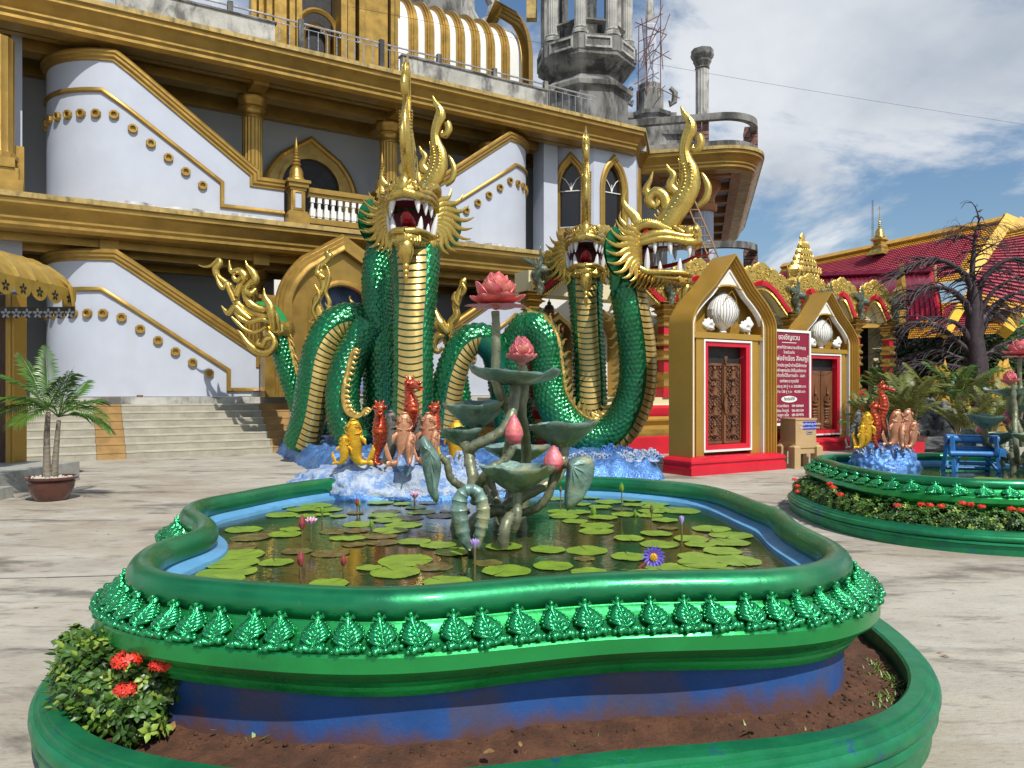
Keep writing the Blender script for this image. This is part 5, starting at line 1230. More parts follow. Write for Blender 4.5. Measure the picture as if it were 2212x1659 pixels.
plat = [(-6.35, 20.6), (-3.5, 14.4), (-3.0, 13.55), (-1.6, 13.1), (.3, 13.0), (1.6, 13.3), (2.68, 13.9), (2.75, 14.8), (1.9, 16.0), (2.6, 17.4), (1.0, 19.6), (-2.5, 20.9)]
ro = empty('wave_rock_base', label='metallic blue wave-covered rock slab under the green nagas', cat='rock')
rough_block('rock', plat, .36, M['blue_rock'], ro, res=.06, seed=3.1, amp=.16)
_r = random.Random(4)
for i in range(30):
    t_ = i / 29; a = Vector(plat[6]).lerp(Vector(plat[4]), t_) if i < 20 else Vector(plat[6]).lerp(Vector(plat[8]), (i - 20) / 9 * .9)
    inst('wave_crest', WVM, ro, (a[0] + _r.uniform(-.1, .1), a[1] + .14 + _r.uniform(0, .2), .30), (0, 0, _r.uniform(-.4, .4)), (.95, .9, .55 + .25 * _r.random())).data.materials[0] = M['foam']
WVB = WVM.copy(); WVB.materials[0] = M['blue_rock']
for o in list(ro.children):
    if o.name.startswith('wave_crest') and o.location.y > 14.6: o.data = WVB
def body(parent, pts, belly, r, s0=0., plates=(0., 1.), scales=True, name='body', th=42, pw=.125, flip=1):
    """scaled snake body. pts: [(px, py, Y)], r: radii in metres, belly: list of direction vectors"""
    P = [W(*p) for p in pts]; path = catmull(P, 10); L = sum((b_ - a).length for a, b_ in zip(path, path[1:])); n = max(8, int(L / .030)); path = resample(path, n)
    rad = [q * .83 for q in interp(r, n)]
    bel = [Vector(b_).normalized() for b_ in belly]
    def bdir(i):
        x = i / (n - 1) * (len(bel) - 1); k = min(int(x), len(bel) - 2) if len(bel) > 1 else 0
        return bel[0] if len(bel) == 1 else bel[k].lerp(bel[k + 1], x - k)
    rmax = max(rad); m_ = max(24, int(2 * math.pi * rmax / .028 / 4) * 4); frames = []
    for i in range(n):
        d = (path[min(i + 1, n - 1)] - path[max(i - 1, 0)]).normalized(); b_ = bdir(i); b_ = (b_ - d * b_.dot(d)).normalized(); frames.append((path[i], d, b_, d.cross(b_)))
    mb = MB(); vs = []; fs = []; nr = max(10, int(2 * math.pi * rmax / .105)); nr -= nr % 2; sp = .10
    s_ = 0
    thr = R(th + 5)
    for i, (p, d, b_, c_) in enumerate(frames):
        if i: s_ += (p - frames[i - 1][0]).length
        for k in range(m_):
            a = 2 * math.pi * k / m_; aa = a if a <= math.pi else a - 2 * math.pi; r_ = rad[i]
            if scales and abs(aa) > thr:
                u = a / (2 * math.pi) * nr; v = (s0 + s_) / sp
                best = -1
                for off in (0, 1):
                    row = math.floor(v) - off; fu = (u + .5 * (row % 2)) % 1 - .5; fv = v - row     # fv 0..2 along the scale, tip at fv=0
                    wdt = .5 * math.sqrt(max(0., min(1., fv * 1.9))) if fv < .7 else .5
                    if abs(fu) <= wdt + .02: best = max(best, (1.55 - fv) * (1 - (fu * 1.7) ** 2 * .55))
                r_ += .040 * max(0, best) - .016
            elif abs(aa) <= thr: r_ -= .005
            vs.append(p + b_ * math.cos(a) * r_ + c_ * math.sin(a) * r_)
    for i in range(n - 1):
        for k in range(m_): j = (k + 1) % m_; fs.append((i * m_ + k, i * m_ + j, (i + 1) * m_ + j, (i + 1) * m_ + k))
    fs.append(tuple(range(m_ - 1, -1, -1))); fs.append(tuple((n - 1) * m_ + k for k in range(m_)))
    kk = round(thr / (2 * math.pi) * m_)
    mb.v = vs; mb.f = fs; mb.m = [0] * len(fs)
    for i in range(n - 1):
        for k in range(m_):
            if k < kk or k >= m_ - kk: mb.m[i * m_ + k] = 1
    me = mb.mesh(name, [M['scale'], M['scale_gap']], ang=0)
    o = bpy.data.objects.new(name, me); COL.objects.link(o); o.parent = parent
    # belly plates: overlapping curved slabs
    a0, a1 = int(plates[0] * (n - 1)), int(plates[1] * (n - 1)); step = max(2, int(round(pw / (L / n)))); K = 9
    for i0 in range(a0, a1 - step, step):
        i1 = i0 + max(1, int(round(step * .78))); mbp = MB(); v2 = []
        for (ii, lift) in ((i0, -.01), (i0, .030), (i1, .014), (i1, -.01)):
            p, d, b_, c_ = frames[ii]
            for q in range(K):
                a = R(lerp(-th, th, q / (K - 1))); r_ = rad[ii] + lift * (1 - .25 * abs(q / (K - 1) * 2 - 1) ** 4); droop = flip * .05 * (1 - (q / (K - 1) * 2 - 1) ** 2) * -1
                v2.append(p + d * droop + b_ * math.cos(a) * r_ + c_ * math.sin(a) * r_)
        f2 = [(w_ * K + q, w_ * K + q + 1, (w_ + 1) * K + q + 1, (w_ + 1) * K + q) for w_ in range(3) for q in range(K - 1)]
        mbp.add(v2, f2); mbp.build('belly_plate', M['belly'], parent)
    return frames, rad
def crest_row(parent, frames, rad, h=.30, step=9, off=math.pi, name='dorsal_crest', i0=0, i1=None, lean=.15):
    mb = MB()
    fr = frames[i0:i1]; rr = rad[i0:i1]
    mb.tube([p + (b_ * math.cos(off) + c_ * math.sin(off)) * (r_ + .005) for (p, d, b_, c_), r_ in list(zip(fr, rr))[::4]], .055, 6)
    for i in range(0, len(fr), step):
        p, d, b_, c_ = fr[i]; o_ = b_ * math.cos(off) + c_ * math.sin(off)
        flame(mb, p + o_ * rr[i] * .98, h * _r.uniform(.75, 1.15), .035, -lean * 1.2, .048, .55, xdir=d, zdir=o_)
        flame(mb, p + o_ * rr[i] * .98 + d * .06, h * .5, .03, -lean * .8, .035, .55, xdir=d, zdir=o_)
    return mb.build(name, M['gold_dk'], parent, ang=60)

# --- head, modelled once: x forward, z up, y to the left, origin at the jaw hinge; jaws wide open
HS = .0101  # metres per photograph unit measured on the side-facing head
HP_ = []
def loft(secs, n=18, pw=.75):
    """secs: (x, half width, z bottom, z top, [lean])"""
    mb = MB(); vs = []
    for (x, w_, zb, zt_) in secs:
        zc, hz = (zb + zt_) / 2, (zt_ - zb) / 2
        for i in range(n):
            a = 2 * math.pi * i / n; c_, s_ = math.cos(a), math.sin(a)
            vs.append((x, w_ * math.copysign(abs(c_) ** pw, c_), zc + hz * math.copysign(abs(s_) ** pw, s_)))
    fs = [(k * n + i, k * n + (i + 1) % n, (k + 1) * n + (i + 1) % n, (k + 1) * n + i) for k in range(len(secs) - 1) for i in range(n)]
    fs += [tuple(range(n - 1, -1, -1)), tuple((len(secs) - 1) * n + i for i in range(n))]
    return mb.add(vs, fs)
def subdiv(o, lv=1):
    md = o.modifiers.new('subsurf', 'SUBSURF'); md.levels = lv; md.render_levels = lv; return o
HEAD = {}   # name -> list of meshes
def hpart(name, mb, m_, ang=60):
    HEAD.setdefault(name, []).append(mb.mesh(name, m_, ang=ang))
# green skull cap with scales
sk = loft([(-.62, .30, -.55, .02), (-.45, .40, -.55, .26), (-.25, .45, -.30, .42), (0, .46, .00, .56), (.25, .42, .08, .64), (.45, .34, .12, .56), (.65, .25, .10, .38), (.85, .22, .10, .32), (1.0, .20, .06, .26)], 40)
sk2 = MB()
# refine the skull by resampling between sections for scale bumps
def scaled_surface(secs, name, nx=70, n=84, amp=.022, pw=.85):
    mb = MB(); vs = []; ks = [list(q) for q in zip(*secs)]
    for j in range(nx):
        t_ = j / (nx - 1); v = [interp2(secs, t_, c_) for c_ in range(4)]; x, w_, zb, zt_ = v; zc, hz = (zb + zt_) / 2, (zt_ - zb) / 2
        for i in range(n):
            a = 2 * math.pi * i / n; row = math.floor(j / 3.5); fu = ((i / 5.25) + .5 * (row % 2)) % 1 - .5; fv = j / 3.5 - row
            h = amp * (fv) * (1 - (2 * fu) ** 2) ; c_, s_ = math.cos(a), math.sin(a)
            cc, ss = math.copysign(abs(c_) ** pw, c_), math.copysign(abs(s_) ** pw, s_)
            vs.append((x, (w_ + h) * cc, zc + (hz + h) * ss))
    mb.add(vs, [(j * n + i, j * n + (i + 1) % n, (j + 1) * n + (i + 1) % n, (j + 1) * n + i) for j in range(nx - 1) for i in range(n)] + [tuple(range(n - 1, -1, -1)), tuple((nx - 1) * n + i for i in range(n))]); return mb
def interp2(secs, t_, c_):
    x = t_ * (len(secs) - 1); k = min(int(x), len(secs) - 2); f_ = x - k; f_ = f_ * f_ * (3 - 2 * f_) * .4 + f_ * .6; return lerp(secs[k][c_], secs[k + 1][c_], f_)
hpart('skull', scaled_surface([(-.70, .36, -1.15, -.20), (-.52, .43, -.95, .12), (-.25, .46, -.50, .38), (0, .46, -.05, .54), (.25, .42, .10, .60), (.48, .34, .16, .50), (.70, .24, .14, .36), (.90, .20, .12, .32), (1.05, .16, .10, .26)], 'skull'), M['scale'], 0)
# gold upper jaw / muzzle band
uj = MB(); 
for s_ in (-1, 1):
    # lip: runs from the cheek to the nose
    lip = [(-.15, .46, -.02), (.08, .49, .06), (.3, .46, .11), (.5, .42, .12), (.7, .37, .09), (.9, .33, .04), (1.05, .28, .02), (1.16, .18, .04), (1.19, .0, .07)]
    lp = catmull([(x, s_ * y, z_) for x, y, z_ in lip], 4); uj.tube(lp, interp([.07, .085, .09, .085, .085, .09, .10, .10, .10], len(lp)), 8)
    lp2 = catmull([(x * .97, s_ * y * .93, z_ + .11) for x, y, z_ in lip], 4); uj.tube(lp2, interp([.10, .12, .13, .12, .10, .09, .09, .09, .09], len(lp2)), 8)
    # cheek ripples
    for k in range(11):
        x = -.02 + .085 * k; uj.tube([(x, s_ * (.50 - .018 * k), .02 + .010 * k), (x - .03, s_ * (.50 - .020 * k), .12), (x - .01, s_ * (.44 - .02 * k), .22 - .006 * k)], [.03, .042, .02], 6)
    # brow: heavy ribbed arch over the eye
    br = catmull([(-.20, s_ * .47, .20), (-.08, s_ * .50, .36), (.12, s_ * .50, .45), (.34, s_ * .46, .42), (.52, s_ * .38, .31), (.66, s_ * .32, .24)], 5); uj.tube(br, interp([.05, .10, .12, .11, .09, .05], len(br)), 8)
    for k in range(1, len(br) - 1, 1): uj.blob(br[k] + Vector((0, s_ * .05, .06)), .050, 6, 4)
    lid = catmull([(-.10, s_ * .49, .18), (.05, s_ * .52, .13), (.22, s_ * .50, .15), (.38, s_ * .45, .22)], 4); uj.tube(lid, .045, 6)
    # nostril: ring on a bulb
    uj.blob((1.02, s_ * .20, .26), .135, 12, 8); nr_ = [(1.10 + .02 * math.cos(a), s_ * .24 + .065 * math.cos(a) * 1, .28 + .065 * math.sin(a)) for a in [i * math.pi / 5 for i in range(11)]]; uj.tube(nr_, .028, 6, cap=False)
    uj.tube([(.92, s_ * .33, .22), (.80, s_ * .34, .30), (.70, s_ * .30, .36), (.76, s_ * .27, .40)], [.05, .06, .05, .02], 6)
    # moustache swirls on the lip
    for q, (y0, z0, rr_) in enumerate(((.16, .13, .10), (.24, .12, .085))):
        uj.tube([(1.20 - .04 * q, s_ * (y0 + rr_ * math.cos(a)), z0 + rr_ * .8 * math.sin(a)) for a in [R(-20 + 28 * i) for i in range(8)]], [.022, .03, .03, .03, .028, .022, .016, .01], 5)
# nose crest leaf
uj.tube([(1.18, 0, .06), (1.22, 0, .18), (1.20, 0, .30), (1.16, 0, .42), (1.12, 0, .50)], [.07, .10, .10, .07, .015], 8, flat=((1, 0, 0), .6), up=(0, 1, 0))
for s_ in (-1, 1): uj.tube([(1.19, s_ * .06, .2), (1.18, s_ * .13, .28), (1.14, s_ * .15, .36), (1.13, s_ * .10, .40)], [.04, .05, .035, .012], 6)
# snout cap
uj.blob((1.06, 0, .14), .20, 12, 8, sy=1.35, sz=.85)
hpart('muzzle', uj, M['gold'])
for s_ in (-1, 1):
    e_ = MB(); e_.blob((.13, s_ * .485, .27), .095, 12, 8, sy=.7); hpart('eye', e_, M['eye'])
    nn_ = MB(); nn_.blob((1.12, s_ * .245, .28), .045, 8, 6, sx=.5); hpart('nostril', nn_, M['black'])
# lower jaw, dropped open
lj = loft([(-.30, .34, -.62, -.20), (-.05, .40, -.70, -.48), (.25, .40, -.74, -.60), (.55, .36, -.80, -.64), (.80, .29, -.84, -.66), (.95, .18, -.86, -.68), (1.0, .08, -.84, -.72)], 18); 
for s_ in (-1, 1):
    gm = catmull([(-.22, s_ * .45, -.15), (-.12, s_ * .46, -.42), (.1, s_ * .43, -.57), (.4, s_ * .39, -.60), (.7, s_ * .32, -.62), (.93, s_ * .18, -.64), (.99, 0, -.66)], 4); lj.tube(gm, interp([.06, .09, .08, .07, .07, .07, .07], len(gm)), 8)
    for k in range(9): x = .0 + .105 * k; lj.tube([(x, s_ * (.44 - .024 * k), -.60), (x - .05, s_ * (.42 - .026 * k), -.74), (x - .14, s_ * (.34 - .026 * k), -.86)], [.04, .05, .012], 6)
for k in range(13):
    y = lerp(-.26, .26, k / 12); lj.tube([(.98 - abs(y) * .7, y, -.70), (1.02 - abs(y) * .7, y * 1.08, -.84), (.92 - abs(y) * .6, y * 1.0, -.98 + abs(y) * .35)], [.035, .045, .012], 6)
hpart('lower_jaw', lj, M['gold'])
# beard tassel
bd = MB(); ctube(bd, [(.86, 0, -.80), (.92, 0, -.95), (.90, 0, -1.10), (.86, 0, -1.25), (.85, 0, -1.33)], [.10, .15, .14, .09, .05], 12, flat=((1, 0, 0), .8), up=(0, 1, 0))
for k, (z_, r_) in enumerate(((-1.36, .07), (-1.47, .06), (-1.57, .05))): bd.blob((.85, 0, z_), r_, 10, 6, sz=1.1)
ctube(bd, [(.85, 0, -1.6), (.85, 0, -1.72)], [.05, .01], 6)
for k in range(8): a = k * math.pi / 4; ctube(bd, [(.88 + .11 * math.cos(a), .13 * math.sin(a), -.96), (.88 + .12 * math.cos(a), .13 * math.sin(a), -1.10), (.86 + .06 * math.cos(a), .07 * math.sin(a), -1.28)], [.02, .028, .012], 5)
hpart('beard', bd, M['gold'])
# mouth cavity
mc = loft([(-.22, .38, -.44, .04), (.1, .43, -.50, .06), (.12, .42, -.49, .05)], 16); mc2 = MB()
mc.add([(-.1, -.40, .05), (-.1, .40, .05), (1.08, .20, .05), (1.08, -.20, .05)], [(0, 1, 2, 3)]); mc.add([(-.1, -.38, -.50), (.5, -.34, -.60), (.95, -.14, -.66), (.95, .14, -.66), (.5, .34, -.60), (-.1, .38, -.50)], [(0, 1, 2, 3, 4, 5)])
hpart('mouth', mc, M['mouth'], 30)
tg = MB(); ctube(tg, [(.05, 0, -.48), (.3, 0, -.42), (.6, 0, -.40), (.80, 0, -.33), (.9, 0, -.24)], [.12, .16, .16, .13, .05], 10, flat=((0, 0, 1), .55), up=(0, 1, 0)); tg.blob((.70, 0, -.36), .14, 8, 6, sz=.8); tg.blob((.80, 0, -.22), .05, 6, 4)
hpart('tongue', tg, M['tongue'])
# teeth
tt = MB()
def tooth(p, d, L, r_): tt.tube([p, Vector(p) + Vector(d) * L * .35 + Vector((0, 0, 0)), Vector(p) + Vector(d) * L * .75, Vector(p) + Vector(d) * L], [r_, r_ * 1.0, r_ * .6, r_ * .12], 8)
for k in range(6): y = (k - 2.5) * .062; tt.box((1.08 - abs(y) * .3, y - .028, -.055), (1.13 - abs(y) * .3, y + .028, .03)); tt.box((.92 - abs(y) * .4, y * .8 - .022, -.64), (.96 - abs(y) * .4, y * .8 + .022, -.57))
for s_ in (-1, 1):
    tooth((1.02, s_ * .245, .03), (0.02, s_ * .08, -1), .34, .060); tooth((.62, s_ * .35, .05), (.05, s_ * .05, -1), .30, .055); tooth((.30, s_ * .42, .05), (.03, s_ * .06, -1), .26, .05)
    tooth((.80, s_ * .27, -.62), (.08, s_ * .10, 1), .30, .060); tooth((.40, s_ * .37, -.58), (.02, s_ * .08, 1), .22, .045); tooth((.12, s_ * .44, -.52), (.10, s_ * .22, 1), .44, .065); tooth((-.04, s_ * .46, -.02), (.05, s_ * .1, -1), .34, .06)
    for k in range(7): x = .16 + .11 * k; tt.box((x, s_ * (.405 - .022 * k) - .02, -.03), (x + .085, s_ * (.405 - .022 * k) + .02, .06)); tt.box((x - .02, s_ * (.385 - .026 * k) - .02, -.62), (x + .065, s_ * (.385 - .026 * k) + .02, -.55))
hpart('teeth', tt, M['tooth'], 40)
# cheek frills: a fan of wavy gold flames sweeping back, on a green web
for s_ in (-1, 1):
    web = MB(); fan = []
    for k in range(9):
        a = R(lerp(52, -78, k / 8)); L = .62 + .16 * math.sin(math.pi * k / 8); fan.append((-.30 - .48 * math.cos(a) * L, s_ * (.50 + .62 * abs(math.cos(a)) * L), -.08 + math.sin(a) * L * 1.0))
    c0 = (-.05, s_ * .44, -.10); web.add([c0] + fan, [(0, i + 1, i + 2) for i in range(8)]); web.add([(c0[0] - .04, c0[1] - s_ * .03, c0[2])] + [(x - .05, y - s_ * .03, z_) for x, y, z_ in fan], [(0, i + 1, i + 2) for i in range(8)])
    hpart('frill_web', web, M['scale'], 0)
    fr_ = MB()
    for row, (n_, L0, st) in enumerate(((9, 1.0, 0.), (6, .6, .5))):
        for k in range(n_):
            a = R(lerp(48, -88, (k + st) / n_)); L = L0 * .9 * (.62 + .48 * math.sin(math.pi * min(1, (k + 1.2) / n_)) + _r.uniform(-.05, .05)); bx = Vector((-.02 - .06 * row + .05, s_ * .46, .02 - .035 * k * (1.4 if row == 0 else 1.2)))
            dr = Vector((-.80 * math.cos(a), s_ * .95 * max(.30, math.cos(a)), math.sin(a) * .95)).normalized(); up_ = Vector((0, 0, 1)); xd = (up_ - dr * up_.dot(dr)).normalized()
            flame(fr_, bx + dr * .02, L, .085, .16, .088, .55, xdir=xd, zdir=dr, n=12, keys=(.55, .85, 1, .9, .7, .5, .35, .1))
            fr_.blob(bx + dr * L * .30, .045, 6, 4); fr_.blob(bx + dr * L * .45, .038, 6, 4)
    for k in range(16): fr_.blob((-.12 + .02 * (k % 3), s_ * (.50 - .01 * (k % 2)), .25 - .055 * k), .055, 6, 4)
    for k in range(5):
        b0 = Vector((.02 + .06 * k, s_ * (.43 - .02 * k), -.56 - .03 * k)); flame(fr_, b0, .50 - .04 * k, .05, .05, .05, .6, xdir=(0, s_, 0), zdir=(-.65 + .1 * k, s_ * .25, -.8), n=9)
    hpart('frill', fr_, M['gold'])
# tall flame crest, head-on a blade, in profile an S
cr_ = MB()
cp = catmull([(.42, 0, .34), (.60, 0, .66), (.86, 0, 1.00), (1.02, 0, 1.32), (1.03, 0, 1.62), (.96, 0, 1.88), (.92, 0, 2.12), (.98, 0, 2.36), (1.06, 0, 2.56), (1.05, 0, 2.74), (.93, 0, 2.92), (.86, 0, 3.10)], 4)
cr_.tube(cp, interp([.27, .27, .26, .24, .20, .145, .11, .13, .15, .10, .06, .012], len(cp)), 12, flat=((0, 1, 0), .50), up=(1, 0, 0))
for s_ in (-1, 1): cr_.tube([p + Vector((.03, s_ * .02 + s_ * r_ * .34, 0)) for p, r_ in list(zip(cp, interp([.27, .27, .26, .24, .20, .145, .11, .13, .15, .10, .06, .012], len(cp))))[2:38]], .030, 5)
# curl at the bend, side tongues, spikes along the back edge
ctube(cr_, [(1.24, 0, 2.40), (1.28, 0, 2.23), (1.20, 0, 2.09), (1.10, 0, 2.12), (1.12, 0, 2.21)], [.09, .10, .09, .06, .03], 8, flat=((0, 1, 0), .8), up=(1, 0, 0))
ctube(cr_, [(1.20, 0, 0.85), (1.36, 0, 0.98), (1.42, 0, 1.24), (1.34, 0, 1.47), (1.28, 0, 1.59)], [.06, .085, .08, .05, .012], 8, flat=((0, 1, 0), .7), up=(1, 0, 0))
ctube(cr_, [(0.67, 0, 0.68), (0.52, 0, 0.89), (0.46, 0, 1.14), (0.26, 0, 1.26), (0.12, 0, 1.11), (0.22, 0, 0.95), (0.34, 0, 1.00), (0.30, 0, 1.11)], [.14, .14, .12, .12, .11, .09, .06, .04], 8, flat=((0, 1, 0), .7), up=(1, 0, 0))
ctube(cr_, [(0.16, 0, 1.14), (0.06, 0, 1.33), (0.16, 0, 1.54), (0.22, 0, 1.73)], [.10, .09, .05, .012], 8, flat=((0, 1, 0), .7), up=(1, 0, 0))
ctube(cr_, [(0.74, 0, 1.19), (0.60, 0, 1.37), (0.68, 0, 1.58), (0.58, 0, 1.73), (0.52, 0, 1.86)], [.10, .11, .08, .05, .012], 8, flat=((0, 1, 0), .7), up=(1, 0, 0))
for k in range(16):
    p = cp[3 + k]; flame(cr_, p + Vector((-.20 + .006 * k, 0, 0)), .20, .02, -.10, .045, .8); 
    for s_ in (-1, 1): cr_.blob(p + Vector((-.10, s_ * .09, .02)), .045, 6, 4)
    for s_ in (-1, 1): cr_.tube([p + Vector((-.02, s_ * .10, 0)), p + Vector((.03, s_ * .125, .05)), p + Vector((0.08, s_ * .11, .02))], [.018, .026, .006], 5)
hpart('flame_crest', cr_, M['gold'], 70)
# smaller flames along the crown towards the back
for k, (x, z_, h) in enumerate([(.92, .34, .22), (-.02, .52, .34), (-.14, .48, .50), (-.26, .42, 1.02), (-.40, .34, .62), (-.52, .24, .46), (-.62, .10, .34), (-.70, -.05, .30)]):
    hpart('crown_flame', flame(MB(), (x, 0, z_ - .05), h, .07 * (1 + (h > .9)), -.12, .075 + .05 * (h > .9), .55, n=12), M['gold'])
    hpart('crown_flame', flame(MB(), (-.10 - .075 * k, .06 * (-1) ** k, .48 - .06 * k), .20, .03, -.08, .045, .6), M['gold'])
def put_head(parent, jaw, yaw, pitch=0., scale=1., tongue_out=False):
    mt = Matrix.Translation(jaw) @ Matrix.Rotation(yaw, 4, 'Z') @ Matrix.Rotation(-pitch, 4, 'Y') @ Matrix.Scale(scale, 4)
    for nm, ms in HEAD.items():
        for me in ms:
            if nm == 'tongue' and tongue_out:
                o_ = MB(); o_.tube([(.1, 0, -.45), (.5, 0, -.42), (.85, 0, -.36), (1.15, 0, -.24), (1.35, 0, -.26), (1.5, 0, -.14)], [.12, .13, .11, .08, .05, .01], 10, flat=((0, 0, 1), .3), up=(0, 1, 0)); inst('tongue', o_.mesh('tongue', M['tongue']), parent, mtx=mt); continue
            inst(nm, me, parent, mtx=mt, **({'kind': 'stuff'} if nm == 'teeth' else {}))
def naga(label): return empty('green_naga', label=label, cat='naga statue', group='green scaled nagas with gold crests')

def tail_flourish(parent, pts_main, r_, branches, leaves=()):
    mb = MB(); P = catmull([W(*p) for p in pts_main], 5); mb.tube(P, [q * .72 for q in interp(r_, len(P))], 9, flat=((0, 1, 0), .7), up=(1, 0, 0))
    for pts, rr_ in branches: Q = catmull([W(*p) for p in pts], 5); mb.tube(Q, [q * .66 for q in interp(rr_, len(Q))], 8, flat=((0, 1, 0), .8), up=(1, 0, 0))
    mb.build('tail_flourish', M['gold'], parent, ang=60)

# ---- naga facing the camera (front left)
N1 = naga('largest naga, facing forward with open mouth, reared up in front of the entrance arch')
fr, rd = body(N1, [(890, 930, 15.2), (891, 880, 15.1), (893, 800, 15.0), (893, 720, 15.0), (897, 640, 15.1), (897, 565, 15.3), (893, 500, 15.8)], [(-.03, -1, .05), (-.05, -1, 0), (-.05, -1, -.05), (0, -1, -.2)], [.46, .455, .44, .45, .50, .58, .48], plates=(.02, .88), th=38)
put_head(N1, W(893, 459, 15.35), R(-92), R(3), .93)
fr, rd = body(N1, [(648, 962, 17.4), (668, 900, 17.2), (680, 830, 17.1), (693, 760, 17.1), (722, 706, 17.2), (765, 692, 17.4), (806, 715, 17.6), (826, 770, 17.8), (836, 850, 17.9), (836, 960, 17.9)], [(.75, -.75, 0), (.75, -.7, 0), (.78, -.7, -.1), (.6, -.6, -.8), (.1, -.5, -1), (-.5, -.4, -.4), (-.7, -.3, 0), (-.7, -.3, 0)], [.44, .45, .46, .46, .46, .46, .46, .46, .46], s0=.3, plates=(.02, .52), th=46, pw=.135)
crest_row(N1, fr, rd, .34, 10, i0=int(len(fr) * .33), i1=int(len(fr) * .66), lean=.05)
fr, rd = body(N1, [(660, 970, 19.0), (650, 905, 19.0), (636, 850, 19.0), (622, 800, 19.0), (612, 760, 19.0), (604, 722, 19.0)], [(-1, .5, 0), (-1, .5, 0)], [.16, .20, .25, .29, .31, .30], plates=(0, 0))
crest_row(N1, fr, rd, .16, 6, off=math.pi, i0=int(len(fr) * .3))
tl = MB(); c0 = W(603, 716, 19.0); tl.tube([W(604, 728, 19), W(604, 722, 19), W(600, 705, 19), W(599, 700, 19)], [.33, .39, .38, .32], 20); tl.build('tail_collar', M['gold'], N1)
tl = MB(); tl.tube([W(603, 712, 19), W(594, 690, 19), W(580, 672, 19), W(560, 668, 19), W(535, 668, 19)], [.30, .27, .24, .20, .16], 14); tl.build('tail_stalk', M['green_enamel'], N1)
tail_flourish(N1, [(600, 708, 18.8), (585, 690, 18.75), (560, 680, 18.7), (535, 672, 18.7), (512, 655, 18.7), (504, 625, 18.7), (484, 608, 18.7), (470, 596, 18.7), (466, 580, 18.7), (474, 568, 18.7), (470, 562, 18.7), (455, 574, 18.7), (440, 576, 18.7), (428, 572, 18.7)], [.06, .18, .20, .17, .15, .13, .12, .10, .12, .15, .12, .07, .05, .03, .01],
    [([(590, 660, 18.6), (566, 668, 18.6), (540, 655, 18.6), (528, 630, 18.6), (540, 612, 18.6), (552, 606, 18.6), (546, 588, 18.6), (534, 574, 18.6), (530, 562, 18.6)], [.08, .14, .15, .13, .12, .16, .14, .07, .012]),
     ([(552, 625, 18.55), (542, 634, 18.5), (530, 628, 18.5), (532, 618, 18.5)], [.10, .12, .09, .05]),
     ([(512, 640, 18.6), (520, 612, 18.6), (528, 598, 18.6), (518, 586, 18.6), (500, 586, 18.6), (496, 574, 18.6), (495, 562, 18.6)], [.12, .14, .17, .14, .10, .06, .012]),
     ([(520, 600, 18.5), (512, 606, 18.5), (504, 598, 18.5), (508, 590, 18.5)], [.10, .10, .08, .04]),
     ([(506, 650, 18.6), (495, 625, 18.6), (490, 612, 18.6), (482, 622, 18.6), (474, 614, 18.6), (468, 600, 18.6), (466, 588, 18.6)], [.10, .10, .09, .09, .08, .05, .012]),
     ([(540, 690, 18.6), (522, 676, 18.6), (508, 664, 18.6), (494, 676, 18.6), (484, 668, 18.6), (478, 660, 18.6)], [.10, .14, .15, .12, .06, .012]),
     ([(592, 700, 18.6), (566, 690, 18.6), (540, 696, 18.6), (520, 688, 18.6), (506, 672, 18.6)], [.07, .10, .09, .10, .05]),
     ([(575, 706, 18.6), (552, 718, 18.6), (530, 712, 18.6), (514, 698, 18.6), (500, 684, 18.6)], [.06, .08, .07, .08, .04]),
     ([(580, 716, 18.6), (590, 730, 18.6), (592, 748, 18.6), (576, 762, 18.6), (552, 756, 18.6), (534, 740, 18.6), (520, 720, 18.6), (512, 712, 18.6)], [.07, .12, .15, .16, .15, .10, .05, .012]),
     ([(586, 730, 18.5), (574, 734, 18.5), (568, 746, 18.5), (556, 742, 18.5), (560, 732, 18.5)], [.08, .11, .10, .08, .04]),
     ([(592, 712, 18.55), (588, 680, 18.5), (582, 658, 18.5), (572, 640, 18.5), (570, 622, 18.5)], [.10, .20, .17, .09, .012]),
     ([(604, 716, 18.55), (600, 690, 18.5), (590, 665, 18.5), (586, 655, 18.5)], [.05, .09, .08, .02])])
# ---- second naga behind it, head turned right, mostly hidden
N2 = naga('naga half hidden behind the largest one, only its crest and frill showing past the head')
body(N2, [(815, 960, 17.6), (822, 880, 17.4), (822, 800, 17.3), (820, 720, 17.2), (816, 640, 17.3), (818, 570, 17.4), (840, 500, 17.6)], [(.8, .5, 0), (.8, .5, 0)], [.46, .46, .45, .42, .40, .40, .40], s0=.1, plates=(.1, .8), th=30)
put_head(N2, W(862, 478, 17.6), R(-10), R(0), .92)
fr, rd = body(N2, [(775, 965, 16.4), (752, 930, 16.5), (740, 870, 16.6), (745, 810, 16.7), (768, 750, 16.9), (800, 700, 17.0)], [(-.4, .8, 0), (-.4, .8, 0)], [.40, .42, .42, .42, .40, .40], s0=.2, plates=(0, 0))
fr, rd = body(N2, [(700, 940, 19.4), (690, 880, 19.4), (686, 820, 19.4), (688, 760, 19.4), (692, 712, 19.4)], [(-1, .5, 0), (-1, .5, 0)], [.14, .17, .20, .23, .22], plates=(0, 0))
mbx = MB(); mbx.tube([W(692, 712, 19.4), W(694, 704, 19.4), W(696, 694, 19.4)], [.26, .29, .25], 16); mbx.build('tail_collar', M['gold'], N2)
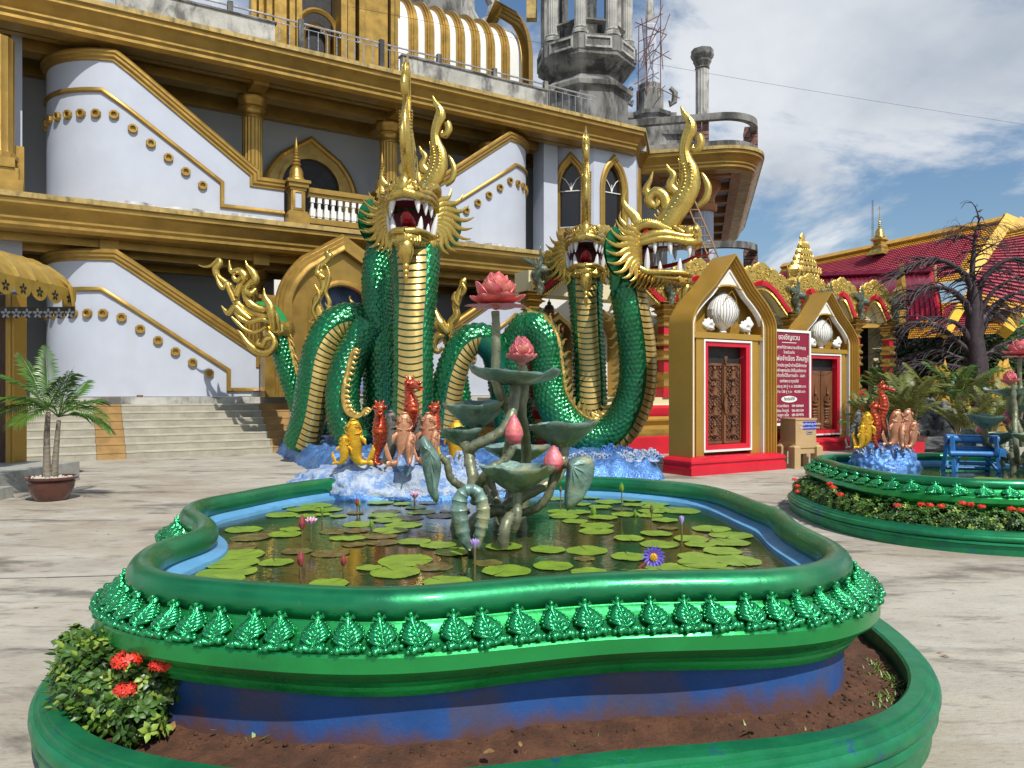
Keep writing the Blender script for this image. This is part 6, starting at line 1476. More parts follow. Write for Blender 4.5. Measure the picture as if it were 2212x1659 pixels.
tail_flourish(N2, [(695, 700, 19.2), (690, 676, 19.2), (684, 650, 19.2), (700, 620, 19.2), (694, 598, 19.2), (690, 580, 19.2), (704, 566, 19.2), (712, 556, 19.2), (706, 546, 19.2), (712, 536, 19.2)], [.17, .20, .17, .12, .14, .17, .14, .11, .15, .09, .03], [([(684, 690, 19.1), (676, 668, 19.1), (690, 640, 19.1), (680, 615, 19.1)], [.05, .09, .08, .03]), ([(704, 680, 19.1), (712, 655, 19.1), (704, 630, 19.1), (712, 600, 19.1), (706, 575, 19.1)], [.06, .09, .07, .09, .03]), ([(700, 600, 19.1), (686, 590, 19.1), (690, 572, 19.1)], [.08, .14, .05])])
mbx = MB(); cpts = catmull([W(*p) for p in [(762, 760, 16.2), (752, 800, 16.2), (742, 850, 16.1), (750, 890, 16.1), (775, 900, 16.1), (790, 885, 16.1)]], 8); mbx.tube(cpts, .06, 6)
for k in range(0, len(cpts) - 1, 2): flame(mbx, cpts[k], .20, .03, .02, .045, .5, xdir=(0, 0, 1), zdir=(1, -.2, .3))
mbx.build('dorsal_crest', M['gold_dk'], N2, ang=60)
# ---- third naga facing the camera (centre right, farther)
N3 = naga('smallest-looking naga facing forward, standing farther back left of the side-facing one')
fr, rd = body(N3, [(1276, 940, 17.4), (1275, 880, 17.3), (1273, 800, 17.3), (1270, 740, 17.3), (1267, 680, 17.3), (1264, 620, 17.4), (1264, 555, 17.8)], [(-.08, -1, .05), (-.08, -1, 0), (0, -1, -.2)], [.45, .44, .43, .42, .42, .46, .40], plates=(.02, .88), th=38)
put_head(N3, W(1265, 539, 17.35), R(-95), R(3), .83)
fr, rd = body(N3, [(958, 940, 17.2), (962, 880, 17.1), (974, 810, 17.0), (998, 752, 17.0), (1032, 730, 17.1), (1066, 752, 17.2), (1082, 800, 17.4), (1090, 870, 17.6), (1100, 950, 17.7)], [(.75, -.75, 0), (.75, -.7, 0), (.75, -.6, -.2), (.5, -.6, -.8), (-.1, -.5, -1), (-.6, -.3, -.3), (-.7, -.3, 0)], [.40, .40, .40, .39, .38, .38, .38], s0=.5, plates=(.02, .50), th=44, pw=.13)
crest_row(N3, fr, rd, .24, 8, i0=int(len(fr) * .28), i1=int(len(fr) * .72), lean=.05)
fr, rd = body(N3, [(998, 960, 19.8), (1002, 900, 19.8), (998, 850, 19.8), (990, 800, 19.8), (978, 740, 19.8), (968, 716, 19.8)], [(-1, .5, 0), (-1, .5, 0)], [.22, .24, .24, .23, .22, .20], plates=(0, 0))
crest_row(N3, fr, rd, .16, 6, off=0., i0=int(len(fr) * .2))
tail_flourish(N3, [(972, 726, 19.6), (974, 700, 19.6), (986, 682, 19.6), (984, 660, 19.6), (990, 640, 19.6), (996, 622, 19.6), (1000, 610, 19.6), (1006, 600, 19.6)], [.14, .17, .16, .13, .17, .13, .09, .13, .03], [([(968, 720, 19.5), (950, 700, 19.5), (942, 680, 19.5), (938, 660, 19.5)], [.18, .26, .16, .02]), ([(962, 724, 19.5), (944, 728, 19.5), (936, 750, 19.5), (946, 760, 19.5), (956, 750, 19.5)], [.10, .14, .14, .10, .05]), ([(990, 660, 19.5), (980, 645, 19.5), (984, 630, 19.5)], [.06, .10, .04]), ([(996, 640, 19.5), (1004, 625, 19.5), (998, 612, 19.5)], [.06, .09, .06]), ([(1006, 760, 19.5), (1012, 745, 19.5), (1008, 735, 19.5)], [.05, .08, .05])])
# ---- fourth naga in profile, facing right
N4 = naga('naga in profile facing right, red tongue out over the gold gateway')
fr, rd = body(N4, [(1132, 960, 17.6), (1118, 880, 17.5), (1108, 800, 17.4), (1116, 740, 17.3), (1150, 704, 17.1), (1178, 740, 17.0), (1186, 800, 17.0), (1192, 860, 16.9), (1222, 915, 16.8), (1275, 948, 16.7), (1330, 930, 16.6), (1364, 880, 16.5), (1378, 820, 16.4), (1376, 750, 16.3), (1366, 680, 16.2), (1356, 620, 16.2), (1354, 560, 16.3)],
    [(-.5, .8, 0), (-.3, 1, 0), (-.3, 1, 0), (-.3, .8, -.5), (-.4, .5, -.7), (-.7, .6, -.2), (-.7, .5, -.3), (-.5, .3, -.9), (.2, -.2, -1), (.75, -.45, -.5), (.85, -.5, -.1), (.85, -.5, 0), (.85, -.5, 0), (.85, -.45, -.1)], [.34, .38, .40, .42, .44, .46, .48, .49, .48, .46, .45, .43, .42], s0=0, plates=(.56, .97), th=42, pw=.13)
crest_row(N4, fr, rd, .26, 7, i0=int(len(fr) * .28), i1=int(len(fr) * .93), lean=.05, name='dorsal_crest')
put_head(N4, W(1392, 538, 16.0), R(-20), R(1), .93, True)

# ================================================================== LOTUS SCULPTURE IN THE POND
LY = 5.0
def leaf_bowl(c, r_, depth, wav=.08, seed=0, tilt=None, n=48, m_=None, droop=0., cup=1.):
    """wavy lotus leaf: rim radius r_, centre lowered by depth; ribs in relief; real thickness"""
    mb = MB(); K = 12; rr = random.Random(seed); ph = [rr.uniform(0, 6.28) for _ in range(5)]; vs = []
    for side in (0, 1):
        for k in range(K + 1):
            t_ = k / K
            for i in range(n):
                a = 2 * math.pi * i / n
                w_ = (math.sin(3 * a + ph[0]) * .5 + math.sin(5 * a + ph[1]) * .35 + math.sin(8 * a + ph[2]) * .25) * wav * r_ * t_ ** 2
                ru = 1 + .045 * math.sin(7 * a + ph[3]) * t_ + .02 * math.sin(17 * a) * t_
                rib = .012 * r_ / .25 * max(0, math.cos(a * 9 + .3 * math.sin(3 * t_))) ** 6 * (1 if t_ > .1 else 0) * (1 - .5 * t_)
                z_ = -depth * (1 - t_ ** (1.5 * cup)) + w_ - droop * t_ ** 3 * r_
                vs.append(Vector((math.cos(a) * r_ * t_ * ru, math.sin(a) * r_ * t_ * ru, z_ - rib - (.014 if side else 0) * (1 if k < K else .6))))
    N_ = (K + 1) * n; fs = []
    for s_ in (0, 1):
        for k in range(K):
            for i in range(n): j = (i + 1) % n; fs.append((s_ * N_ + k * n + i, s_ * N_ + k * n + j, s_ * N_ + (k + 1) * n + j, s_ * N_ + (k + 1) * n + i))
    for i in range(n): j = (i + 1) % n; fs.append((K * n + i, K * n + j, N_ + K * n + j, N_ + K * n + i))
    mt = tilt.to_matrix().to_4x4() if tilt else Matrix.Identity(4)
    mb.add([mt @ v + Vector(c) for v in vs], fs); return mb
def stem(parent, pts, r_, name='stem', thorns=True):
    P = catmull([W(*p) if len(p) == 3 else Vector(p) for p in pts], 6); rad = interp(r_, len(P)) if hasattr(r_, '__len__') else [r_] * len(P); mb = MB(); mb.tube(P, [q * (1 + .06 * math.sin(i * 1.7)) for i, q in enumerate(rad)], 10)
    if thorns:
        for i in range(2, len(P) - 1, 2):
            a = _r.uniform(0, 6.28); d = Vector((math.cos(a), math.sin(a), .3)); mb.tube([P[i] + d * rad[i] * .8, P[i] + d * (rad[i] + .012)], [.006, .001], 5)
    return mb.build(name, M['lotus_stem'], parent)
def petal(mb, base, a, L, w_, lift, open_, cup=.25):
    """boat-shaped petal: azimuth a, rising from base; open_ = how far the tip leans out"""
    o_ = Vector((math.cos(a), math.sin(a), 0)); tn = Vector((-o_.y, o_.x, 0)); K = 8; Q = 6; vs = []
    for side in (0, 1):
        for k in range(K + 1):
            t_ = k / K; out_ = open_ * math.sin(t_ * math.pi * .62) * L + (.06 * L * max(0, t_ - .8) * 5 if open_ > .4 else 0); up_ = lift * L * (t_ ** .9)
            wd = w_ * (math.sin(math.pi * min(1, t_ * .9 + .09)) ** .75) * (1 if t_ < .99 else .15)
            for q in range(Q + 1):
                s_ = q / Q * 2 - 1; ridge = .004 * math.cos(s_ * 14)
                p = Vector(base) + o_ * (out_ - cup * wd * s_ * s_ * .9 - side * .008 + ridge) + Vector((0, 0, up_ + (0.1 * wd * s_ * s_))) + tn * s_ * wd
                vs.append(p)
    N_ = (K + 1) * (Q + 1); fs = []
    for s_ in (0, 1):
        for k in range(K):
            for q in range(Q): a_ = s_ * N_ + k * (Q + 1) + q; fs.append((a_, a_ + 1, a_ + Q + 2, a_ + Q + 1))
    for k in range(K): fs += [(k * (Q + 1), (k + 1) * (Q + 1), N_ + (k + 1) * (Q + 1), N_ + k * (Q + 1)), (k * (Q + 1) + Q, (k + 1) * (Q + 1) + Q, N_ + (k + 1) * (Q + 1) + Q, N_ + k * (Q + 1) + Q)]
    return mb.add(vs, fs)
def lotus(parent, c, s_, openness=1., name='lotus_flower'):
    root = MB(); c = Vector(c)
    root.blob(c + Vector((0, 0, .02 * s_)), .06 * s_, 10, 6, sz=.8); fl = root.build(name, M['lotus_pink'], parent)
    for ringi, (n_, L, w_, lift, op) in enumerate(((6, .31, .125, .02 if openness > .8 else .45, 1.05 * openness), (7, .30, .12, .42, .98 * openness), (6, .30, .135, .85, .66 * openness), (6, .30, .13, 1.08, .38 * openness), (5, .29, .11, 1.2, .20 * openness))):
        for k in range(n_):
            a = 2 * math.pi * (k + .5 * (ringi % 2)) / n_ + .2 + _r.uniform(-.08, .08); mb = MB(); petal(mb, c + Vector((math.cos(a) * .02 * s_, math.sin(a) * .02 * s_, 0)), a, L * s_ * _r.uniform(.93, 1.07), w_ * s_, lift, op); mb.build('petal', M['lotus_pink'], fl, ang=50)
    return fl
def bud(parent, c, r_, h, name='lotus_bud'):
    mb = MB(); n = 30; vs = []; pf = [(.3, 0), (.75, .12), (1.0, .32), (.95, .5), (.72, .7), (.40, .88), (.12, 1.0)]
    pf = [(interp([p[0] for p in pf], 22)[i], interp([p[1] for p in pf], 22)[i]) for i in range(22)]
    for j, (q, z_) in enumerate(pf):
        for i in range(n):
            a = 2 * math.pi * i / n; tw = a + z_ * .9; g_ = 1 + .035 * math.cos(tw * 5) * (z_ > .1) - .05 * (abs(math.sin(tw * 2.5)) < .12); vs.append((c[0] + r_ * q * g_ * math.cos(a), c[1] + r_ * q * g_ * math.sin(a), c[2] + z_ * h))
    mb.add(vs, [(k * n + i, k * n + (i + 1) % n, (k + 1) * n + (i + 1) % n, (k + 1) * n + i) for k in range(21) for i in range(n)] + [tuple(range(n - 1, -1, -1)), tuple(21 * n + i for i in range(n))]); return mb.build(name, M['lotus_pink'], parent, ang=50)
def bowl(parent, px, py, Y, hw, pyb, seed, tilt=None, wav=.08, droop=0., cup=1.):
    c = W(px, py, Y); r_ = hw / 1650 * Y; d = (pyb - py) / 1650 * Y
    mb = leaf_bowl(c, r_, d, wav, seed, tilt, droop=droop, cup=cup); return mb.build('lotus_leaf', M['lotus_leaf'], parent, ang=70)
LS = empty('lotus_sculpture', label='tall verdigris lotus sculpture with pink blooms standing in the middle of the front pond', cat='sculpture')
from mathutils import Euler
bowl(LS, 1111, 800, 5.0, 96, 826, 11, Euler((R(0), R(3), 0)), wav=.10, cup=1.3)
bowl(LS, 1027, 869, 5.1, 70, 922, 5, Euler((R(2), R(-2), 0)), wav=.06)
bowl(LS, 996, 925, 5.05, 47, 960, 8, Euler((R(0), R(-4), 0)), wav=.08)
bowl(LS, 1216, 913, 5.1, 74, 963, 21, Euler((R(-2), R(-3), 0)), wav=.06)
bowl(LS, 1118, 963, 5.75, 72, 998, 13, wav=.05)
bowl(LS, 1116, 1006, 4.62, 80, 1060, 17, Euler((R(-1), 0, 0)), wav=.07)
# hanging leaves
def hang_leaf(parent, outline, Y, th_, bulge, ribs=9, col='lotus_leaf', seed=1, ctr=None):
    """a leaf hanging nearly vertical: outline in photograph units, pillowed front and back"""
    P = resample([W(x, y, Y) for x, y in outline], 44, True); c = W(*ctr, Y) if ctr else sum(P, Vector()) / len(P); mb = MB(); vs = []; K = 9
    for side in (-1, 1):
        for k in range(K + 1):
            t_ = k / K
            for i, p in enumerate(P):
                q = c.lerp(p, t_); a = math.atan2(q.z - c.z, q.x - c.x); h = bulge * math.cos(t_ * math.pi / 2) ** .7 * (1 if side < 0 else -.35)
                rib = .010 * max(0, math.cos(i / 44 * ribs * 2 * math.pi + 1.3 * math.sin(t_ * 2))) ** 8 * math.sin(t_ * math.pi) if side < 0 else 0
                vs.append(q + Vector((0, -h - rib + (th_ if side > 0 else 0) + .02 * noise.noise(q * 9), 0)))
    n = 44; N_ = (K + 1) * n; fs = []
    for s_ in (0, 1):
        for k in range(K):
            for i in range(n): j = (i + 1) % n; fs.append((s_ * N_ + k * n + i, s_ * N_ + k * n + j, s_ * N_ + (k + 1) * n + j, s_ * N_ + (k + 1) * n + i))
    for i in range(n): j = (i + 1) % n; fs.append((K * n + i, K * n + j, N_ + K * n + j, N_ + K * n + i))
    mb.add(vs, fs); return mb.build('hanging_leaf', M[col], parent, ang=70)
hang_leaf(LS, [(908, 948), (914, 940), (926, 950), (938, 968), (950, 984), (953, 1010), (949, 1035), (944, 1058), (948, 1078), (944, 1088), (934, 1080), (924, 1062), (918, 1035), (912, 1010), (908, 975)], 4.75, .03, .05, 7, seed=2, ctr=(930, 975))
hang_leaf(LS, [(1228, 996), (1240, 988), (1262, 984), (1280, 990), (1286, 1006), (1283, 1028), (1274, 1052), (1258, 1080), (1240, 1096), (1224, 1104), (1219, 1092), (1219, 1068), (1222, 1040), (1224, 1015)], 4.7, .03, .07, 9, seed=3, ctr=(1232, 1003))
# rolled drooping leaf in front: an upside-down U with ringed folds
mb = MB(); pts = catmull([W(x, y, 4.25) for x, y in [(1014, 1185), (1004, 1165), (997, 1135), (992, 1105), (994, 1078), (1004, 1062), (1018, 1057), (1032, 1064), (1041, 1085), (1044, 1110), (1040, 1135), (1035, 1158), (1030, 1184)]], 9)
rad = interp([.018, .034, .042, .046, .042, .032, .030, .032, .036, .038, .036, .028, .016], len(pts)); mb.tube(pts, [q * (1 + (.13 if (i % 7) == 0 else 0) - (.05 if (i % 7) in (3, 4) else 0)) for i, q in enumerate(rad)], 14, flat=((0, 1, 0), .85), up=(1, 0, 0)); mb.build('rolled_leaf', M['lotus_leaf'], LS, ang=60)
S_ = lambda pts, r_: stem(LS, pts, r_)
S_([(1070, 672, 4.95), (1072, 720, 4.95), (1071, 780, 4.95), (1070, 812, 4.97), (1080, 850, 5.0), (1096, 878, 5.05), (1104, 920, 5.1), (1096, 980, 5.15), (1085, 1040, 5.1)], [.026, .028, .032, .034, .034, .033, .032])
S_([(1112, 824, 5.0), (1111, 862, 4.95), (1103, 902, 4.9), (1085, 930, 4.88), (1056, 948, 4.88), (1024, 964, 4.9), (1012, 985, 4.95), (1030, 1040, 5.0), (1060, 1085, 5.0)], [.035, .036, .036, .035, .034, .034, .034])
S_([(1000, 955, 5.0), (1013, 975, 4.95), (1015, 1000, 4.9), (1021, 1035, 4.85), (1016, 1058, 4.7)], [.034, .036, .036, .034, .030])
S_([(1219, 960, 5.1), (1216, 985, 5.08), (1212, 1010, 5.05), (1200, 1036, 5.0), (1170, 1052, 4.95), (1128, 1074, 4.95), (1090, 1095, 4.95)], [.036, .036, .036, .034])
S_([(1196, 1018, 4.78), (1190, 1055, 4.78), (1174, 1085, 4.8), (1150, 1102, 4.85), (1118, 1110, 4.95)], [.026, .027, .028, .026])
S_([(1228, 1004, 4.72), (1212, 1008, 4.76), (1203, 1030, 4.8), (1194, 1050, 4.82)], .022)
S_([(1117, 1060, 4.62), (1117, 1095, 4.6), (1116, 1122, 4.58), (1108, 1145, 4.6)], [.030, .030, .030, .030])
S_([(1112, 1112, 4.62), (1098, 1122, 4.56), (1090, 1145, 4.52), (1086, 1180, 4.55)], [.034, .036, .036, .036])
S_([(1127, 790, 5.25), (1132, 840, 5.25), (1126, 885, 5.25), (1132, 930, 5.3), (1137, 980, 5.35), (1132, 1040, 5.35), (1110, 1100, 5.2)], [.034, .036, .036, .034])
S_([(950, 985, 4.78), (965, 1000, 4.8), (972, 1030, 4.82), (988, 1046, 4.84), (1012, 1060, 4.9), (1050, 1088, 5.0)], [.022, .024, .026, .026])
S_([(1110, 962, 4.85), (1098, 985, 4.85), (1078, 1002, 4.85), (1060, 1012, 4.85), (1040, 1040, 4.9), (1024, 1085, 5.0)], [.024, .026, .03, .03])
S_([(1118, 998, 5.7), (1108, 1030, 5.6), (1100, 1080, 5.4), (1090, 1110, 5.3)], .036)
S_([(1052, 1020, 5.1), (1062, 1060, 5.1), (1078, 1100, 5.05), (1096, 1140, 5.0)], .036)
S_([(1120, 1080, 5.0), (1100, 1100, 5.0), (1060, 1105, 5.0), (1020, 1130, 5.0), (1000, 1180, 5.0)], .040)
S_([(1010, 1100, 5.3), (990, 1120, 5.3), (978, 1150, 5.3), (975, 1172, 5.3)], .032)
S_([(992, 1080, 4.9), (986, 1120, 4.95), (988, 1180, 5.0)], .034)
S_([(1060, 1060, 5.2), (1080, 1110, 5.2), (1070, 1160, 5.2)], .04); S_([(1140, 1060, 5.2), (1126, 1110, 5.2), (1130, 1160, 5.2)], .036)
S_([(1016, 1182, 4.3), (1020, 1200, 4.5), (1040, 1180, 4.9)], .02)
lotus(LS, W(1072, 664, 4.95) , .62, .92); lotus(LS, W(1127, 786, 5.1), .52, .55)
bud(LS, W(1110, 960, 4.85), .060, .19); bud(LS, W(1196, 1020, 4.72), .064, .165)
mb = MB(); mb.blob((.02, 5.05, .52), .34, 16, 6, sz=.22, nz=.3); mb.build('sculpture_base', M['rock_dk'], LS)
for i in range(8): pass

# ================================================================== FISH AND SEAHORSES ON THE ROCK AT THE POND'S FAR SIDE
RK = empty('foam_rock', label='blue and white foam-painted rock at the far edge of the front pond', cat='rock')
def dome_rock(parent, c, sx, sy, sz, m1, m2, seed, name='rock'):
    mb = MB(); n, k_ = 110, 46; vs = []
    for j in range(k_ + 1):
        ph = math.pi / 2 * j / k_
        for i in range(n):
            a = 2 * math.pi * i / n; d = Vector((math.cos(a) * math.sin(ph), math.sin(a) * math.sin(ph), math.cos(ph))); pp = Vector((d.x * sx, d.y * sy, d.z * sz))
            h = 1 + .10 * noise.noise(pp * 3 + Vector((seed, 0, 0))) + .06 * noise.noise(pp * 11) + .05 * noise.noise(pp * 24)
            v = Vector((abs(d.x) ** .85 * math.copysign(1, d.x) * sx * h, abs(d.y) ** .85 * math.copysign(1, d.y) * sy * h, (d.z ** .8 if d.z > 0 else 0) * sz * h)); vs.append(Vector(c) + v)
    fs = [(j * n + i, j * n + (i + 1) % n, (j + 1) * n + (i + 1) % n, (j + 1) * n + i) for j in range(k_) for i in range(n)]
    mb.add(vs, fs); me = mb.mesh(name, [m1, m2], ang=0)
    me.polygons.foreach_set('material_index', [1 if (p.center.z - c[2]) < sz * .42 + .05 * noise.noise(p.center * 9) else 0 for p in me.polygons])
    o = bpy.data.objects.new(name, me); COL.objects.link(o); o.parent = parent; return o
dome_rock(RK, (-1.0, 7.15, .50), 1.12, .62, .47, M['foam'], M['blue_rock'], 2)
for x, y, s_, a in ((775, 1012, .9, .1), (752, 1018, .7, -.3), (800, 1016, .8, .2), (825, 1010, .55, 0), (985, 1012, 1.0, .2), (1000, 1020, .9, -.2), (1018, 1014, .7, .4), (835, 1015, .6, .5), (866, 1006, .5, 0)):
    p = W(x, y, 6.95); inst('wave_crest', WVM, RK, p - Vector((0, 0, .06)), (0, 0, a), s_ * .72)
mb = MB(); p = W(878, 1010, 6.62)
for k in range(4): mb.tube([p + Vector((-.05 + .035 * k, 0, .10)), p + Vector((-.04 + .03 * k, -.07, .02)), p + Vector((-.01 + .005 * k, -.04, -.07))], [.02, .035, .012], 6)
mb.build('shell', M['foam'], RK)
def fish_mesh(m_, L=1.):
    """leaping carp: stands on its tail, mouth up; facing -y; height 1"""
    mb = MB(); path = catmull([(-.30, .02, .06), (-.24, .01, .03), (-.12, 0, .05), (-.02, 0, .20), (.0, 0, .42), (.0, -.0, .62), (.01, -.02, .80), (.015, -.05, .93), (.015, -.07, 1.0)], 9); n = len(path)
    rad = interp([.035, .05, .085, .135, .17, .18, .165, .125, .05], n); ns = 28; vs = []; prev = None
    for i in range(n):
        d = (path[min(i + 1, n - 1)] - path[max(i - 1, 0)]).normalized(); y = Vector((0, 1, 0)); x = (y - d * y.dot(d)).normalized(); c_ = d.cross(x)
        for k in range(ns):
            a = 2 * math.pi * k / ns; row = i // 2; fu = ((k / ns * 14) + .5 * (row % 2)) % 1 - .5; h = .011 * (1 - (i % 2)) * (1 - 4 * fu * fu) if i < n * .80 else 0
            vs.append(path[i] + (x * math.cos(a) * .82 + c_ * math.sin(a)) * (rad[i] + h))
    mb.add(vs, [(i * ns + k, i * ns + (k + 1) % ns, (i + 1) * ns + (k + 1) % ns, (i + 1) * ns + k) for i in range(n - 1) for k in range(ns)] + [tuple(range(ns - 1, -1, -1)), tuple((n - 1) * ns + k for k in range(ns))])
    for s_ in (-1, 1):
        mb.tube([(.015 + s_ * .05, -.17, .93), (.015 + s_ * .16, -.14, .86), (.015 + s_ * .19, -.05, .76), (.01 + s_ * .15, -.14, .70), (.01 + s_ * .05, -.17, .68)], [.008, .016, .018, .016, .01], 6)   # gill cover
        mb.blob((s_ * .10 + .01, -.15, .88), .028, 8, 6); mb.tube([(s_ * .10 + .01 + .036 * math.cos(a), -.168, .88 + .036 * math.sin(a)) for a in [i * math.pi / 4 for i in range(9)]], .009, 5, cap=False)
        mb.tube([(s_ * .14, -.08, .62), (s_ * .24, -.11, .54), (s_ * .27, -.10, .44)], [.03, .05, .015], 7, flat=((0, 1, 0), .35), up=(1, 0, 0))
    mb.tube([(.015 + .055 * math.cos(a), -.085 + .04 * math.sin(a), 1.0) for a in [i * math.pi / 6 for i in range(13)]], .02, 6, cap=False)
    for s_, t_ in ((1, .22), (-1, .10)): mb.tube([(-.29, .0, .05), (-.37, 0, .05 + s_ * .08 + .05), (-.42, 0, .05 + s_ * t_ + .06), (-.40, 0, .05 + s_ * t_ * 1.25 + .10)], [.035, .06, .05, .01], 8, flat=((0, 1, 0), .35), up=(1, 0, 0))
    mb.tube([(.16, 0, .62), (.24, 0, .52), (.22, 0, .42), (.27, 0, .34)], [.02, .05, .05, .01], 7, flat=((0, 1, 0), .3), up=(1, 0, 0))
    return mb.mesh('fish', m_, ang=60)
FG, FP_, FR_ = fish_mesh(M['fish_gold']), fish_mesh(M['peach']), fish_mesh(M['fish_grey'])
def seahorse_mesh():
    mb = MB(); path = catmull([(.04, -.02, .02), (.00, -.05, .0), (-.05, -.03, .03), (-.05, 0, .10), (-.02, .02, .22), (.0, .0, .38), (.0, -.03, .54), (.0, -.02, .68), (.0, .02, .80), (.0, .01, .90)], 6); n = len(path); ns = 16; vs = []
    rad = interp([.012, .02, .03, .04, .055, .085, .10, .085, .06, .065], n)
    for i in range(n):
        d = (path[min(i + 1, n - 1)] - path[max(i - 1, 0)]).normalized(); y = Vector((0, 1, 0)); x = (y - d * y.dot(d)); x.normalize(); c_ = d.cross(x)
        for k in range(ns): a = 2 * math.pi * k / ns; r_ = rad[i] * (1 + .10 * (i % 3 == 0)) * (1 + .06 * (k % 4 == 0)); vs.append(path[i] + (x * math.cos(a) + c_ * math.sin(a) * .85) * r_)
    mb.add(vs, [(i * ns + k, i * ns + (k + 1) % ns, (i + 1) * ns + (k + 1) % ns, (i + 1) * ns + k) for i in range(n - 1) for k in range(ns)] + [tuple(range(ns - 1, -1, -1)), tuple((n - 1) * ns + k for k in range(ns))])
    for i in range(6, n - 4, 3):
        for sx, sy in ((-1, -.5), (1, -.5), (-1, .6), (1, .6), (0, -1)): q = path[i] + Vector((sx * rad[i] * .85, sy * rad[i] * .9, 0)); mb.tube([q, q + Vector((sx * .018, sy * .018, .006))], [.012, .002], 5)
    mb.blob((0, -.01, .93), .085, 12, 8, sx=.95, sz=.9); mb.tube([(0, -.07, .91), (0, -.16, .885), (0, -.24, .865)], [.05, .032, .034], 10); mb.tube([(.0 + .03 * math.cos(a), -.245, .865 + .026 * math.sin(a)) for a in [i * math.pi / 4 for i in range(9)]], .010, 5, cap=False)
    for s_ in (-1, 1):
        mb.blob((s_ * .065, -.06, .945), .030, 8, 6); mb.tube([(s_ * .078 + .0, -.065 + .034 * math.cos(a), .945 + .034 * math.sin(a)) for a in [i * math.pi / 4 for i in range(9)]], .008, 5, cap=False); mb.tube([(s_ * .03, 0, 1.0), (s_ * .05, .0, 1.04), (s_ * .045, .01, 1.07)], [.02, .014, .003], 6)
    for k in range(4): mb.tube([(0, .0 + .03 * k, 1.0 - .02 * k), (0, .01 + .04 * k, 1.06 - .025 * k)], [.018, .003], 5)
    for k in range(6): mb.tube([(0, .08, .66 - .04 * k), (0, .17, .68 - .045 * k)], [.016, .004], 5)
    return mb.mesh('seahorse', M['copper'], ang=60)
SHM = seahorse_mesh()
def stat(nm, me, px, pyb, Y, h, rz, label, cat, group=None, mir=1, tilt=0, w=1.):
    p = W(px, pyb, Y); s_ = h / 1650 * Y; o = inst(nm, me, None, p, (0, tilt, rz), (s_ * mir * w, s_ * w, s_)); return tag(o, label, cat, group)
w_sh = 1.35
gf, gs = 'painted leaping fish on the foam rock', 'copper red seahorses on the foam rock'
stat('fish_statue', FG, 766, 1002, 6.75, 96, 0, 'large golden yellow fish leaping upright at the left of the foam rock', 'fish', gf, -1)
stat('fish_statue', FG, 744, 1002, 6.70, 62, 0, 'small golden yellow fish leaning against the larger golden fish', 'fish', gf)
stat('fish_statue', FP_, 872, 1004, 6.70, 112, R(10), 'tall peach gold fish in front of the tallest seahorse', 'fish', gf, w=.8)
stat('fish_statue', FP_, 885, 1002, 6.55, 66, R(90), 'small peach fish with split tail hanging before the tall peach fish', 'fish', gf, w=.9)
stat('fish_statue', FP_, 926, 998, 6.75, 106, R(-10), 'peach gold fish beside the hanging lotus leaf', 'fish', gf, w=.85)
stat('fish_statue', FP_, 938, 990, 6.65, 60, R(80), 'small peach fish at the foot of the right-hand seahorse', 'fish', gf, w=.9)
stat('fish_statue', FR_, 843, 1000, 6.95, 112, R(0), 'grey bronze fish between the left seahorse and the peach fish', 'fish', gf, w=.8)
stat('fish_statue', FR_, 898, 1000, 7.05, 110, R(20), 'grey bronze fish behind the middle peach fish', 'fish', gf, w=.75)
stat('fish_statue', FG, 984, 1002, 7.0, 92, R(180), 'golden yellow fish on the right behind the hanging lotus leaf', 'fish', gf, -1)
stat('seahorse_statue', SHM, 820, 1002, 6.85, 130, R(12), 'copper red seahorse on the left, next to the golden fish', 'seahorse', gs, w=w_sh)
stat('seahorse_statue', SHM, 886, 962, 6.95, 142, R(35), 'highest copper red seahorse in the middle of the group', 'seahorse', gs, w=w_sh)
stat('seahorse_statue', SHM, 940, 985, 6.85, 112, R(-5), 'copper red seahorse on the right, above the small peach fish', 'seahorse', gs, w=w_sh)
# ================================================================== WATER LILIES
def pad_mesh(seed, m_):
    rr = random.Random(seed); n = 54; mb = MB(); vs = [(0, 0, .004)]; a0 = R(2.2); ring1 = []
    for k, f_ in enumerate((.5, 1.)):
        for i in range(n + 1):
            a = a0 + (2 * math.pi - 2 * a0) * i / n; r_ = f_ * (1 + (.038 * (i % 2) + rr.uniform(-.012, .012) + .008 * math.sin(3 * a + seed)) * (k == 1)); vs.append((r_ * math.cos(a), r_ * math.sin(a), .004 + (.006 * math.sin(5 * a + seed) + .008 * rr.random()) * (k == 1)))
    fs = [(0, 1 + i, 2 + i) for i in range(n)] + [(1 + i, n + 2 + i, n + 3 + i, 2 + i) for i in range(n)]
    mb.add(vs, fs); return mb.mesh('lily_pad', m_, ang=0)
PADS = {k: [pad_mesh(s_ + 1, M[mm]) for s_ in range(3)] for k, mm in (('g', 'pad'), ('d', 'pad_dk'), ('b', 'pad_br'))}
W1 = lambda x, y: (345.6 + x * .3175, 1065.6 + y * .3175); W2 = lambda x, y: (748.8 + x * .3175, 1065.6 + y * .3175); W3 = lambda x, y: (1152 + x * .4535, 1036.8 + y * .4535)
PL = []
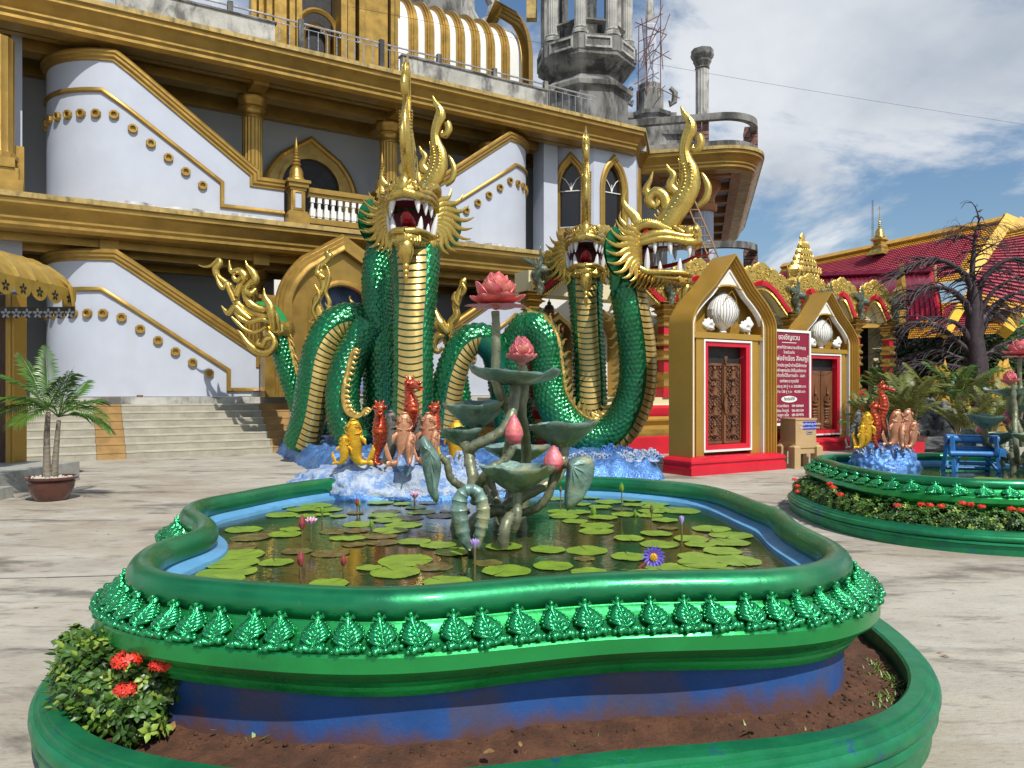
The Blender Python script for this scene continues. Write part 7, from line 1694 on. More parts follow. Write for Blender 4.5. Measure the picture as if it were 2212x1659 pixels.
for x, y, h, k in [(820, 93, 97, 'g'), (960, 115, 90, 'g'), (1060, 86, 100, 'g'), (1140, 115, 92, 'g'), (830, 152, 100, 'g'), (1000, 157, 70, 'g'), (1112, 147, 58, 'g'), (1215, 160, 55, 'g'), (570, 250, 118, 'g'), (620, 303, 130, 'b'), (850, 283, 105, 'g'), (895, 252, 72, 'g'), (500, 372, 140, 'b'), (1225, 312, 68, 'g'), (1180, 265, 90, 'b'), (540, 424, 155, 'g'), (490, 480, 165, 'g'), (788, 474, 110, 'g'), (455, 542, 185, 'g'), (420, 595, 145, 'g'), (1150, 620, 120, 'g'), (1160, 412, 120, 'b'), (930, 398, 95, 'b')]: PL.append((*W1(x, y), h * .3175, k))
for x, y, h, k in [(175, 45, 65, 'd'), (265, 38, 45, 'g'), (230, 67, 85, 'g'), (355, 43, 80, 'd'), (530, 40, 55, 'g'), (380, 77, 58, 'g'), (470, 101, 70, 'g'), (560, 67, 65, 'd'), (270, 127, 90, 'd'), (510, 131, 88, 'g'), (690, 125, 55, 'd'), (245, 155, 95, 'g'), (640, 156, 95, 'd'), (410, 172, 105, 'd'), (280, 188, 92, 'g'), (80, 215, 95, 'g'), (388, 219, 118, 'g'), (60, 257, 88, 'b'), (300, 256, 108, 'g'), (225, 294, 110, 'b'), (40, 312, 82, 'g'), (245, 337, 108, 'b'), (460, 336, 108, 'g'), (622, 359, 114, 'g'), (725, 402, 124, 'g'), (50, 352, 78, 'b'), (400, 462, 172, 'g'), (330, 542, 162, 'g'), (150, 511, 80, 'g'), (690, 608, 162, 'g'), (640, 672, 138, 'g'), (590, 502, 125, 'b'), (960, 476, 98, 'b'), (1070, 367, 122, 'g'), (1088, 531, 158, 'g'), (60, 137, 58, 'b'), (955, 25, 58, 'g')]: PL.append((*W2(x, y), h * .3175, k))
for x, y, h, k in [(70, 336, 78, 'g'), (95, 413, 88, 'g'), (255, 339, 93, 'g'), (265, 444, 79, 'g'), (242, 377, 46, 'b'), (95, 476, 75, 'g'), (300, 247, 78, 'g'), (302, 221, 74, 'g'), (455, 281, 68, 'g'), (457, 369, 86, 'g'), (586, 259, 71, 'g'), (602, 309, 86, 'g'), (525, 453, 82, 'g'), (590, 424, 52, 'g'), (660, 420, 78, 'g'), (752, 283, 76, 'g'), (848, 237, 82, 'g'), (796, 312, 69, 'g'), (780, 368, 84, 'g'), (940, 266, 93, 'g'), (935, 301, 90, 'g'), (902, 344, 84, 'g'), (805, 402, 106, 'g'), (970, 387, 106, 'g'), (850, 437, 112, 'g'), (332, 182, 66, 'g'), (440, 166, 62, 'g'), (556, 172, 56, 'g'), (625, 195, 60, 'g'), (565, 152, 60, 'g'), (700, 148, 90, 'g'), (582, 114, 66, 'g'), (475, 120, 48, 'g'), (570, 133, 54, 'g'), (360, 106, 62, 'g'), (272, 87, 40, 'g'), (320, 132, 52, 'g'), (145, 175, 66, 'g'), (212, 156, 56, 'g'), (200, 199, 58, 'g'), (130, 152, 58, 'g'), (225, 118, 48, 'g'), (95, 92, 50, 'g'), (470, 99, 45, 'g'), (640, 231, 45, 'b'), (420, 140, 50, 'd')]: PL.append((*W3(x, y), h * .4535, k))
LM = [((428, 1180), 'the left inner curl of the rim'), ((500, 1215), 'the pond front left corner'), ((650, 1235), 'the pink bud on the left'), ((690, 1140), 'the open pink lily on the left'), ((640, 1100), 'the blue lining, back left'), ((895, 1085), 'the foam rock foot'), ((820, 1125), 'the plump green bud'), ((860, 1215), 'the seahorse reflections'),
      ((1020, 1225), 'the white-tipped lilac flower'), ((1080, 1210), 'the foot of the lotus sculpture'), ((1240, 1210), 'the water right of the sculpture'), ((1330, 1060), 'the bud on the longest stalk'), ((1290, 1110), 'the right hanging leaf'), ((1400, 1100), 'the closed brown bud, back right'), ((1412, 1205), 'the big violet flower'), ((1470, 1140), 'the lilac bud on the right'), ((1560, 1160), 'the right inner edge of the rim'), ((1560, 1225), 'the pond front right corner'), ((940, 1250), 'the middle of the front rim')]
bk = {'g': 'bright green', 'd': 'dull dark', 'b': 'brown half-sunken'}; cnt_ = {}
rows = []
for i, (px, py, hw, k) in enumerate(PL):
    p = GZ(px, py, ZW); r_ = hw / 1650 * p.y * 1.07
    lm = min(LM, key=lambda q: (q[0][0] - px) ** 2 + ((q[0][1] - py) * 1.6) ** 2)[1]
    rows.append((p, r_, k, lm, px, py))
rows.sort(key=lambda q: q[0].y)
byk = {}
for q in rows: byk.setdefault((q[2], q[3]), []).append(q)
size_w = ['broad', 'middling', 'small', 'smallest']
for (k, lm), qs in byk.items():
    qs2 = sorted(qs, key=lambda q: -q[1])
    for j, (p, r_, _, _, px, py) in enumerate(qs2):
        n_ = len(qs2)
        o_ord = sorted(qs2, key=lambda q: q[0].y).index(qs2[j]); near_ = ['nearest', 'second nearest', 'third nearest', 'fourth nearest', 'fifth nearest', 'sixth nearest', 'seventh nearest', 'eighth nearest', 'ninth nearest', 'tenth nearest', 'eleventh nearest', 'twelfth nearest'][min(11, o_ord)]
        lab = '%s lily pad by %s' % (bk[k], lm) if n_ == 1 else '%s lily pad, %s by %s' % (bk[k], near_, lm)
        o = inst('lily_pad', PADS[k][_r.randrange(3)], None, (p.x, p.y, ZW + .001 + .0006 * _r.random() + (.002 if k == 'g' else 0) + .0012 * (j % 4)), (R(_r.uniform(-1, 1)), R(_r.uniform(-1, 1)), _r.uniform(0, 6.28)), (r_, r_ * _r.uniform(.93, 1.03), .30))
        o['category'] = 'lily pad'; o['group'] = 'water lily pads floating in the front pond'
        o['label'] = lab
def wl_flower(px, py, pyb, s_, m1, label, n_=9, open_=.55, lean=None, yolk=True, ro=None):
    b_ = GZ(px if lean is None else lean[0], pyb if lean is None else lean[1], ZW); Y = b_.y; c = W(px, py, Y)
    root = empty('water_lily', b_, label=label, cat='flower', group='water lily blooms in the front pond'); c = c - b_
    MB().tube([(0, 0, -.02), (c.x * .4, 0, c.z * .5), (c.x, 0, c.z)], .006, 6).build('stalk', M['shoot'], root)
    mb = MB()
    for rg_ in range(2):
        for k in range(n_):
            a = 2 * math.pi * (k + .5 * rg_) / n_; o_ = Vector((math.cos(a), math.sin(a), 0)); op = open_ * (1 - .35 * rg_)
            tip = c + (o_ * op + Vector((0, 0, 1 - op * .75))) * s_; mid = c + (o_ * op * .62 + Vector((0, 0, .45))) * s_; mb.tube([c, mid, tip], [s_ * .05, s_ * .15, s_ * .02], 6, flat=(o_, .35), up=(-o_.y, o_.x, 0))
    mb.build('petals', M[m1], root)
    if yolk: MB().blob(c + Vector((0, 0, s_ * .35)), s_ * .2, 8, 6).build('stamens', M['yolk'], root)
    return root
def wl_bud(px, py, pyb, h, m1, label, zw=None):
    b_ = GZ(px, pyb, zw or ZW); Y = b_.y; c = W(px, py, Y) - b_; s_ = h / 1650 * Y
    root = empty('water_lily_bud', b_, label=label, cat='flower bud', group='water lily buds in the ponds')
    MB().tube([(0, 0, -.02), (0, 0, c.z)], .0045, 6).build('stalk', M['shoot'], root)
    mb = MB(); mb.lathe([(.0, -.5 * s_), (s_ * .13, -.42 * s_), (s_ * .20, -.2 * s_), (s_ * .19, .05 * s_), (s_ * .11, .3 * s_), (s_ * .02, .5 * s_)], 10, c=c); 
    for k in range(4): a = k * math.pi / 2; mb.tube([c + Vector((math.cos(a) * r_ * s_, math.sin(a) * r_ * s_, z_ * s_)) for r_, z_ in ((.08, -.5), (.21, -.2), (.16, .2), (.03, .48))], [s_ * .03, s_ * .05, s_ * .04, s_ * .01], 5)
    mb.build('bud', M[m1], root)
wl_flower(*W1(1028, 222), W1(0, 335)[1], .075, 'pinkpetal', 'open pink purple water lily on the left side of the pond', 8)
wl_flower(*W2(462, 40), W2(0, 88)[1], .085, 'pinkpetal', 'pink water lily with white base near the foam rock', 8, .5, yolk=False)
wl_flower(*W2(872, 378), W2(0, 600)[1], .062, 'lilac', 'half-open lilac water lily with white outer petals in front of the sculpture', 7, .4, yolk=False)
wl_flower(990, 1060, 1075, .07, 'whitepetal', 'white water lily behind the rolled lotus leaf', 8)
wl_flower(*W3(707, 212), W3(0, 315)[1], .06, 'lilac', 'half-closed lilac water lily on the right of the pond', 6, .25, yolk=False)
# big violet flower facing the camera
p = GZ(*W3(495, 415), ZW); c = W(*W3(570, 365), p.y + .02) - p
vf = empty('water_lily', p, label='large violet daisy-like water lily with yellow centre, right front', cat='flower', group='water lily blooms in the front pond')
MB().tube([(0, 0, -.01), (c.x * .5, 0, c.z * .45), tuple(c + Vector((0, .02, 0)))], .007, 6).build('stalk', M['budred'], vf)
mb = MB()
for rg_ in range(2):
    for k in range(15):
        a = 2 * math.pi * (k + .5 * rg_) / 15; d = Vector((math.cos(a), -.25 - .25 * rg_, math.sin(a))); mb.tube([c, c + d * .032, c + d * (.066 - .008 * rg_)], [.004, .0085, .0015], 5, flat=((0, 1, 0), .4), up=(1, 0, 0))
mb.build('petals', M['violet'], vf); mb = MB(); mb.blob(c + Vector((0, -.015, 0)), .021, 12, 8, sy=.7)
for k in range(20): a = k * 2.4; r_ = .018 * math.sqrt(k / 20); mb.tube([c + Vector((r_ * math.cos(a), -.02, r_ * math.sin(a))), c + Vector((r_ * 1.15 * math.cos(a), -.036, r_ * 1.15 * math.sin(a)))], .0022, 4)
mb.build('stamens', M['yolk'], vf)
for a in [(*W1(967, 195), W1(0, 375)[1], 32, 'budred', 'tall brown bud on the left, beside the open pink lily'), (*W1(957, 440), W1(0, 590)[1], 34, 'budred', 'pink tipped bud standing alone in the front left'), (*W1(1248, 452), W1(0, 540)[1], 26, 'budred', 'small dark maroon bud left of the sculpture'), (*W1(1102, 110), W1(0, 190)[1], 18, 'budgreen', 'green bud among the pads at the back left'),
          (*W2(72, 58), W2(0, 128)[1], 18, 'budred', 'red brown bud before the foam rock'), (*W2(88, 72), W2(0, 128)[1], 13, 'budgreen', 'tiny green bud touching the red brown bud'), (*W2(168, 207), W2(0, 245)[1], 20, 'budgreen', 'plump light green bud lying low near the fish rock'),
          (*W3(130, 42), W3(0, 145)[1], 14, 'shoot', 'dark slim bud at the back, left of the hanging leaf'), (*W3(421, 34), W3(0, 150)[1], 20, 'budgreen', 'green bud on the tallest stalk, reaching over the back rim'), (*W3(286, 146), W3(0, 172)[1], 24, 'budgreen', 'thick green bud right of the hanging leaf'), (*W3(485, 158), W3(0, 176)[1], 17, 'budgreen', 'short green bud in the middle of the back pads'), (*W3(563, 135), W3(0, 243)[1], 18, 'shoot', 'brown closed bud on a slim stalk, back right')]: wl_bud(*a)

# ================================================================== LEFT SIDE: AWNING, POST, SLABS, POTTED PALM
AW = empty('gold_awning', (-7.45, 9, 0), label='gold embossed sheet awning with scalloped flower-cut skirt at the left edge', cat='awning')
axp = [(-2.3, 4.02), (-1.7, 3.98), (-1.1, 3.90), (-.6, 3.78), (-.25, 3.62), (-.06, 3.44), (0, 3.30)]
y0a, y1a = -.4, 4.0
ax = resample2(axp, 26)
mb = MB(); nY = 90; vs = []
for j in range(nY + 1):
    y = lerp(y0a, y1a, j / nY); seam = .035 * max(0, math.cos((y - y0a) * 2 * math.pi / .42)) ** 6
    for i, (x, z_) in enumerate(ax): vs.append((x + seam * .6, y, z_ + seam + .010 * math.sin(i * 2.6) * (i > 8)))
K = len(ax); mb.add(vs, [(j * K + i, j * K + i + 1, (j + 1) * K + i + 1, (j + 1) * K + i) for j in range(nY) for i in range(K - 1)]); mb.build('roof_sheet', M['awning'], AW, ang=50)
def skirt(p0, p1, zt_, h, n_, mat_, holes=True, nm='skirt_scallop'):
    p0, p1 = Vector(p0), Vector(p1); d = (p1 - p0) / n_; L = d.length; dn = d.normalized(); nn = Vector((dn.y, -dn.x, 0))
    for k in range(n_):
        a = p0 + d * k; mb = MB(); pts = [(0, zt_), (0, zt_ - h * .45)] + [(L * .5 - L * .5 * math.cos(math.pi * i / 8), zt_ - h * .45 - h * .55 * math.sin(math.pi * i / 8)) for i in range(1, 8)] + [(L, zt_ - h * .45), (L, zt_)]
        mb.prism(pts, lambda x, z_: tuple(a + dn * x + nn * .006 + Vector((0, 0, z_))), lambda x, z_: tuple(a + dn * x + Vector((0, 0, z_)))); mb.build(nm, mat_, AW, smooth=False)
        if holes:
            mb = MB()
            for q in range(5):
                an = R(90 + 72 * q); cc = Vector((L * .5 + .052 * math.cos(an), zt_ - h * .55 + .052 * math.sin(an)))
                pet = [(cc.x + .036 * math.cos(an) * math.cos(b_) - .022 * math.sin(an) * math.sin(b_), cc.y + .036 * math.sin(an) * math.cos(b_) + .022 * math.cos(an) * math.sin(b_)) for b_ in [i * math.pi / 4 for i in range(8)]]
                mb.prism(pet, lambda x, z_: tuple(a + dn * x + nn * .011 + Vector((0, 0, z_))), lambda x, z_: tuple(a + dn * x + nn * (-.005) + Vector((0, 0, z_))))
            mb.build('flower_hole_patch', HOLE, AW, smooth=False)
HOLE = M['black']  # skirt's flower holes are solid petals, painted black for the dark behind
skirt((.0, y0a, 0), (.03, y1a, 0), 3.32, .30, 11, M['awning'])
M['awning_shade'] = mat('awning_shade_paint', (.06, .06, .055), .7)  # inner side of the gold sheet painted dark for its shade
HOLE = M['white_wall']  # end skirt's holes painted pale for daylight showing through
skirt((-2.2, y1a + .06, 0), (-.02, y1a + .06, 0), 3.04, .20, 12, M['awning_shade'], nm='end_skirt_scallop')
# hipped end with radiating pleats
mb = MB(); vs = []; n_ = 22
for i in range(n_ + 1):
    a = R(90 * i / n_); s_ = .012 * (-1) ** i
    vs += [(-.55 + .25 * math.sin(a) * 0, y1a - .55, 3.80), (-.30 + .34 * math.cos(a) + s_, y1a - .25 + .36 * math.sin(a) + s_, 3.36 + s_), (-.30 + .40 * math.cos(a), y1a - .25 + .42 * math.sin(a), 3.02)]
mb.add(vs, [(3 * i, 3 * i + 3, 3 * i + 4, 3 * i + 1) for i in range(n_)] + [(3 * i + 1, 3 * i + 4, 3 * i + 5, 3 * i + 2) for i in range(n_)]); mb.build('corner_pleats', M['awning'], AW, smooth=False)
MB().add([(-2.3, y0a, 3.97), (-2.3, y1a, 3.9), (-.05, y1a, 3.30), (-.05, y0a, 3.30)], [(0, 1, 2, 3)]).build('underside', M['awning_shade'], AW, smooth=False)
for y in (.6, 2.2, 3.9): MB().tube([(-2.3, y, 3.3), (-.1, y, 3.22)], .025, 6).build('support_tube', M['conc'], AW)
PO = empty('gold_post', label='dark brown and gold shop pillar standing at the far left', cat='pillar')
pa, pb = W(12, 998, 13.4), W(28, 998, 13.4)
MB().box((pa.x, 13.4, .34), (pb.x + .02, 13.75, 3.3)).build('gold_face', M['portal_gold'], PO); MB().box((pa.x - .8, 13.45, .34), (pa.x - .004, 13.7, 3.3)).build('brown_panel', M['wood_dk'], PO)
MB().box((pa.x + .05, 13.385, .34), (pb.x - .03, 13.398, 3.3)).build('face_groove', M['gold_wall'], PO)
mb = MB(); mb.prism([(-1.6, 9.2), (.0, 9.2), (.0, 13.3), (-1.6, 13.3)], lambda x, y: (x, y, 0), lambda x, y: (x, y, .34)); 
SLX = W(53, 1000, 12.2).x
tag(MB().box((SLX - 3, 10.2, 0), (SLX, 13.75, .34)).build('cement_step', M['step_conc']), 'upper grey cement slab under the shop pillar', 'step', 'cement slabs at the left edge')
tag(MB().box((SLX - 2.8, 9.6, 0), (SLX + .28, 11.5, .17)).build('cement_step', M['step_conc']), 'lower grey cement slab touching the palm pot', 'step', 'cement slabs at the left edge')
# potted palm
PPt = GZ(111, 1080, 0)
pot = empty('plant_pot', PPt, label='round brown glazed pot on the paving holding the twin-stemmed palm', cat='pot')
MB().lathe([(.19, 0), (.22, .02), (.26, .10), (.30, .20), (.315, .27), (.30, .30), (.355, .315), (.36, .345), (.335, .35), (.30, .33), (.29, .30)], 32).build('pot_body', M['pot'], pot)
mb = MB(); mb.blob((0, 0, .30), .29, 16, 6, sz=.12)
for i in range(60): a = _r.uniform(0, 6.28); r_ = .27 * math.sqrt(_r.random()); mb.blob((r_ * math.cos(a), r_ * math.sin(a), .335), _r.uniform(.012, .025), 6, 4)
mb.build('pebbles', M['pebble'], pot, kind='stuff')
def frond(parent, base, d, L, droop, width, m_='palm', nl=26, stiff=.0, name='frond'):
    d = Vector(d).normalized(); side = d.cross(Vector((0, 0, 1))); side = side.normalized() if side.length > .01 else Vector((1, 0, 0)); pts = []
    for i in range(13): t_ = i / 12; pts.append(Vector(base) + d * L * t_ + Vector((0, 0, -droop * L * t_ * t_)))
    mb = MB(); mb.tube(pts, interp([.012, .010, .007, .003], 13), 5)
    for i in range(nl):
        t_ = .14 + .84 * i / nl; x = t_ * 12; k = min(11, int(x)); p = pts[k].lerp(pts[k + 1], x - k); dd = (pts[k + 1] - pts[k]).normalized()
        for s_ in (-1, 1):
            ll = width * math.sin(math.pi * min(1, t_ * .86 + .12)) ** .7 * _r.uniform(.85, 1.1); o_ = (side * s_ * (1 - .45 * t_) + dd * (.55 + .5 * t_) + Vector((0, 0, .30 - .35 * t_ + _r.uniform(-.1, .1)))).normalized()
            q = p + o_ * ll; mid = p + o_ * ll * .5 + Vector((0, 0, .02 * ll)); dz = Vector((0, 0, -.34 * ll)); w_ = dd * ll * .055
            mb.add([p, mid - w_ + dz * .15, mid + w_ + dz * .15, q + dz, mid + Vector((0, 0, .012)) + dz * .15], [(0, 1, 4), (0, 4, 2), (1, 3, 4), (4, 3, 2)])
    return mb.build(name, M[m_], parent, ang=0, recalc=False)
pal = empty('potted_palm', PPt, label='young palm with two ringed stems growing from the brown pot', cat='palm')
def Wl(px, py, Y): return W(px, py, Y) - PPt
MB().tube([Wl(103, 1036, 11.2), Wl(101, 1000, 11.2), Wl(101, 940, 11.2), Wl(104, 890, 11.2)], interp([.062, .050, .040, .032], 4), 12).build('trunk', M['palmstem'], pal)
MB().tube([Wl(116, 1036, 11.25), Wl(120, 990, 11.25), Wl(124, 940, 11.25), Wl(127, 908, 11.25)], interp([.055, .042, .034, .028], 4), 12).build('trunk', M['palmstem'], pal)
for (bx, by), (tx, ty), dr, wd, dy in [((104, 880), (10, 800), .25, .30, -.3), ((104, 880), (-10, 880), .35, .32, .2), ((104, 880), (45, 760), .12, .26, .1), ((106, 878), (98, 745), .1, .24, .3), ((106, 878), (160, 790), .3, .30, -.3), ((104, 882), (30, 905), .35, .28, -.6), ((106, 880), (-20, 850), .2, .3, -.2),
                                      ((127, 900), (215, 850), .30, .32, -.2), ((127, 900), (235, 905), .55, .34, .2), ((127, 900), (190, 815), .2, .26, .4), ((127, 900), (150, 800), .1, .22, -.3), ((128, 900), (225, 870), .5, .30, -.6), ((126, 900), (60, 850), .2, .26, -.5), ((126, 900), (80, 800), .15, .26, .4)]:
    b_ = Wl(bx, by, 11.2); e = Wl(tx, ty, 11.2 + dy); d = e - b_; d.z += dr * d.length * .6; frond(pal, b_, d, d.length * 1.05, dr, wd * 1.15, nl=24)
MB().tube([Wl(128, 880, 11.2), Wl(140, 830, 11.2), Wl(162, 788, 11.2)], [.006, .005, .001], 5).build('spear_leaf', M['palm'], pal)
# metal rack at the top of the steps
RA = empty('metal_rack', FWld(F(545, 860, -.15)[0], -.15, 1.45), FA, label='small silver tiered metal stand at the top of the steps beside the tail', cat='rack')
for k, (a, b_, z_) in enumerate(((0, .9, .18), (.28, .9, .50), (.50, .9, .86))):
    for y in (0, .3): MB().tube([(a, y, 0), (a, y, z_), (b_, y, z_), (b_, y, 0)], .014, 5).build('frame', M['steel'], RA, smooth=False)
    MB().box((a, 0, z_ - .01), (b_, .3, z_ + .008)).build('shelf', M['steel'], RA)
tag(MB().box((0, 0, 0), (.12, .1, .05)).build('brick_fragment', M['brick'], loc=FWld(F(526 - 5, 855, -.1)[0] - 2.6, -.15, 1.45), smooth=False), 'small dark brick lying at the foot of the white stair wall', 'brick')

# ================================================================== RIGHT BACKGROUND: TILED ROOFS, SHEET ROOF, SPIRE
def tiled(parent, A, B, C, D_, rows, cols, gold_fn, name='roof_tiles'):
    """tiles over the quad A (ridge left) B (ridge right) C (eave right) D (eave left)"""
    A, B, C, D_ = map(Vector, (A, B, C, D_)); nrm = (B - A).cross(D_ - A).normalized(); 
    if nrm.z < 0: nrm = -nrm
    mb = MB(); vs = []; fs = []; mi = []; cc = cols * 2
    for r_ in range(rows):
        for e in (0, 1):
            t_ = (r_ + e) / rows
            for c_ in range(cc + 1):
                u = c_ / cc; p = A.lerp(B, u).lerp(D_.lerp(C, u), t_); vs.append(p + nrm * ((.07 if e else .0) + .035 * (c_ % 2) * 1.0))
    W_ = cc + 1
    for r_ in range(rows):
        for c_ in range(cc): a = (2 * r_) * W_ + c_; fs.append((a, a + 1, a + W_ + 1, a + W_)); mi.append(1 if gold_fn((c_ + .5) / cc, (r_ + .5) / rows) else 0)
        if r_ < rows - 1:
            for c_ in range(cc): a = (2 * r_ + 1) * W_ + c_; fs.append((a, a + 1, a + W_ + 1, a + W_)); mi.append(mi[-cc])
    mb.v = vs; mb.f = fs; mb.m = mi; me = mb.mesh(name, [M['roof_red'], M['roof_gold']], smooth=False); me.polygons.foreach_set('material_index', mi)
    o = bpy.data.objects.new(name, me); COL.objects.link(o); o.parent = parent; o['kind'] = 'stuff'; return o
TR_ = empty('tiled_roof_hall', label='far temple hall with red and yellow tiled roof tiers and yellow bargeboards', cat='hall')
def beam(parent, a, b_, w_, h, m_, nm): 
    a, b_ = Vector(a), Vector(b_); return MB().tube([a, b_], w_, 4, up=(0, 0, 1)).build(nm, m_, parent, smooth=False)
R1 = W(2180, 478, 32); L1 = W(1690, 580, 45); E1 = W(2096, 606, 30.4); EL = W(1650, 665, 42.5)
tiled(TR_, L1, R1, E1, EL, 26, 110, lambda u, v: v < .13 or v > .90 or u > .93 - .0 * v)
beam(TR_, L1 + Vector((0, 0, .08)), R1 + Vector((0, 0, .08)), .20, .2, M['roof_gold'], 'ridge_cap')
for k, (o_, w_, mm) in enumerate(((0, .30, 'yellow'), (.22, .16, 'yellow'), (.40, .20, 'roof_gold'))): beam(TR_, R1 + Vector((o_, -.1 * k, .10 - .05 * k)), E1 + Vector((o_ - .1, -.1 * k, .05 - .05 * k)), w_, .2, M[mm], 'bargeboard')
mb = MB(); mb.add([R1 + Vector((-.2, 0, .35)), R1 + Vector((.9, -.1, -.5)), R1 + Vector((0, -.3, -.9)), R1 + Vector((-.2, .6, -.2))], [(0, 1, 2), (0, 2, 3), (0, 3, 1)]); mb.build('gable_peak', M['roof_gold'], TR_, smooth=False)
R2, L2 = W(2300, 472, 28.5), W(2178, 503, 31.5); E2, EL2 = W(2230, 690, 26.5), W(2080, 645, 29.4)
tiled(TR_, L2, R2, E2, EL2, 26, 34, lambda u, v: v < .13 or v > .88)
beam(TR_, L2, R2, .16, .2, M['yellow'], 'ridge_cap')
R3, L3 = W(2215, 640, 29), W(1980, 660, 31.5); E3, EL3 = W(2160, 724, 27), W(1960, 735, 29.5)
tiled(TR_, L3, R3, E3, EL3, 18, 50, lambda u, v: v < .1 or v > .82 or u > .80 or u < .30)
beam(TR_, R3 + Vector((.2, -.1, .1)), E3 + Vector((.1, -.1, .1)), .28, .2, M['yellow'], 'bargeboard'); beam(TR_, W(2076, 660, 29.5), W(2040, 722, 28), .22, .2, M['yellow'], 'bargeboard')
MB().box((13, 33, 0), (30, 60, 5.2)).build('hall_dark_inside', M['dark'], TR_)  # open hall's dark inside drawn as one near-black block
MB().box((13.0, 31.5, 4.35), (24, 32.9, 4.6)).build('eave_board', M['green_enamel'], TR_); MB().box((13.0, 31.3, 4.2), (24, 31.49, 4.34)).build('eave_strip', M['roof_gold'], TR_)
for x in (15.2, 17.6, 20.2, 22.5): MB().box((x, 32.2, 0), (x + .45, 32.6, 4.3)).build('pillar', M['cream'], TR_)
MB().box((16.2, 31.8, 1.6), (21.0, 32.1, 2.4)).build('stall_board', M['wood'], TR_)
SHR = empty('sheet_roof', label='curved crimson corrugated metal roof in front of the tiled hall', cat='roof')
T0, T1 = W(1640, 605, 34), W(2012, 590, 28.5); B0, B1 = W(1640, 712, 31.5), W(2032, 694, 26.6)
mb = MB(); nC, nR = 240, 10; vs = []
for r_ in range(nR + 1):
    v = r_ / nR
    for c_ in range(nC + 1):
        u = c_ / nC; p = T0.lerp(T1, u).lerp(B0.lerp(B1, u), v); bulge = .35 * math.sin(v * math.pi * .9); rib = .07 if c_ % 6 in (0, 1) else 0
        vs.append(p + Vector((-.3 * bulge, -bulge - rib, bulge * .4)))
mb.add(vs, [(r_ * (nC + 1) + c_, r_ * (nC + 1) + c_ + 1, (r_ + 1) * (nC + 1) + c_ + 1, (r_ + 1) * (nC + 1) + c_) for r_ in range(nR) for c_ in range(nC)]); mb.build('corrugated_sheet', M['sheet_red'], SHR, ang=20)
beam(SHR, T0 + Vector((0, -.05, .05)), T1 + Vector((0, -.05, .05)), .16, .1, M['sheet_red'], 'ridge_flashing'); MB().tube([T1, W(2018, 620, 27.6), W(2024, 655, 26.9), B1, W(2040, 712, 26.5)], .10, 6).build('red_edge', M['red'], SHR)
MB().tube([T1 + Vector((.15, 0, .3)), W(2022, 620, 27.5), W(2028, 655, 26.8)], .035, 5).build('gold_edge', M['gold'], SHR)
# golden ridge spire
rs_ = W(1900, 545, 37.5); RS = empty('ridge_spire', rs_, FA, label='small gold stupa spire riding the ridge of the tiled roof', cat='spire')
k_ = 37.5 / 1650
MB().lathe([(26 * k_, -6 * k_), (22 * k_, 2 * k_), (17 * k_, 6 * k_), (17 * k_, 12 * k_), (12 * k_, 16 * k_), (12 * k_, 22 * k_), (19 * k_, 26 * k_), (18 * k_, 30 * k_), (12 * k_, 33 * k_)], 4, rot=R(45)).build('stepped_base', M['gold_dk'], RS, ang=20)
MB().lathe([(11 * k_, 33 * k_), (10 * k_, 36 * k_), (8.5 * k_, 45 * k_), (6 * k_, 50 * k_), (3 * k_, 53 * k_)] + [((3.6 if i % 2 else 2.2) * (1 - i * .07) * k_, (54 + i * 2.4) * k_) for i in range(11)] + [(.6 * k_, 86 * k_), (.3 * k_, 100 * k_)], 16).build('bell_and_rings', M['gold'], RS)
mb = MB()
for z_ in (80, 92, 96): mb.lathe([(.2 * k_, z_ * k_), (1.3 * k_, (z_ + 1) * k_), (.2 * k_, (z_ + 5) * k_)], 8)
mb.build('parasol_tip', M['gold'], RS)
AN = empty('antenna', W(1885, 540, 39), label='thin grey lattice antenna rising left of the ridge spire', cat='antenna')
for dx in (-.04, .04): MB().tube([(dx, 0, -.5), (dx * .6, 0, 108 * 39 / 1650)], .014, 4).build('mast', M['conc'], AN)
mb = MB()
for i in range(24): mb.tube([(-.04, 0, i * .1), (.04, 0, i * .1 + .05)], .008, 4)
mb.build('rungs', M['conc'], AN, kind='stuff')
def bird(p, lab):
    mb = MB(); mb.tube([(-.16, 0, -.02), (-.05, 0, .02), (.05, 0, .05), (.11, 0, .10), (.15, 0, .12)], [.01, .045, .055, .035, .025], 8); mb.tube([(-.28, 0, -.06), (-.1, 0, 0)], [.012, .03], 6, flat=((0, 0, 1), .4)); mb.tube([(.16, 0, .12), (.21, 0, .115)], [.012, .002], 5)
    for y in (-.02, .02): mb.tube([(.02, y, .02), (.02, y, -.09)], .006, 4)
    tag(mb.build('bird', M['black'], loc=p), lab, 'bird').scale = (.55, .55, .55)
bird(W(2116, 463, 25) + Vector((0, 0, .09)), 'small dark bird perched on the tip of the bare sculpted tree'); bird(W(1840, 556, 40.5) + Vector((0, 0, .1)), 'tiny dark bird sitting on the roof ridge left of the spire')
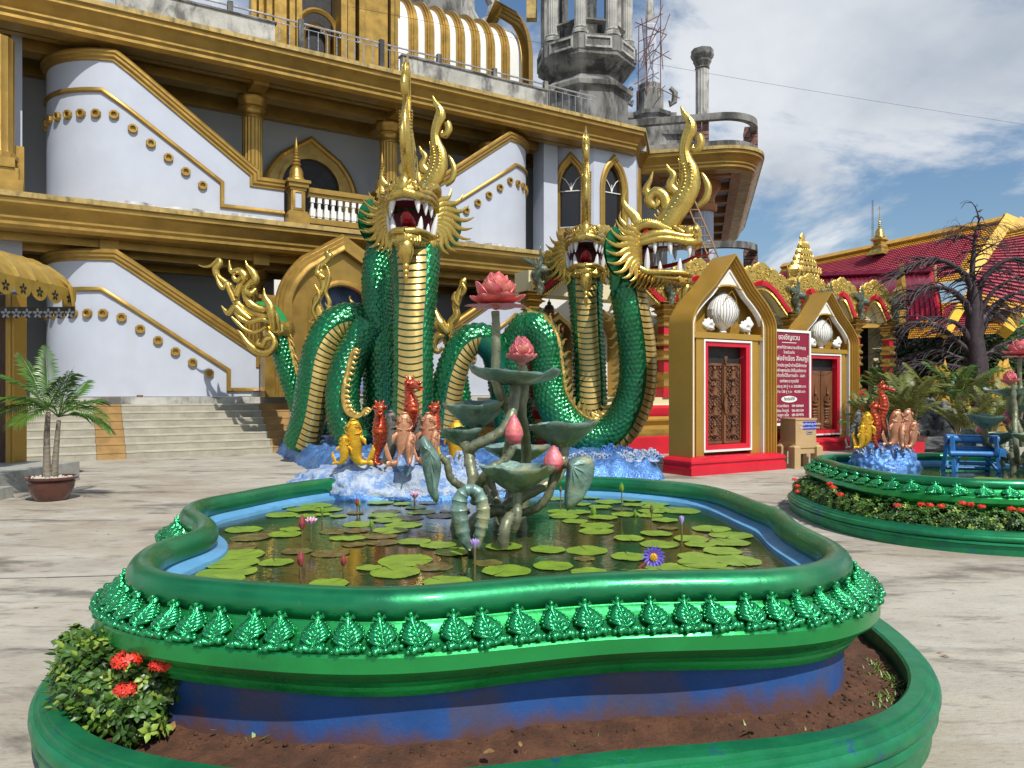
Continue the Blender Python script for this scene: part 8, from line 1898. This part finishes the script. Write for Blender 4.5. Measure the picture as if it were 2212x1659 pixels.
# ================================================================== BARE SCULPTED TREE
TY = 25.0; BT = empty('bare_tree', W(2108, 945, TY), label='dark violet leafless sculpted tree with drooping clawed branches', cat='tree')
bo = W(2108, 945, TY)
def TW(x, y, dy=0): return W(x, y, TY + dy) - bo
mb = MB(); mb.tube(catmull([TW(2112, 945), TW(2112, 860), TW(2112, 790), TW(2104, 730), TW(2106, 670), TW(2104, 620)], 4), interp([.46, .38, .31, .27, .25, .19], 21), 14, bumps=.12)
for k in range(8): a = k * .8; mb.tube([TW(2112, 880) + Vector((.30 * math.cos(a), .3 * math.sin(a), 0)), TW(2110, 780) + Vector((.2 * math.cos(a + .3), .2 * math.sin(a + .3), 0)), TW(2104, 690) + Vector((.14 * math.cos(a + .6), .14 * math.sin(a + .6), 0))], [.12, .10, .07], 7)
mb.build('trunk', M['tree_dk'], BT, ang=60)
br_ = [([(2104, 640), (2100, 600), (2102, 560), (2104, 530), (2110, 495), (2116, 470)], .22), ([(2104, 650), (2092, 605), (2068, 580), (2040, 564), (2015, 562), (1985, 573), (1955, 592), (1938, 604)], .22), ([(2100, 690), (2086, 655), (2062, 632), (2040, 622), (2005, 620), (1982, 638), (1966, 660), (1956, 690)], .22), ([(2098, 745), (2080, 710), (2056, 694), (2030, 690), (2000, 700), (1985, 698)], .19), ([(2096, 760), (2060, 730), (2030, 706), (1995, 702), (1960, 712), (1944, 738), (1932, 770), (1926, 788)], .17),
       ([(2110, 650), (2120, 610), (2146, 580), (2176, 562), (2206, 560), (2225, 575)], .22), ([(2114, 690), (2130, 650), (2156, 620), (2190, 602), (2222, 606)], .17), ([(2114, 700), (2140, 668), (2176, 640), (2215, 632)], .26), ([(2114, 730), (2136, 690), (2160, 672), (2190, 668), (2222, 680)], .18), ([(2120, 790), (2145, 755), (2180, 738), (2222, 728)], .16), ([(2104, 780), (2070, 772), (2035, 758), (2000, 762), (1965, 785), (1945, 800)], .14), ([(2104, 800), (2060, 790), (2020, 786), (1980, 790), (1950, 812)], .13), ([(2110, 770), (2150, 760), (2190, 770), (2225, 790)], .13), ([(2104, 520), (2085, 512), (2070, 514), (2062, 522)], .08), ([(2106, 500), (2098, 492), (2080, 490), (2074, 496)], .05), ([(2110, 498), (2125, 492), (2140, 486), (2148, 482)], .05), ([(2108, 550), (2128, 538), (2145, 530), (2160, 534)], .06), ([(2104, 525), (2120, 516), (2130, 524)], .06), ([(2106, 600), (2120, 575), (2140, 566), (2150, 572)], .05)]
tr = random.Random(12)
def twigs(parent_mb, P, r_, depth=0):
    for i in range(2, len(P) - 1):
        for _t in range(2 if depth == 0 else (tr.random() < .3)):
            d = (P[i] - P[i - 1]).normalized(); s_ = Vector((d.x + tr.uniform(-.4, .4), tr.uniform(-.8, .8), tr.uniform(-.1, .5))).normalized(); L = tr.uniform(.5, 1.25) * (1 if depth == 0 else .5); q = [P[i]]
            for k in range(5): q.append(q[-1] + (s_ + Vector((0, 0, -.32 * k))).normalized() * L / 5)
            parent_mb.tube(q, interp([r_ * .15, r_ * .09, .006], 6), 4)
            if depth == 0: twigs(parent_mb, q, r_ * .3, 1)
for pts, r_ in br_:
    q_ = tr.uniform(-1.2, 1.2); P = catmull([TW(x, y, q_ * i / len(pts)) for i, (x, y) in enumerate(pts)], 4); mb = MB(); mb.tube(P, interp([r_ * .60, r_ * .42, r_ * .28, r_ * .16, .015], len(P)), 9, bumps=.1); twigs(mb, P, r_); mb.build('branch', M['tree_dk'], BT, ang=60)
# ================================================================== GARDEN BEHIND THE SECOND POND
def leafmass(name, c, r3, n_, m_, size, label, seed, cat='shrub', trunk=True, kind=None, group=None):
    rr = random.Random(seed); root = empty(name, (c[0], c[1], 0), label=label, cat=cat, group=group); mb = MB()
    for i in range(n_):
        d = Vector((rr.gauss(0, 1), rr.gauss(0, 1), rr.gauss(0, 1))).normalized() * rr.random() ** .4; p = Vector((d.x * r3[0], d.y * r3[1], c[2] + d.z * r3[2])); p += Vector((1, 1, 1)) * .25 * noise.noise(p * 1.3)
        a = Vector((rr.uniform(-1, 1), rr.uniform(-1, 1), rr.uniform(-.6, .3))).normalized() * size; b_ = a.orthogonal().normalized() * size * .35; mb.add([p, p + a * .5 + b_, p + a, p + a * .5 - b_], [(0, 1, 2, 3)])
    mb.build('crown' if cat == 'tree' else 'foliage', m_, root, ang=0, recalc=False)
    if trunk:
        for k in range(3): MB().tube([(0, 0, 0), (rr.uniform(-.3, .3) * r3[0], rr.uniform(-.2, .2), c[2])], [.06, .03], 6).build('trunk' if cat == 'tree' else 'stem', M['twig'], root)
    return root
gt = 'dark green trees behind the bare tree'
for i, (x, y, Y, rx, rz, mm, lab) in enumerate([(1985, 790, 31, 1.7, 1.6, 'hedge', 'dark tree under the sheet roof eave, left of the bare trunk'), (2050, 760, 30, 1.6, 1.3, 'shrub_dk', 'dark leafy tree directly behind the bare trunk'), (2150, 770, 30, 1.9, 1.5, 'shrub_dk', 'leafy tree right of the bare trunk under the yellow bargeboard'), (2215, 800, 30, 1.8, 1.8, 'shrub', 'green tree at the right edge behind the pink lotus')]):
    p = W(x, y, Y); leafmass('garden_tree', tuple(p), (rx, 1.3, rz), 2600, M[mm], .20, lab, i + 3, 'tree', group=gt)
def mound(c, sx, sz_, m_, name, lab, cat, seed, group=None):
    mb = MB(); n, k_ = 40, 18; vs = []
    for j in range(k_ + 1):
        ph = math.pi / 2 * j / k_
        for i in range(n): a = 2 * math.pi * i / n; d = Vector((math.cos(a) * math.sin(ph) ** .55, math.sin(a) * math.sin(ph) ** .55, math.cos(ph))); h = 1 + .16 * noise.noise(d * 2.2 + Vector((seed, 0, 0))) + .12 * noise.noise(d * 6 + Vector((seed, 0, 0))); vs.append((c[0] + d.x * sx * h, c[1] + d.y * sx * .7 * h, d.z * sz_ * h))
    mb.add(vs, [(j * n + i, j * n + (i + 1) % n, (j + 1) * n + (i + 1) % n, (j + 1) * n + i) for j in range(k_) for i in range(n)]); return tag(mb.build(name, m_, ang=30), lab, cat, group)
M['yellow_rock'] = mat('yellow_painted_rock', (.50, .29, .03), .6, 0, .3, 3, .01, 14)
mound(W(2035, 900, 24.5), .42, 2.3, M['yellow_rock'], 'yellow_rock', 'yellow painted boulder left of the bare tree trunk', 'rock', 1, 'yellow painted boulders'); mound(W(2075, 900, 24.5), .30, 1.9, M['yellow_rock'], 'yellow_rock', 'smallest yellow painted boulder, close to the bare trunk', 'rock', 5, 'yellow painted boulders'); mound(W(2165, 900, 24.5), .50, 2.4, M['yellow_rock'], 'yellow_rock', 'yellow painted boulder right of the bare trunk', 'rock', 8, 'yellow painted boulders')
mound(W(1962, 930, 22.0), .75, 1.35, M['rock_dk'], 'garden_rock', 'grey mottled boulder behind the peach fish', 'rock', 3, 'grey garden rocks'); mound(W(2010, 930, 22.4), .75, 1.3, M['rock_dk'], 'garden_rock', 'pale topped grey boulder in the middle of the garden', 'rock', 6, 'grey garden rocks'); mound(W(2060, 930, 21.5), .7, 1.0, M['rock_dk'], 'garden_rock', 'dark boulder above the blue bench frame', 'rock', 11, 'grey garden rocks'); mound(W(2000, 945, 20.8), 1.3, .35, M['rock_dk'], 'garden_rock', 'low flat stone lying before the boulders', 'rock', 14, 'grey garden rocks')
def gpalm(px, py, Y, h, nf, mm, lab, seed, pot_=True):
    b_ = GZ(px, py, 0) if Y is None else W(px, py, Y); b_.z = 0; root = empty('garden_palm', b_, label=lab, cat='palm', group='golden garden palms behind the second pond'); rr = random.Random(seed)
    for k in range(3): MB().tube([(rr.uniform(-.08, .08), rr.uniform(-.08, .08), 0), (rr.uniform(-.25, .25), rr.uniform(-.2, .2), h * .55)], [.05, .03], 6).build('stem', M['palmstem'], root)
    nf = int(nf * 1.5)
    for k in range(nf):
        a = 2 * math.pi * k / nf + rr.uniform(-.3, .3); el = rr.uniform(.7, 2.6); frond(root, (rr.uniform(-.15, .15), rr.uniform(-.15, .15), h * rr.uniform(.30, .6)), (math.cos(a), math.sin(a) * .8, el), rr.uniform(.8, 1.25) * h * .62, rr.uniform(.24, .42), h * .16, mm if rr.random() < .7 else 'palm_y', nl=24)
for i, a in enumerate([(1880, 0, 20.0, 1.9, 11, 'palm', 'green palm right beside the far arcade pillar'), (1925, 0, 20.5, 2.4, 14, 'palm', 'green palm right behind the seahorse heads'), (1958, 0, 19.0, 2.2, 15, 'palm_y', 'yellowing palm in a red pot beside the grey rocks'), (2005, 0, 23.2, 2.5, 12, 'palm_y', 'yellowish palm in front of the tallest yellow boulder'), (2075, 0, 21.0, 2.6, 15, 'palm', 'upright green palm in front of the bare trunk'), (2090, 0, 18.0, 1.6, 15, 'palm_y', 'low yellow-green palm with pale stems above the blue bench frame'), (2140, 0, 19.0, 1.7, 14, 'palm_y', 'yellow-green palm between bench frame and second lotus sculpture'), (2190, 0, 22.0, 2.3, 12, 'palm', 'palm at the right edge under the lotus flower')]): gpalm(a[0], 845, a[2], a[3], a[4], a[5], a[6], i + 20)
tag(MB().lathe([(.28, 0), (.38, .25), (.42, .5), (.36, .52)], 20).build('plant_pot', M['pot'], loc=W(1962, 845, 18.6) - Vector((0, 0, 1.6))), 'terracotta brown pot standing behind the peach fish', 'pot')
tag(MB().box((-.14, -.14, 0), (.14, .14, .42)).build('planter_box', M['red'], loc=W(1977, 845, 17.8) - Vector((0, 0, 1.6))), 'bright red square planter beside the brown pot', 'planter')
# ================================================================== SECOND POND: ROCK, FISH, PIPE FRAME, LOTUS
ZB = ZW2 - .155
RK2 = empty('foam_rock', label='blue painted wave rock in the second pond carrying the seahorse pair', cat='rock')
rc = W(1906, 985, 10.5); dome_rock(RK2, (rc.x, rc.y, ZB), .46, .40, .47, M['blue_rock'], M['blue_rock'], 8)
for k in range(16):
    a = k * 2 * math.pi / 16; inst('wave_crest', WVM, RK2, (rc.x + .30 * math.cos(a), rc.y + .22 * math.sin(a) - .04, ZB + .30), (0, R(_r.uniform(-15, 15)), a), _r.uniform(.35, .6))
g2, g3 = 'painted fish on the second pond rock', 'copper seahorses on the second pond rock'
s2 = lambda *a, **k: stat(*a, **k)
stat('fish_statue', FG, 1872, 965, 10.20, 74, R(-20), 'bright yellow fish at the left of the second pond rock', 'fish', g2, w=.85); stat('fish_statue', FG, 1862, 968, 10.15, 52, 0, 'short yellow fish leaning on the bright yellow fish', 'fish', g2, w=.8)
stat('fish_statue', FR_, 1853, 965, 10.60, 78, R(10), 'dark grey fish on the far left of the second pond rock', 'fish', g2, -1, w=.7); stat('fish_statue', FR_, 1842, 968, 10.55, 52, 0, 'small dark grey fish left of the taller grey fish', 'fish', g2, w=.7)
stat('fish_statue', FP_, 1934, 962, 10.40, 76, R(15), 'large peach fish right of the seahorses', 'fish', g2, 1); stat('fish_statue', FP_, 1958, 960, 10.60, 76, R(20), 'tall peach fish behind the others at the right', 'fish', g2, w=.8); stat('fish_statue', FP_, 1948, 968, 10.15, 50, R(80), 'short peach fish in front on the right', 'fish', g2); stat('fish_statue', FP_, 1972, 966, 10.30, 56, R(20), 'rightmost peach fish with curled tail', 'fish', g2, w=.9)
stat('seahorse_statue', SHM, 1889, 968, 10.30, 96, R(95), 'lower copper seahorse facing right behind the yellow fish', 'seahorse', g3, w=1.05); stat('seahorse_statue', SHM, 1906, 930, 10.45, 100, R(88), 'upper copper seahorse with long snout pointing right', 'seahorse', g3, w=1.05)
BB = empty('blue_pipe_frame', W(2100, 845, 9.9) - Vector((0, 0, 1.6)), R(-3), label='blue painted frame of thick pipes standing in the second pond', cat='frame')
k9 = 9.9 / 1650; bz = lambda py: EYE - (py - 845) * k9
for (x0, x1, py, r_, dy) in ((-52, 58, 948, 9.5, .05), (-44, 62, 970, 6.5, .12), (-58, 42, 978, 6.5, -.12), (-48, 44, 1000, 4, 0), (-46, 46, 1012, 4, .1)):
    mb = MB(); mb.tube([(x0 * k9, dy, bz(py)), (x1 * k9, dy, bz(py + 2))], r_ * k9, 16); mb.build('pipe', M['bench_blue'], BB, ang=40)
for x in (-46, 44):
    for dy in (-.16, .2): MB().tube([(x * k9, dy * .3, bz(942)), ((x + (3 if x > 0 else -3)) * k9, dy, ZB - .05)], .030, 4).build('leg', M['bench_blue'], BB, smooth=False)
    MB().tube([((x) * k9, -.14, bz(1018)), ((x * .6) * k9, 0, bz(985))], .018, 4).build('brace', M['bench_blue'], BB, smooth=False)
MB().box((48 * k9, -.1, bz(985)), (62 * k9, .2, bz(968))).build('bracket', M['bench_blue'], BB)
LS2 = copy_tree(LS); LS2.matrix_world = Matrix.Translation((6.45, 9.85, ZW2 - ZW)) @ Matrix.Rotation(math.pi * .93, 4, 'Z') @ Matrix.Translation((0, -5.0, 0))
LS2['label'] = 'second verdigris lotus sculpture with coral flower at the right edge of the picture'
for (px, py, pyb, h, mm, lab) in ((2085, 985, 1013, 20, 'yolk', 'fat yellow bud in front of the blue pipe frame'), (1888 + 16, 985, 1003, 12, 'violet', 'slim violet bud beside the second blue rock')): wl_bud(px, py, pyb, h, mm, lab, ZW2)
ordw = ['largest', 'smallest', 'roundest', 'nearest', 'farthest', 'second nearest', 'third nearest', 'leftmost', 'rightmost', 'middle', 'second farthest', 'most tilted']
for i in range(12):
    a = _r.uniform(3.3, 6.1); rr_ = math.sqrt(_r.random()); p = Vector((5.7 + 1.3 * rr_ * math.cos(a), 9.2 + 1.4 * rr_ * math.sin(a), ZW2 + .002 + .0004 * i))
    if (p - rc).xy.length < .5: continue
    o = inst('lily_pad', PADS['g' if i % 3 else 'b'][i % 3], None, p, (0, 0, _r.uniform(0, 6.28)), (_r.uniform(.09, .16),) * 2 + (.3,)); tag(o, '%s lily pad in the second pond, %s %s' % ('brown' if i % 3 == 0 else 'green', ordw[i % 12], 'by the blue rock' if p.x < 5.2 else ('near the pipe frame' if p.x < 6.2 else 'near the lotus stems')), 'lily pad', 'lily pads in the second pond')
# ================================================================== IXORA BUSHES, WEEDS AND LITTER
lf = MB(); lf.add([(0, 0, 0), (-.014, .018, .004), (-.017, .036, .003), (-.008, .056, -.001), (0, .066, -.006), (.008, .056, -.001), (.017, .036, .003), (.014, .018, .004), (0, .034, -.004)], [(0, 8, 1), (1, 8, 2), (2, 8, 3), (3, 8, 4), (4, 8, 5), (5, 8, 6), (6, 8, 7), (7, 8, 0)])
LEAFM = [lf.mesh('leaf', M[k], ang=0) for k in ('shrub', 'shrub_new', 'shrub_dk')]
def sprig(mb, p, d, n_, s_, rr):
    d = d.normalized(); a = rr.uniform(0, 6.28); o_ = d.orthogonal().normalized(); q = d.cross(o_)
    for k in range(n_):
        an = a + k * 2.4; dr = (o_ * math.cos(an) + q * math.sin(an)) * rr.uniform(.7, 1) + d * rr.uniform(.15, .6); dr.normalize(); up = d.cross(dr); b_ = p + d * (k / n_ * .04 * s_ - .02 * s_)
        L, w_ = .062 * s_ * rr.uniform(.75, 1.15), .016 * s_; side = dr.cross(d).normalized(); n2 = side.cross(dr)
        mb.add([b_, b_ + dr * L * .3 - side * w_ * .9, b_ + dr * L * .62 - side * w_, b_ + dr * L - n2 * .008, b_ + dr * L * .62 + side * w_, b_ + dr * L * .3 + side * w_ * .9, b_ + dr * L * .5 - n2 * .005 * -1], [(0, 6, 1), (1, 6, 2), (2, 6, 3), (3, 6, 4), (4, 6, 5), (5, 6, 0)])
def bush(centers, label, seed, nspr, s_=1., indiv=0, heads=(), cat='shrub', group=None, new=.22):
    """centers: list of (point, (rx, ry, rz))"""
    rr = random.Random(seed); root = empty('ixora_bush', centers[0][0].xy.to_3d(), label=label, cat=cat, group=group); off = centers[0][0].xy.to_3d(); mbs = [MB(), MB(), MB()]; vol = [a * b_ * c_ for _, (a, b_, c_) in centers]
    for i in range(nspr):
        c, r3 = rr.choices(centers, vol)[0]; d = Vector((rr.gauss(0, 1), rr.gauss(0, 1), rr.gauss(0, 1))).normalized(); f_ = rr.random() ** .28; p = c + Vector((d.x * r3[0], d.y * r3[1], d.z * r3[2])) * f_ - off
        if p.z < .12: p.z = .12 + rr.random() * .08
        if p.z + 0 > 2: continue
        k = 1 if (rr.random() < new and f_ > .8) else (2 if f_ < .75 else 0); sprig(mbs[k], p, d + Vector((0, -.2, .5)), rr.randint(5, 8), s_ * (1.1 if f_ > .8 else 1), rr)  # sprigs deeper in the bush take the darker leaf
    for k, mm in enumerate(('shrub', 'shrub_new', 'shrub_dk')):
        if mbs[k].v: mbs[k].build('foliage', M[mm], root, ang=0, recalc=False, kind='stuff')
    for c, r3 in centers:
        for k in range(4): e = c + Vector((rr.uniform(-.7, .7) * r3[0], rr.uniform(-.6, .6) * r3[1], r3[2] * .5)) - off; MB().tube([Vector((c.x - off.x + rr.uniform(-.03, .03), c.y - off.y, .18)), e], [.007, .003], 5).build('stem', M['twig'], root)
    for i in range(indiv):
        c, r3 = rr.choices(centers, vol)[0]; d = Vector((rr.gauss(0, 1), -abs(rr.gauss(0, 1)) - .2, rr.gauss(.3, 1))).normalized(); p = c + Vector((d.x * r3[0], d.y * r3[1], d.z * r3[2])) * rr.uniform(.95, 1.08) - off
        if p.z < .16: continue
        q = (d + Vector((rr.uniform(-.5, .5), rr.uniform(-.4, .3), rr.uniform(0, .7)))).to_track_quat('Y', 'Z'); inst('leaf', LEAFM[1 if rr.random() < .35 else 0], root, mtx=Matrix.Translation(p) @ q.to_matrix().to_4x4() @ Matrix.Rotation(rr.uniform(-.8, .8), 4, 'Y') @ Matrix.Scale(s_ * rr.uniform(.8, 1.25), 4))
    for p, r_ in heads:
        mb = MB()
        for k in range(46):
            d = Vector((rr.gauss(0, 1), rr.gauss(0, 1) - .4, rr.gauss(.5, .8))).normalized(); b_ = p - off + Vector((d.x, d.y, d.z * .55)) * r_ * rr.uniform(.75, 1); mb.tube([p - off, b_], [.0015, .0012], 3)
            u = d.orthogonal().normalized(); v = d.cross(u); a0 = rr.uniform(0, 1.5)
            for q in range(4):
                a = a0 + q * math.pi / 2; e = u * math.cos(a) + v * math.sin(a); t_ = u * -math.sin(a) + v * math.cos(a); L = r_ * .30; mb.add([b_, b_ + e * L * .5 + t_ * L * .28, b_ + e * L + d * L * .1, b_ + e * L * .5 - t_ * L * .28], [(0, 1, 2, 3)])
        mb.build('flower_head', M['ixora'], root, ang=0, recalc=False)
    return root
Z0 = .22
bp_ = lambda px, py, Y: W(px, py, Y)
bush([(bp_(190, 1470, 3.30), (.13, .14, .20)), (bp_(250, 1480, 3.22), (.17, .15, .22)), (bp_(320, 1470, 3.20), (.15, .13, .19)), (bp_(365, 1450, 3.24), (.08, .08, .11)), (bp_(300, 1560, 3.02), (.09, .08, .10)), (bp_(165, 1410, 3.45), (.07, .08, .12))], 'leafy ixora bush with three orange red flower heads in the front left planter', 5, 1100, .68, 270, [(bp_(274, 1426, 3.02), .062), (bp_(352, 1432, 3.05), .054), (bp_(271, 1490, 2.94), .046)])
hc = []
kr = [P2M @ Vector(p) for p in ring(.21, 0)]
seg_ = [p for p in kr if p.y < 10.6 and (p.x < 5.0 or p.y < 8.4) and p.x < 6.6]
seg_.sort(key=lambda p: math.atan2(p.y - 9.35, p.x - 5.7))
for i, p in enumerate(seg_[::5]): hc.append((Vector((p.x, p.y, .26 + .025 * math.sin(i * 2.1))), (.17, .145, .17 + .02 * math.sin(i * 1.3))))
hr = random.Random(6); hh = []
for (px, py) in ((1716, 1036), (1722, 1062), (1730, 1082), (1800, 1053), (1815, 1068), (1792, 1045), (1938, 1092), (1988, 1089), (2008, 1091), (2032, 1093), (2078, 1087), (2096, 1090), (2120, 1094), (2184, 1099), (2206, 1102), (1722, 1050)):
    cands = [(abs((p.x / p.y) * 1650 + 1106 - px), p) for p in [c for c, _ in hc]]; p = min([c for c in cands if c[0] < 25] or cands, key=lambda q: q[1].y)[1]; hh.append((W(px, py, p.y - .16), .042))
half = len(hc) // 3
bush(hc, 'long clipped ixora hedge dotted with red flowers round the second pond', 9, 5600, .60, 120, hh, 'hedge', new=.14)
# weeds, grass, fallen leaves, clods
def soil_pt(px, py): p = GZ(px, py, .20); return p
def weed(px, py, h, n_, m_, lab, seed, blade=True):
    rr = random.Random(seed); p = soil_pt(px, py); p.z = .16; root = empty('weed', p, label=lab, cat='weed', group='weeds in the red soil'); mb = MB()
    for k in range(n_):
        a = rr.uniform(0, 6.28); d = Vector((math.cos(a), math.sin(a), rr.uniform(.8, 2.5))).normalized(); L = h * rr.uniform(.5, 1.1); s_ = d.cross(Vector((0, 0, 1))).normalized() * (L * .055); q = Vector((rr.uniform(-.02, .02), rr.uniform(-.02, .02), 0)); e = q + d * L + Vector((d.x, d.y, -.6)) * L * .25; m__ = q + d * L * .6
        mb.add([q - s_ * .4, q + s_ * .4, m__ + s_, m__ - s_, e], [(0, 1, 2, 3), (3, 2, 4)])
    mb.build('blades' if blade else 'leaves', m_, root, ang=0, recalc=False)
for i, a in enumerate([(935, 1640 * 1.0, .11, 10), (963, 1632, .14, 9)]): pass
wl = [(545, 1612, .13, 9, 'grass', 'tall thin grass tuft in the front soil left of the middle'), (575, 1600, .10, 6, 'grass', 'short grass tuft touching the tall one'), (660, 1650, .05, 6, 'shrub_new', 'tiny seedling at the front kerb edge'), (1297, 1555, .10, 12, 'shrub_dk', 'dark little plant climbing the blue wall'), (1240, 1612, .07, 26, 'shrub', 'low clover patch right of the centre'), (1280, 1590, .06, 16, 'shrub', 'small sprout above the clover patch'), (1618, 1580, .10, 10, 'grass', 'upright grass tuft in the right front soil'), (1740, 1578, .06, 16, 'grass', 'spreading grass near the right kerb'), (1855, 1555, .06, 14, 'grass', 'weed mat at the right kerb bend'), (945, 1648, .05, 6, 'shrub', 'tiny green sprout in the centre front'), (1110, 1618, .035, 6, 'shrub', 'minute seedling before the blue wall')]
for i, (px, py, h, n_, mm, lab) in enumerate(wl): weed(px, py, h, n_, M[mm], lab, i)
gr = random.Random(8); mb = MB()
for k in range(900):
    px, py = gr.uniform(1868, 1965), gr.uniform(1385, 1545); p = GZ(px, py, .2)
    if not (1.55 < p.x < 1.90): continue
    a = gr.uniform(0, 6.28); d = Vector((math.cos(a), math.sin(a), gr.uniform(.3, 1.5))).normalized(); L = gr.uniform(.02, .07); s_ = d.cross(Vector((0, 0, 1))).normalized() * .003; p.z = .17; mb.add([p - s_, p + s_, p + d * L * .6 + s_, p + d * L + Vector((0, 0, -.01)), p + d * L * .6 - s_], [(0, 1, 2, 3, 4)])
tag(mb.build('grass', M['grass'], ang=0, recalc=False), 'patchy green grass growing in the right-hand soil strip', 'grass', kind='stuff')
dl = MB(); dl.add([(0, 0, 0), (-.02, .02, .006), (-.018, .05, .003), (0, .075, .01), (.02, .045, .008), (.018, .018, .002)], [(0, 1, 2, 3, 4, 5)]); DL = dl.mesh('dead_leaf', M['deadleaf'], ang=0)
for i, (px, py, z_, s_, lab) in enumerate([(360, 1600, .20, .9, 'pale green fallen leaf near the ixora bush'), (495, 1576, .21, .8, 'yellow dry leaf on the soil left of the grass tuft'), (470, 1592, .21, .5, 'small tan dry leaf beside the yellow one'), (1045, 1640, .21, .9, 'brown curled leaf in the centre of the front soil'), (690, 1370, .63, .9, 'brown leaf lying on the green moulding among the acanthus leaves'), (1125, 1630, .21, .4, 'tiny straw-coloured leaf in front of the seedling'), (300, 2, 0, 0, '')][:6]):
    p = GZ(px, py, z_); tag(inst('dead_leaf', DL, None, p + Vector((0, 0, .03)), (.2, .2, i * 1.3), s_), lab, 'leaf', 'fallen leaves')
cl_ = random.Random(31); mb = MB(); a_, b_ = ring(.05, 0), ring(.29, 0)
for k in range(1500):
    i = cl_.randrange(len(a_)); p = a_[i].lerp(b_[i], cl_.random()); 
    if p.y > 4.6: continue
    r_ = cl_.uniform(.003, .011) * (1.6 if cl_.random() < .06 else 1); mb.blob((p.x, p.y, .222 - .055 * ((p - a_[i]).length / .24) + .020 * noise.noise(p * 4) + .012 * noise.noise(p * 17) + r_ * .3), r_, 5, 3, sz=.7)
tag(mb.build('soil_clods', M['soil'], ang=0, recalc=False), 'crumbly red brown clods strewn over the planter soil', 'soil', kind='stuff')
lt = random.Random(77); mb = MB(); mb2 = MB()
for k in range(170):
    x, y = lt.uniform(-9, 6.5), lt.uniform(2.6, 16)
    if -2.9 < x < 2.5 and 2.0 < y < 8.0 or (x > 2.9 and y > 6.5) or y > 13.4 and x > -4: continue
    a = lt.uniform(0, 6.28); r_ = lt.uniform(.008, .03); c, s_ = math.cos(a) * r_, math.sin(a) * r_
    (mb if k % 3 else mb2).add([(x - c, y - s_, .006), (x + s_ * .4, y - c * .4, .012), (x + c, y + s_, .008), (x - s_ * .4, y + c * .4, .010)], [(0, 1, 2, 3)])
tag(mb.build('leaf_litter', M['deadleaf'], ang=0, recalc=False), 'scattered brown leaf scraps on the concrete paving', 'litter', kind='stuff')
tag(mb2.build('leaf_litter', M['shrub_dk'], ang=0, recalc=False), 'scattered green leaf scraps on the concrete paving', 'litter', kind='stuff')
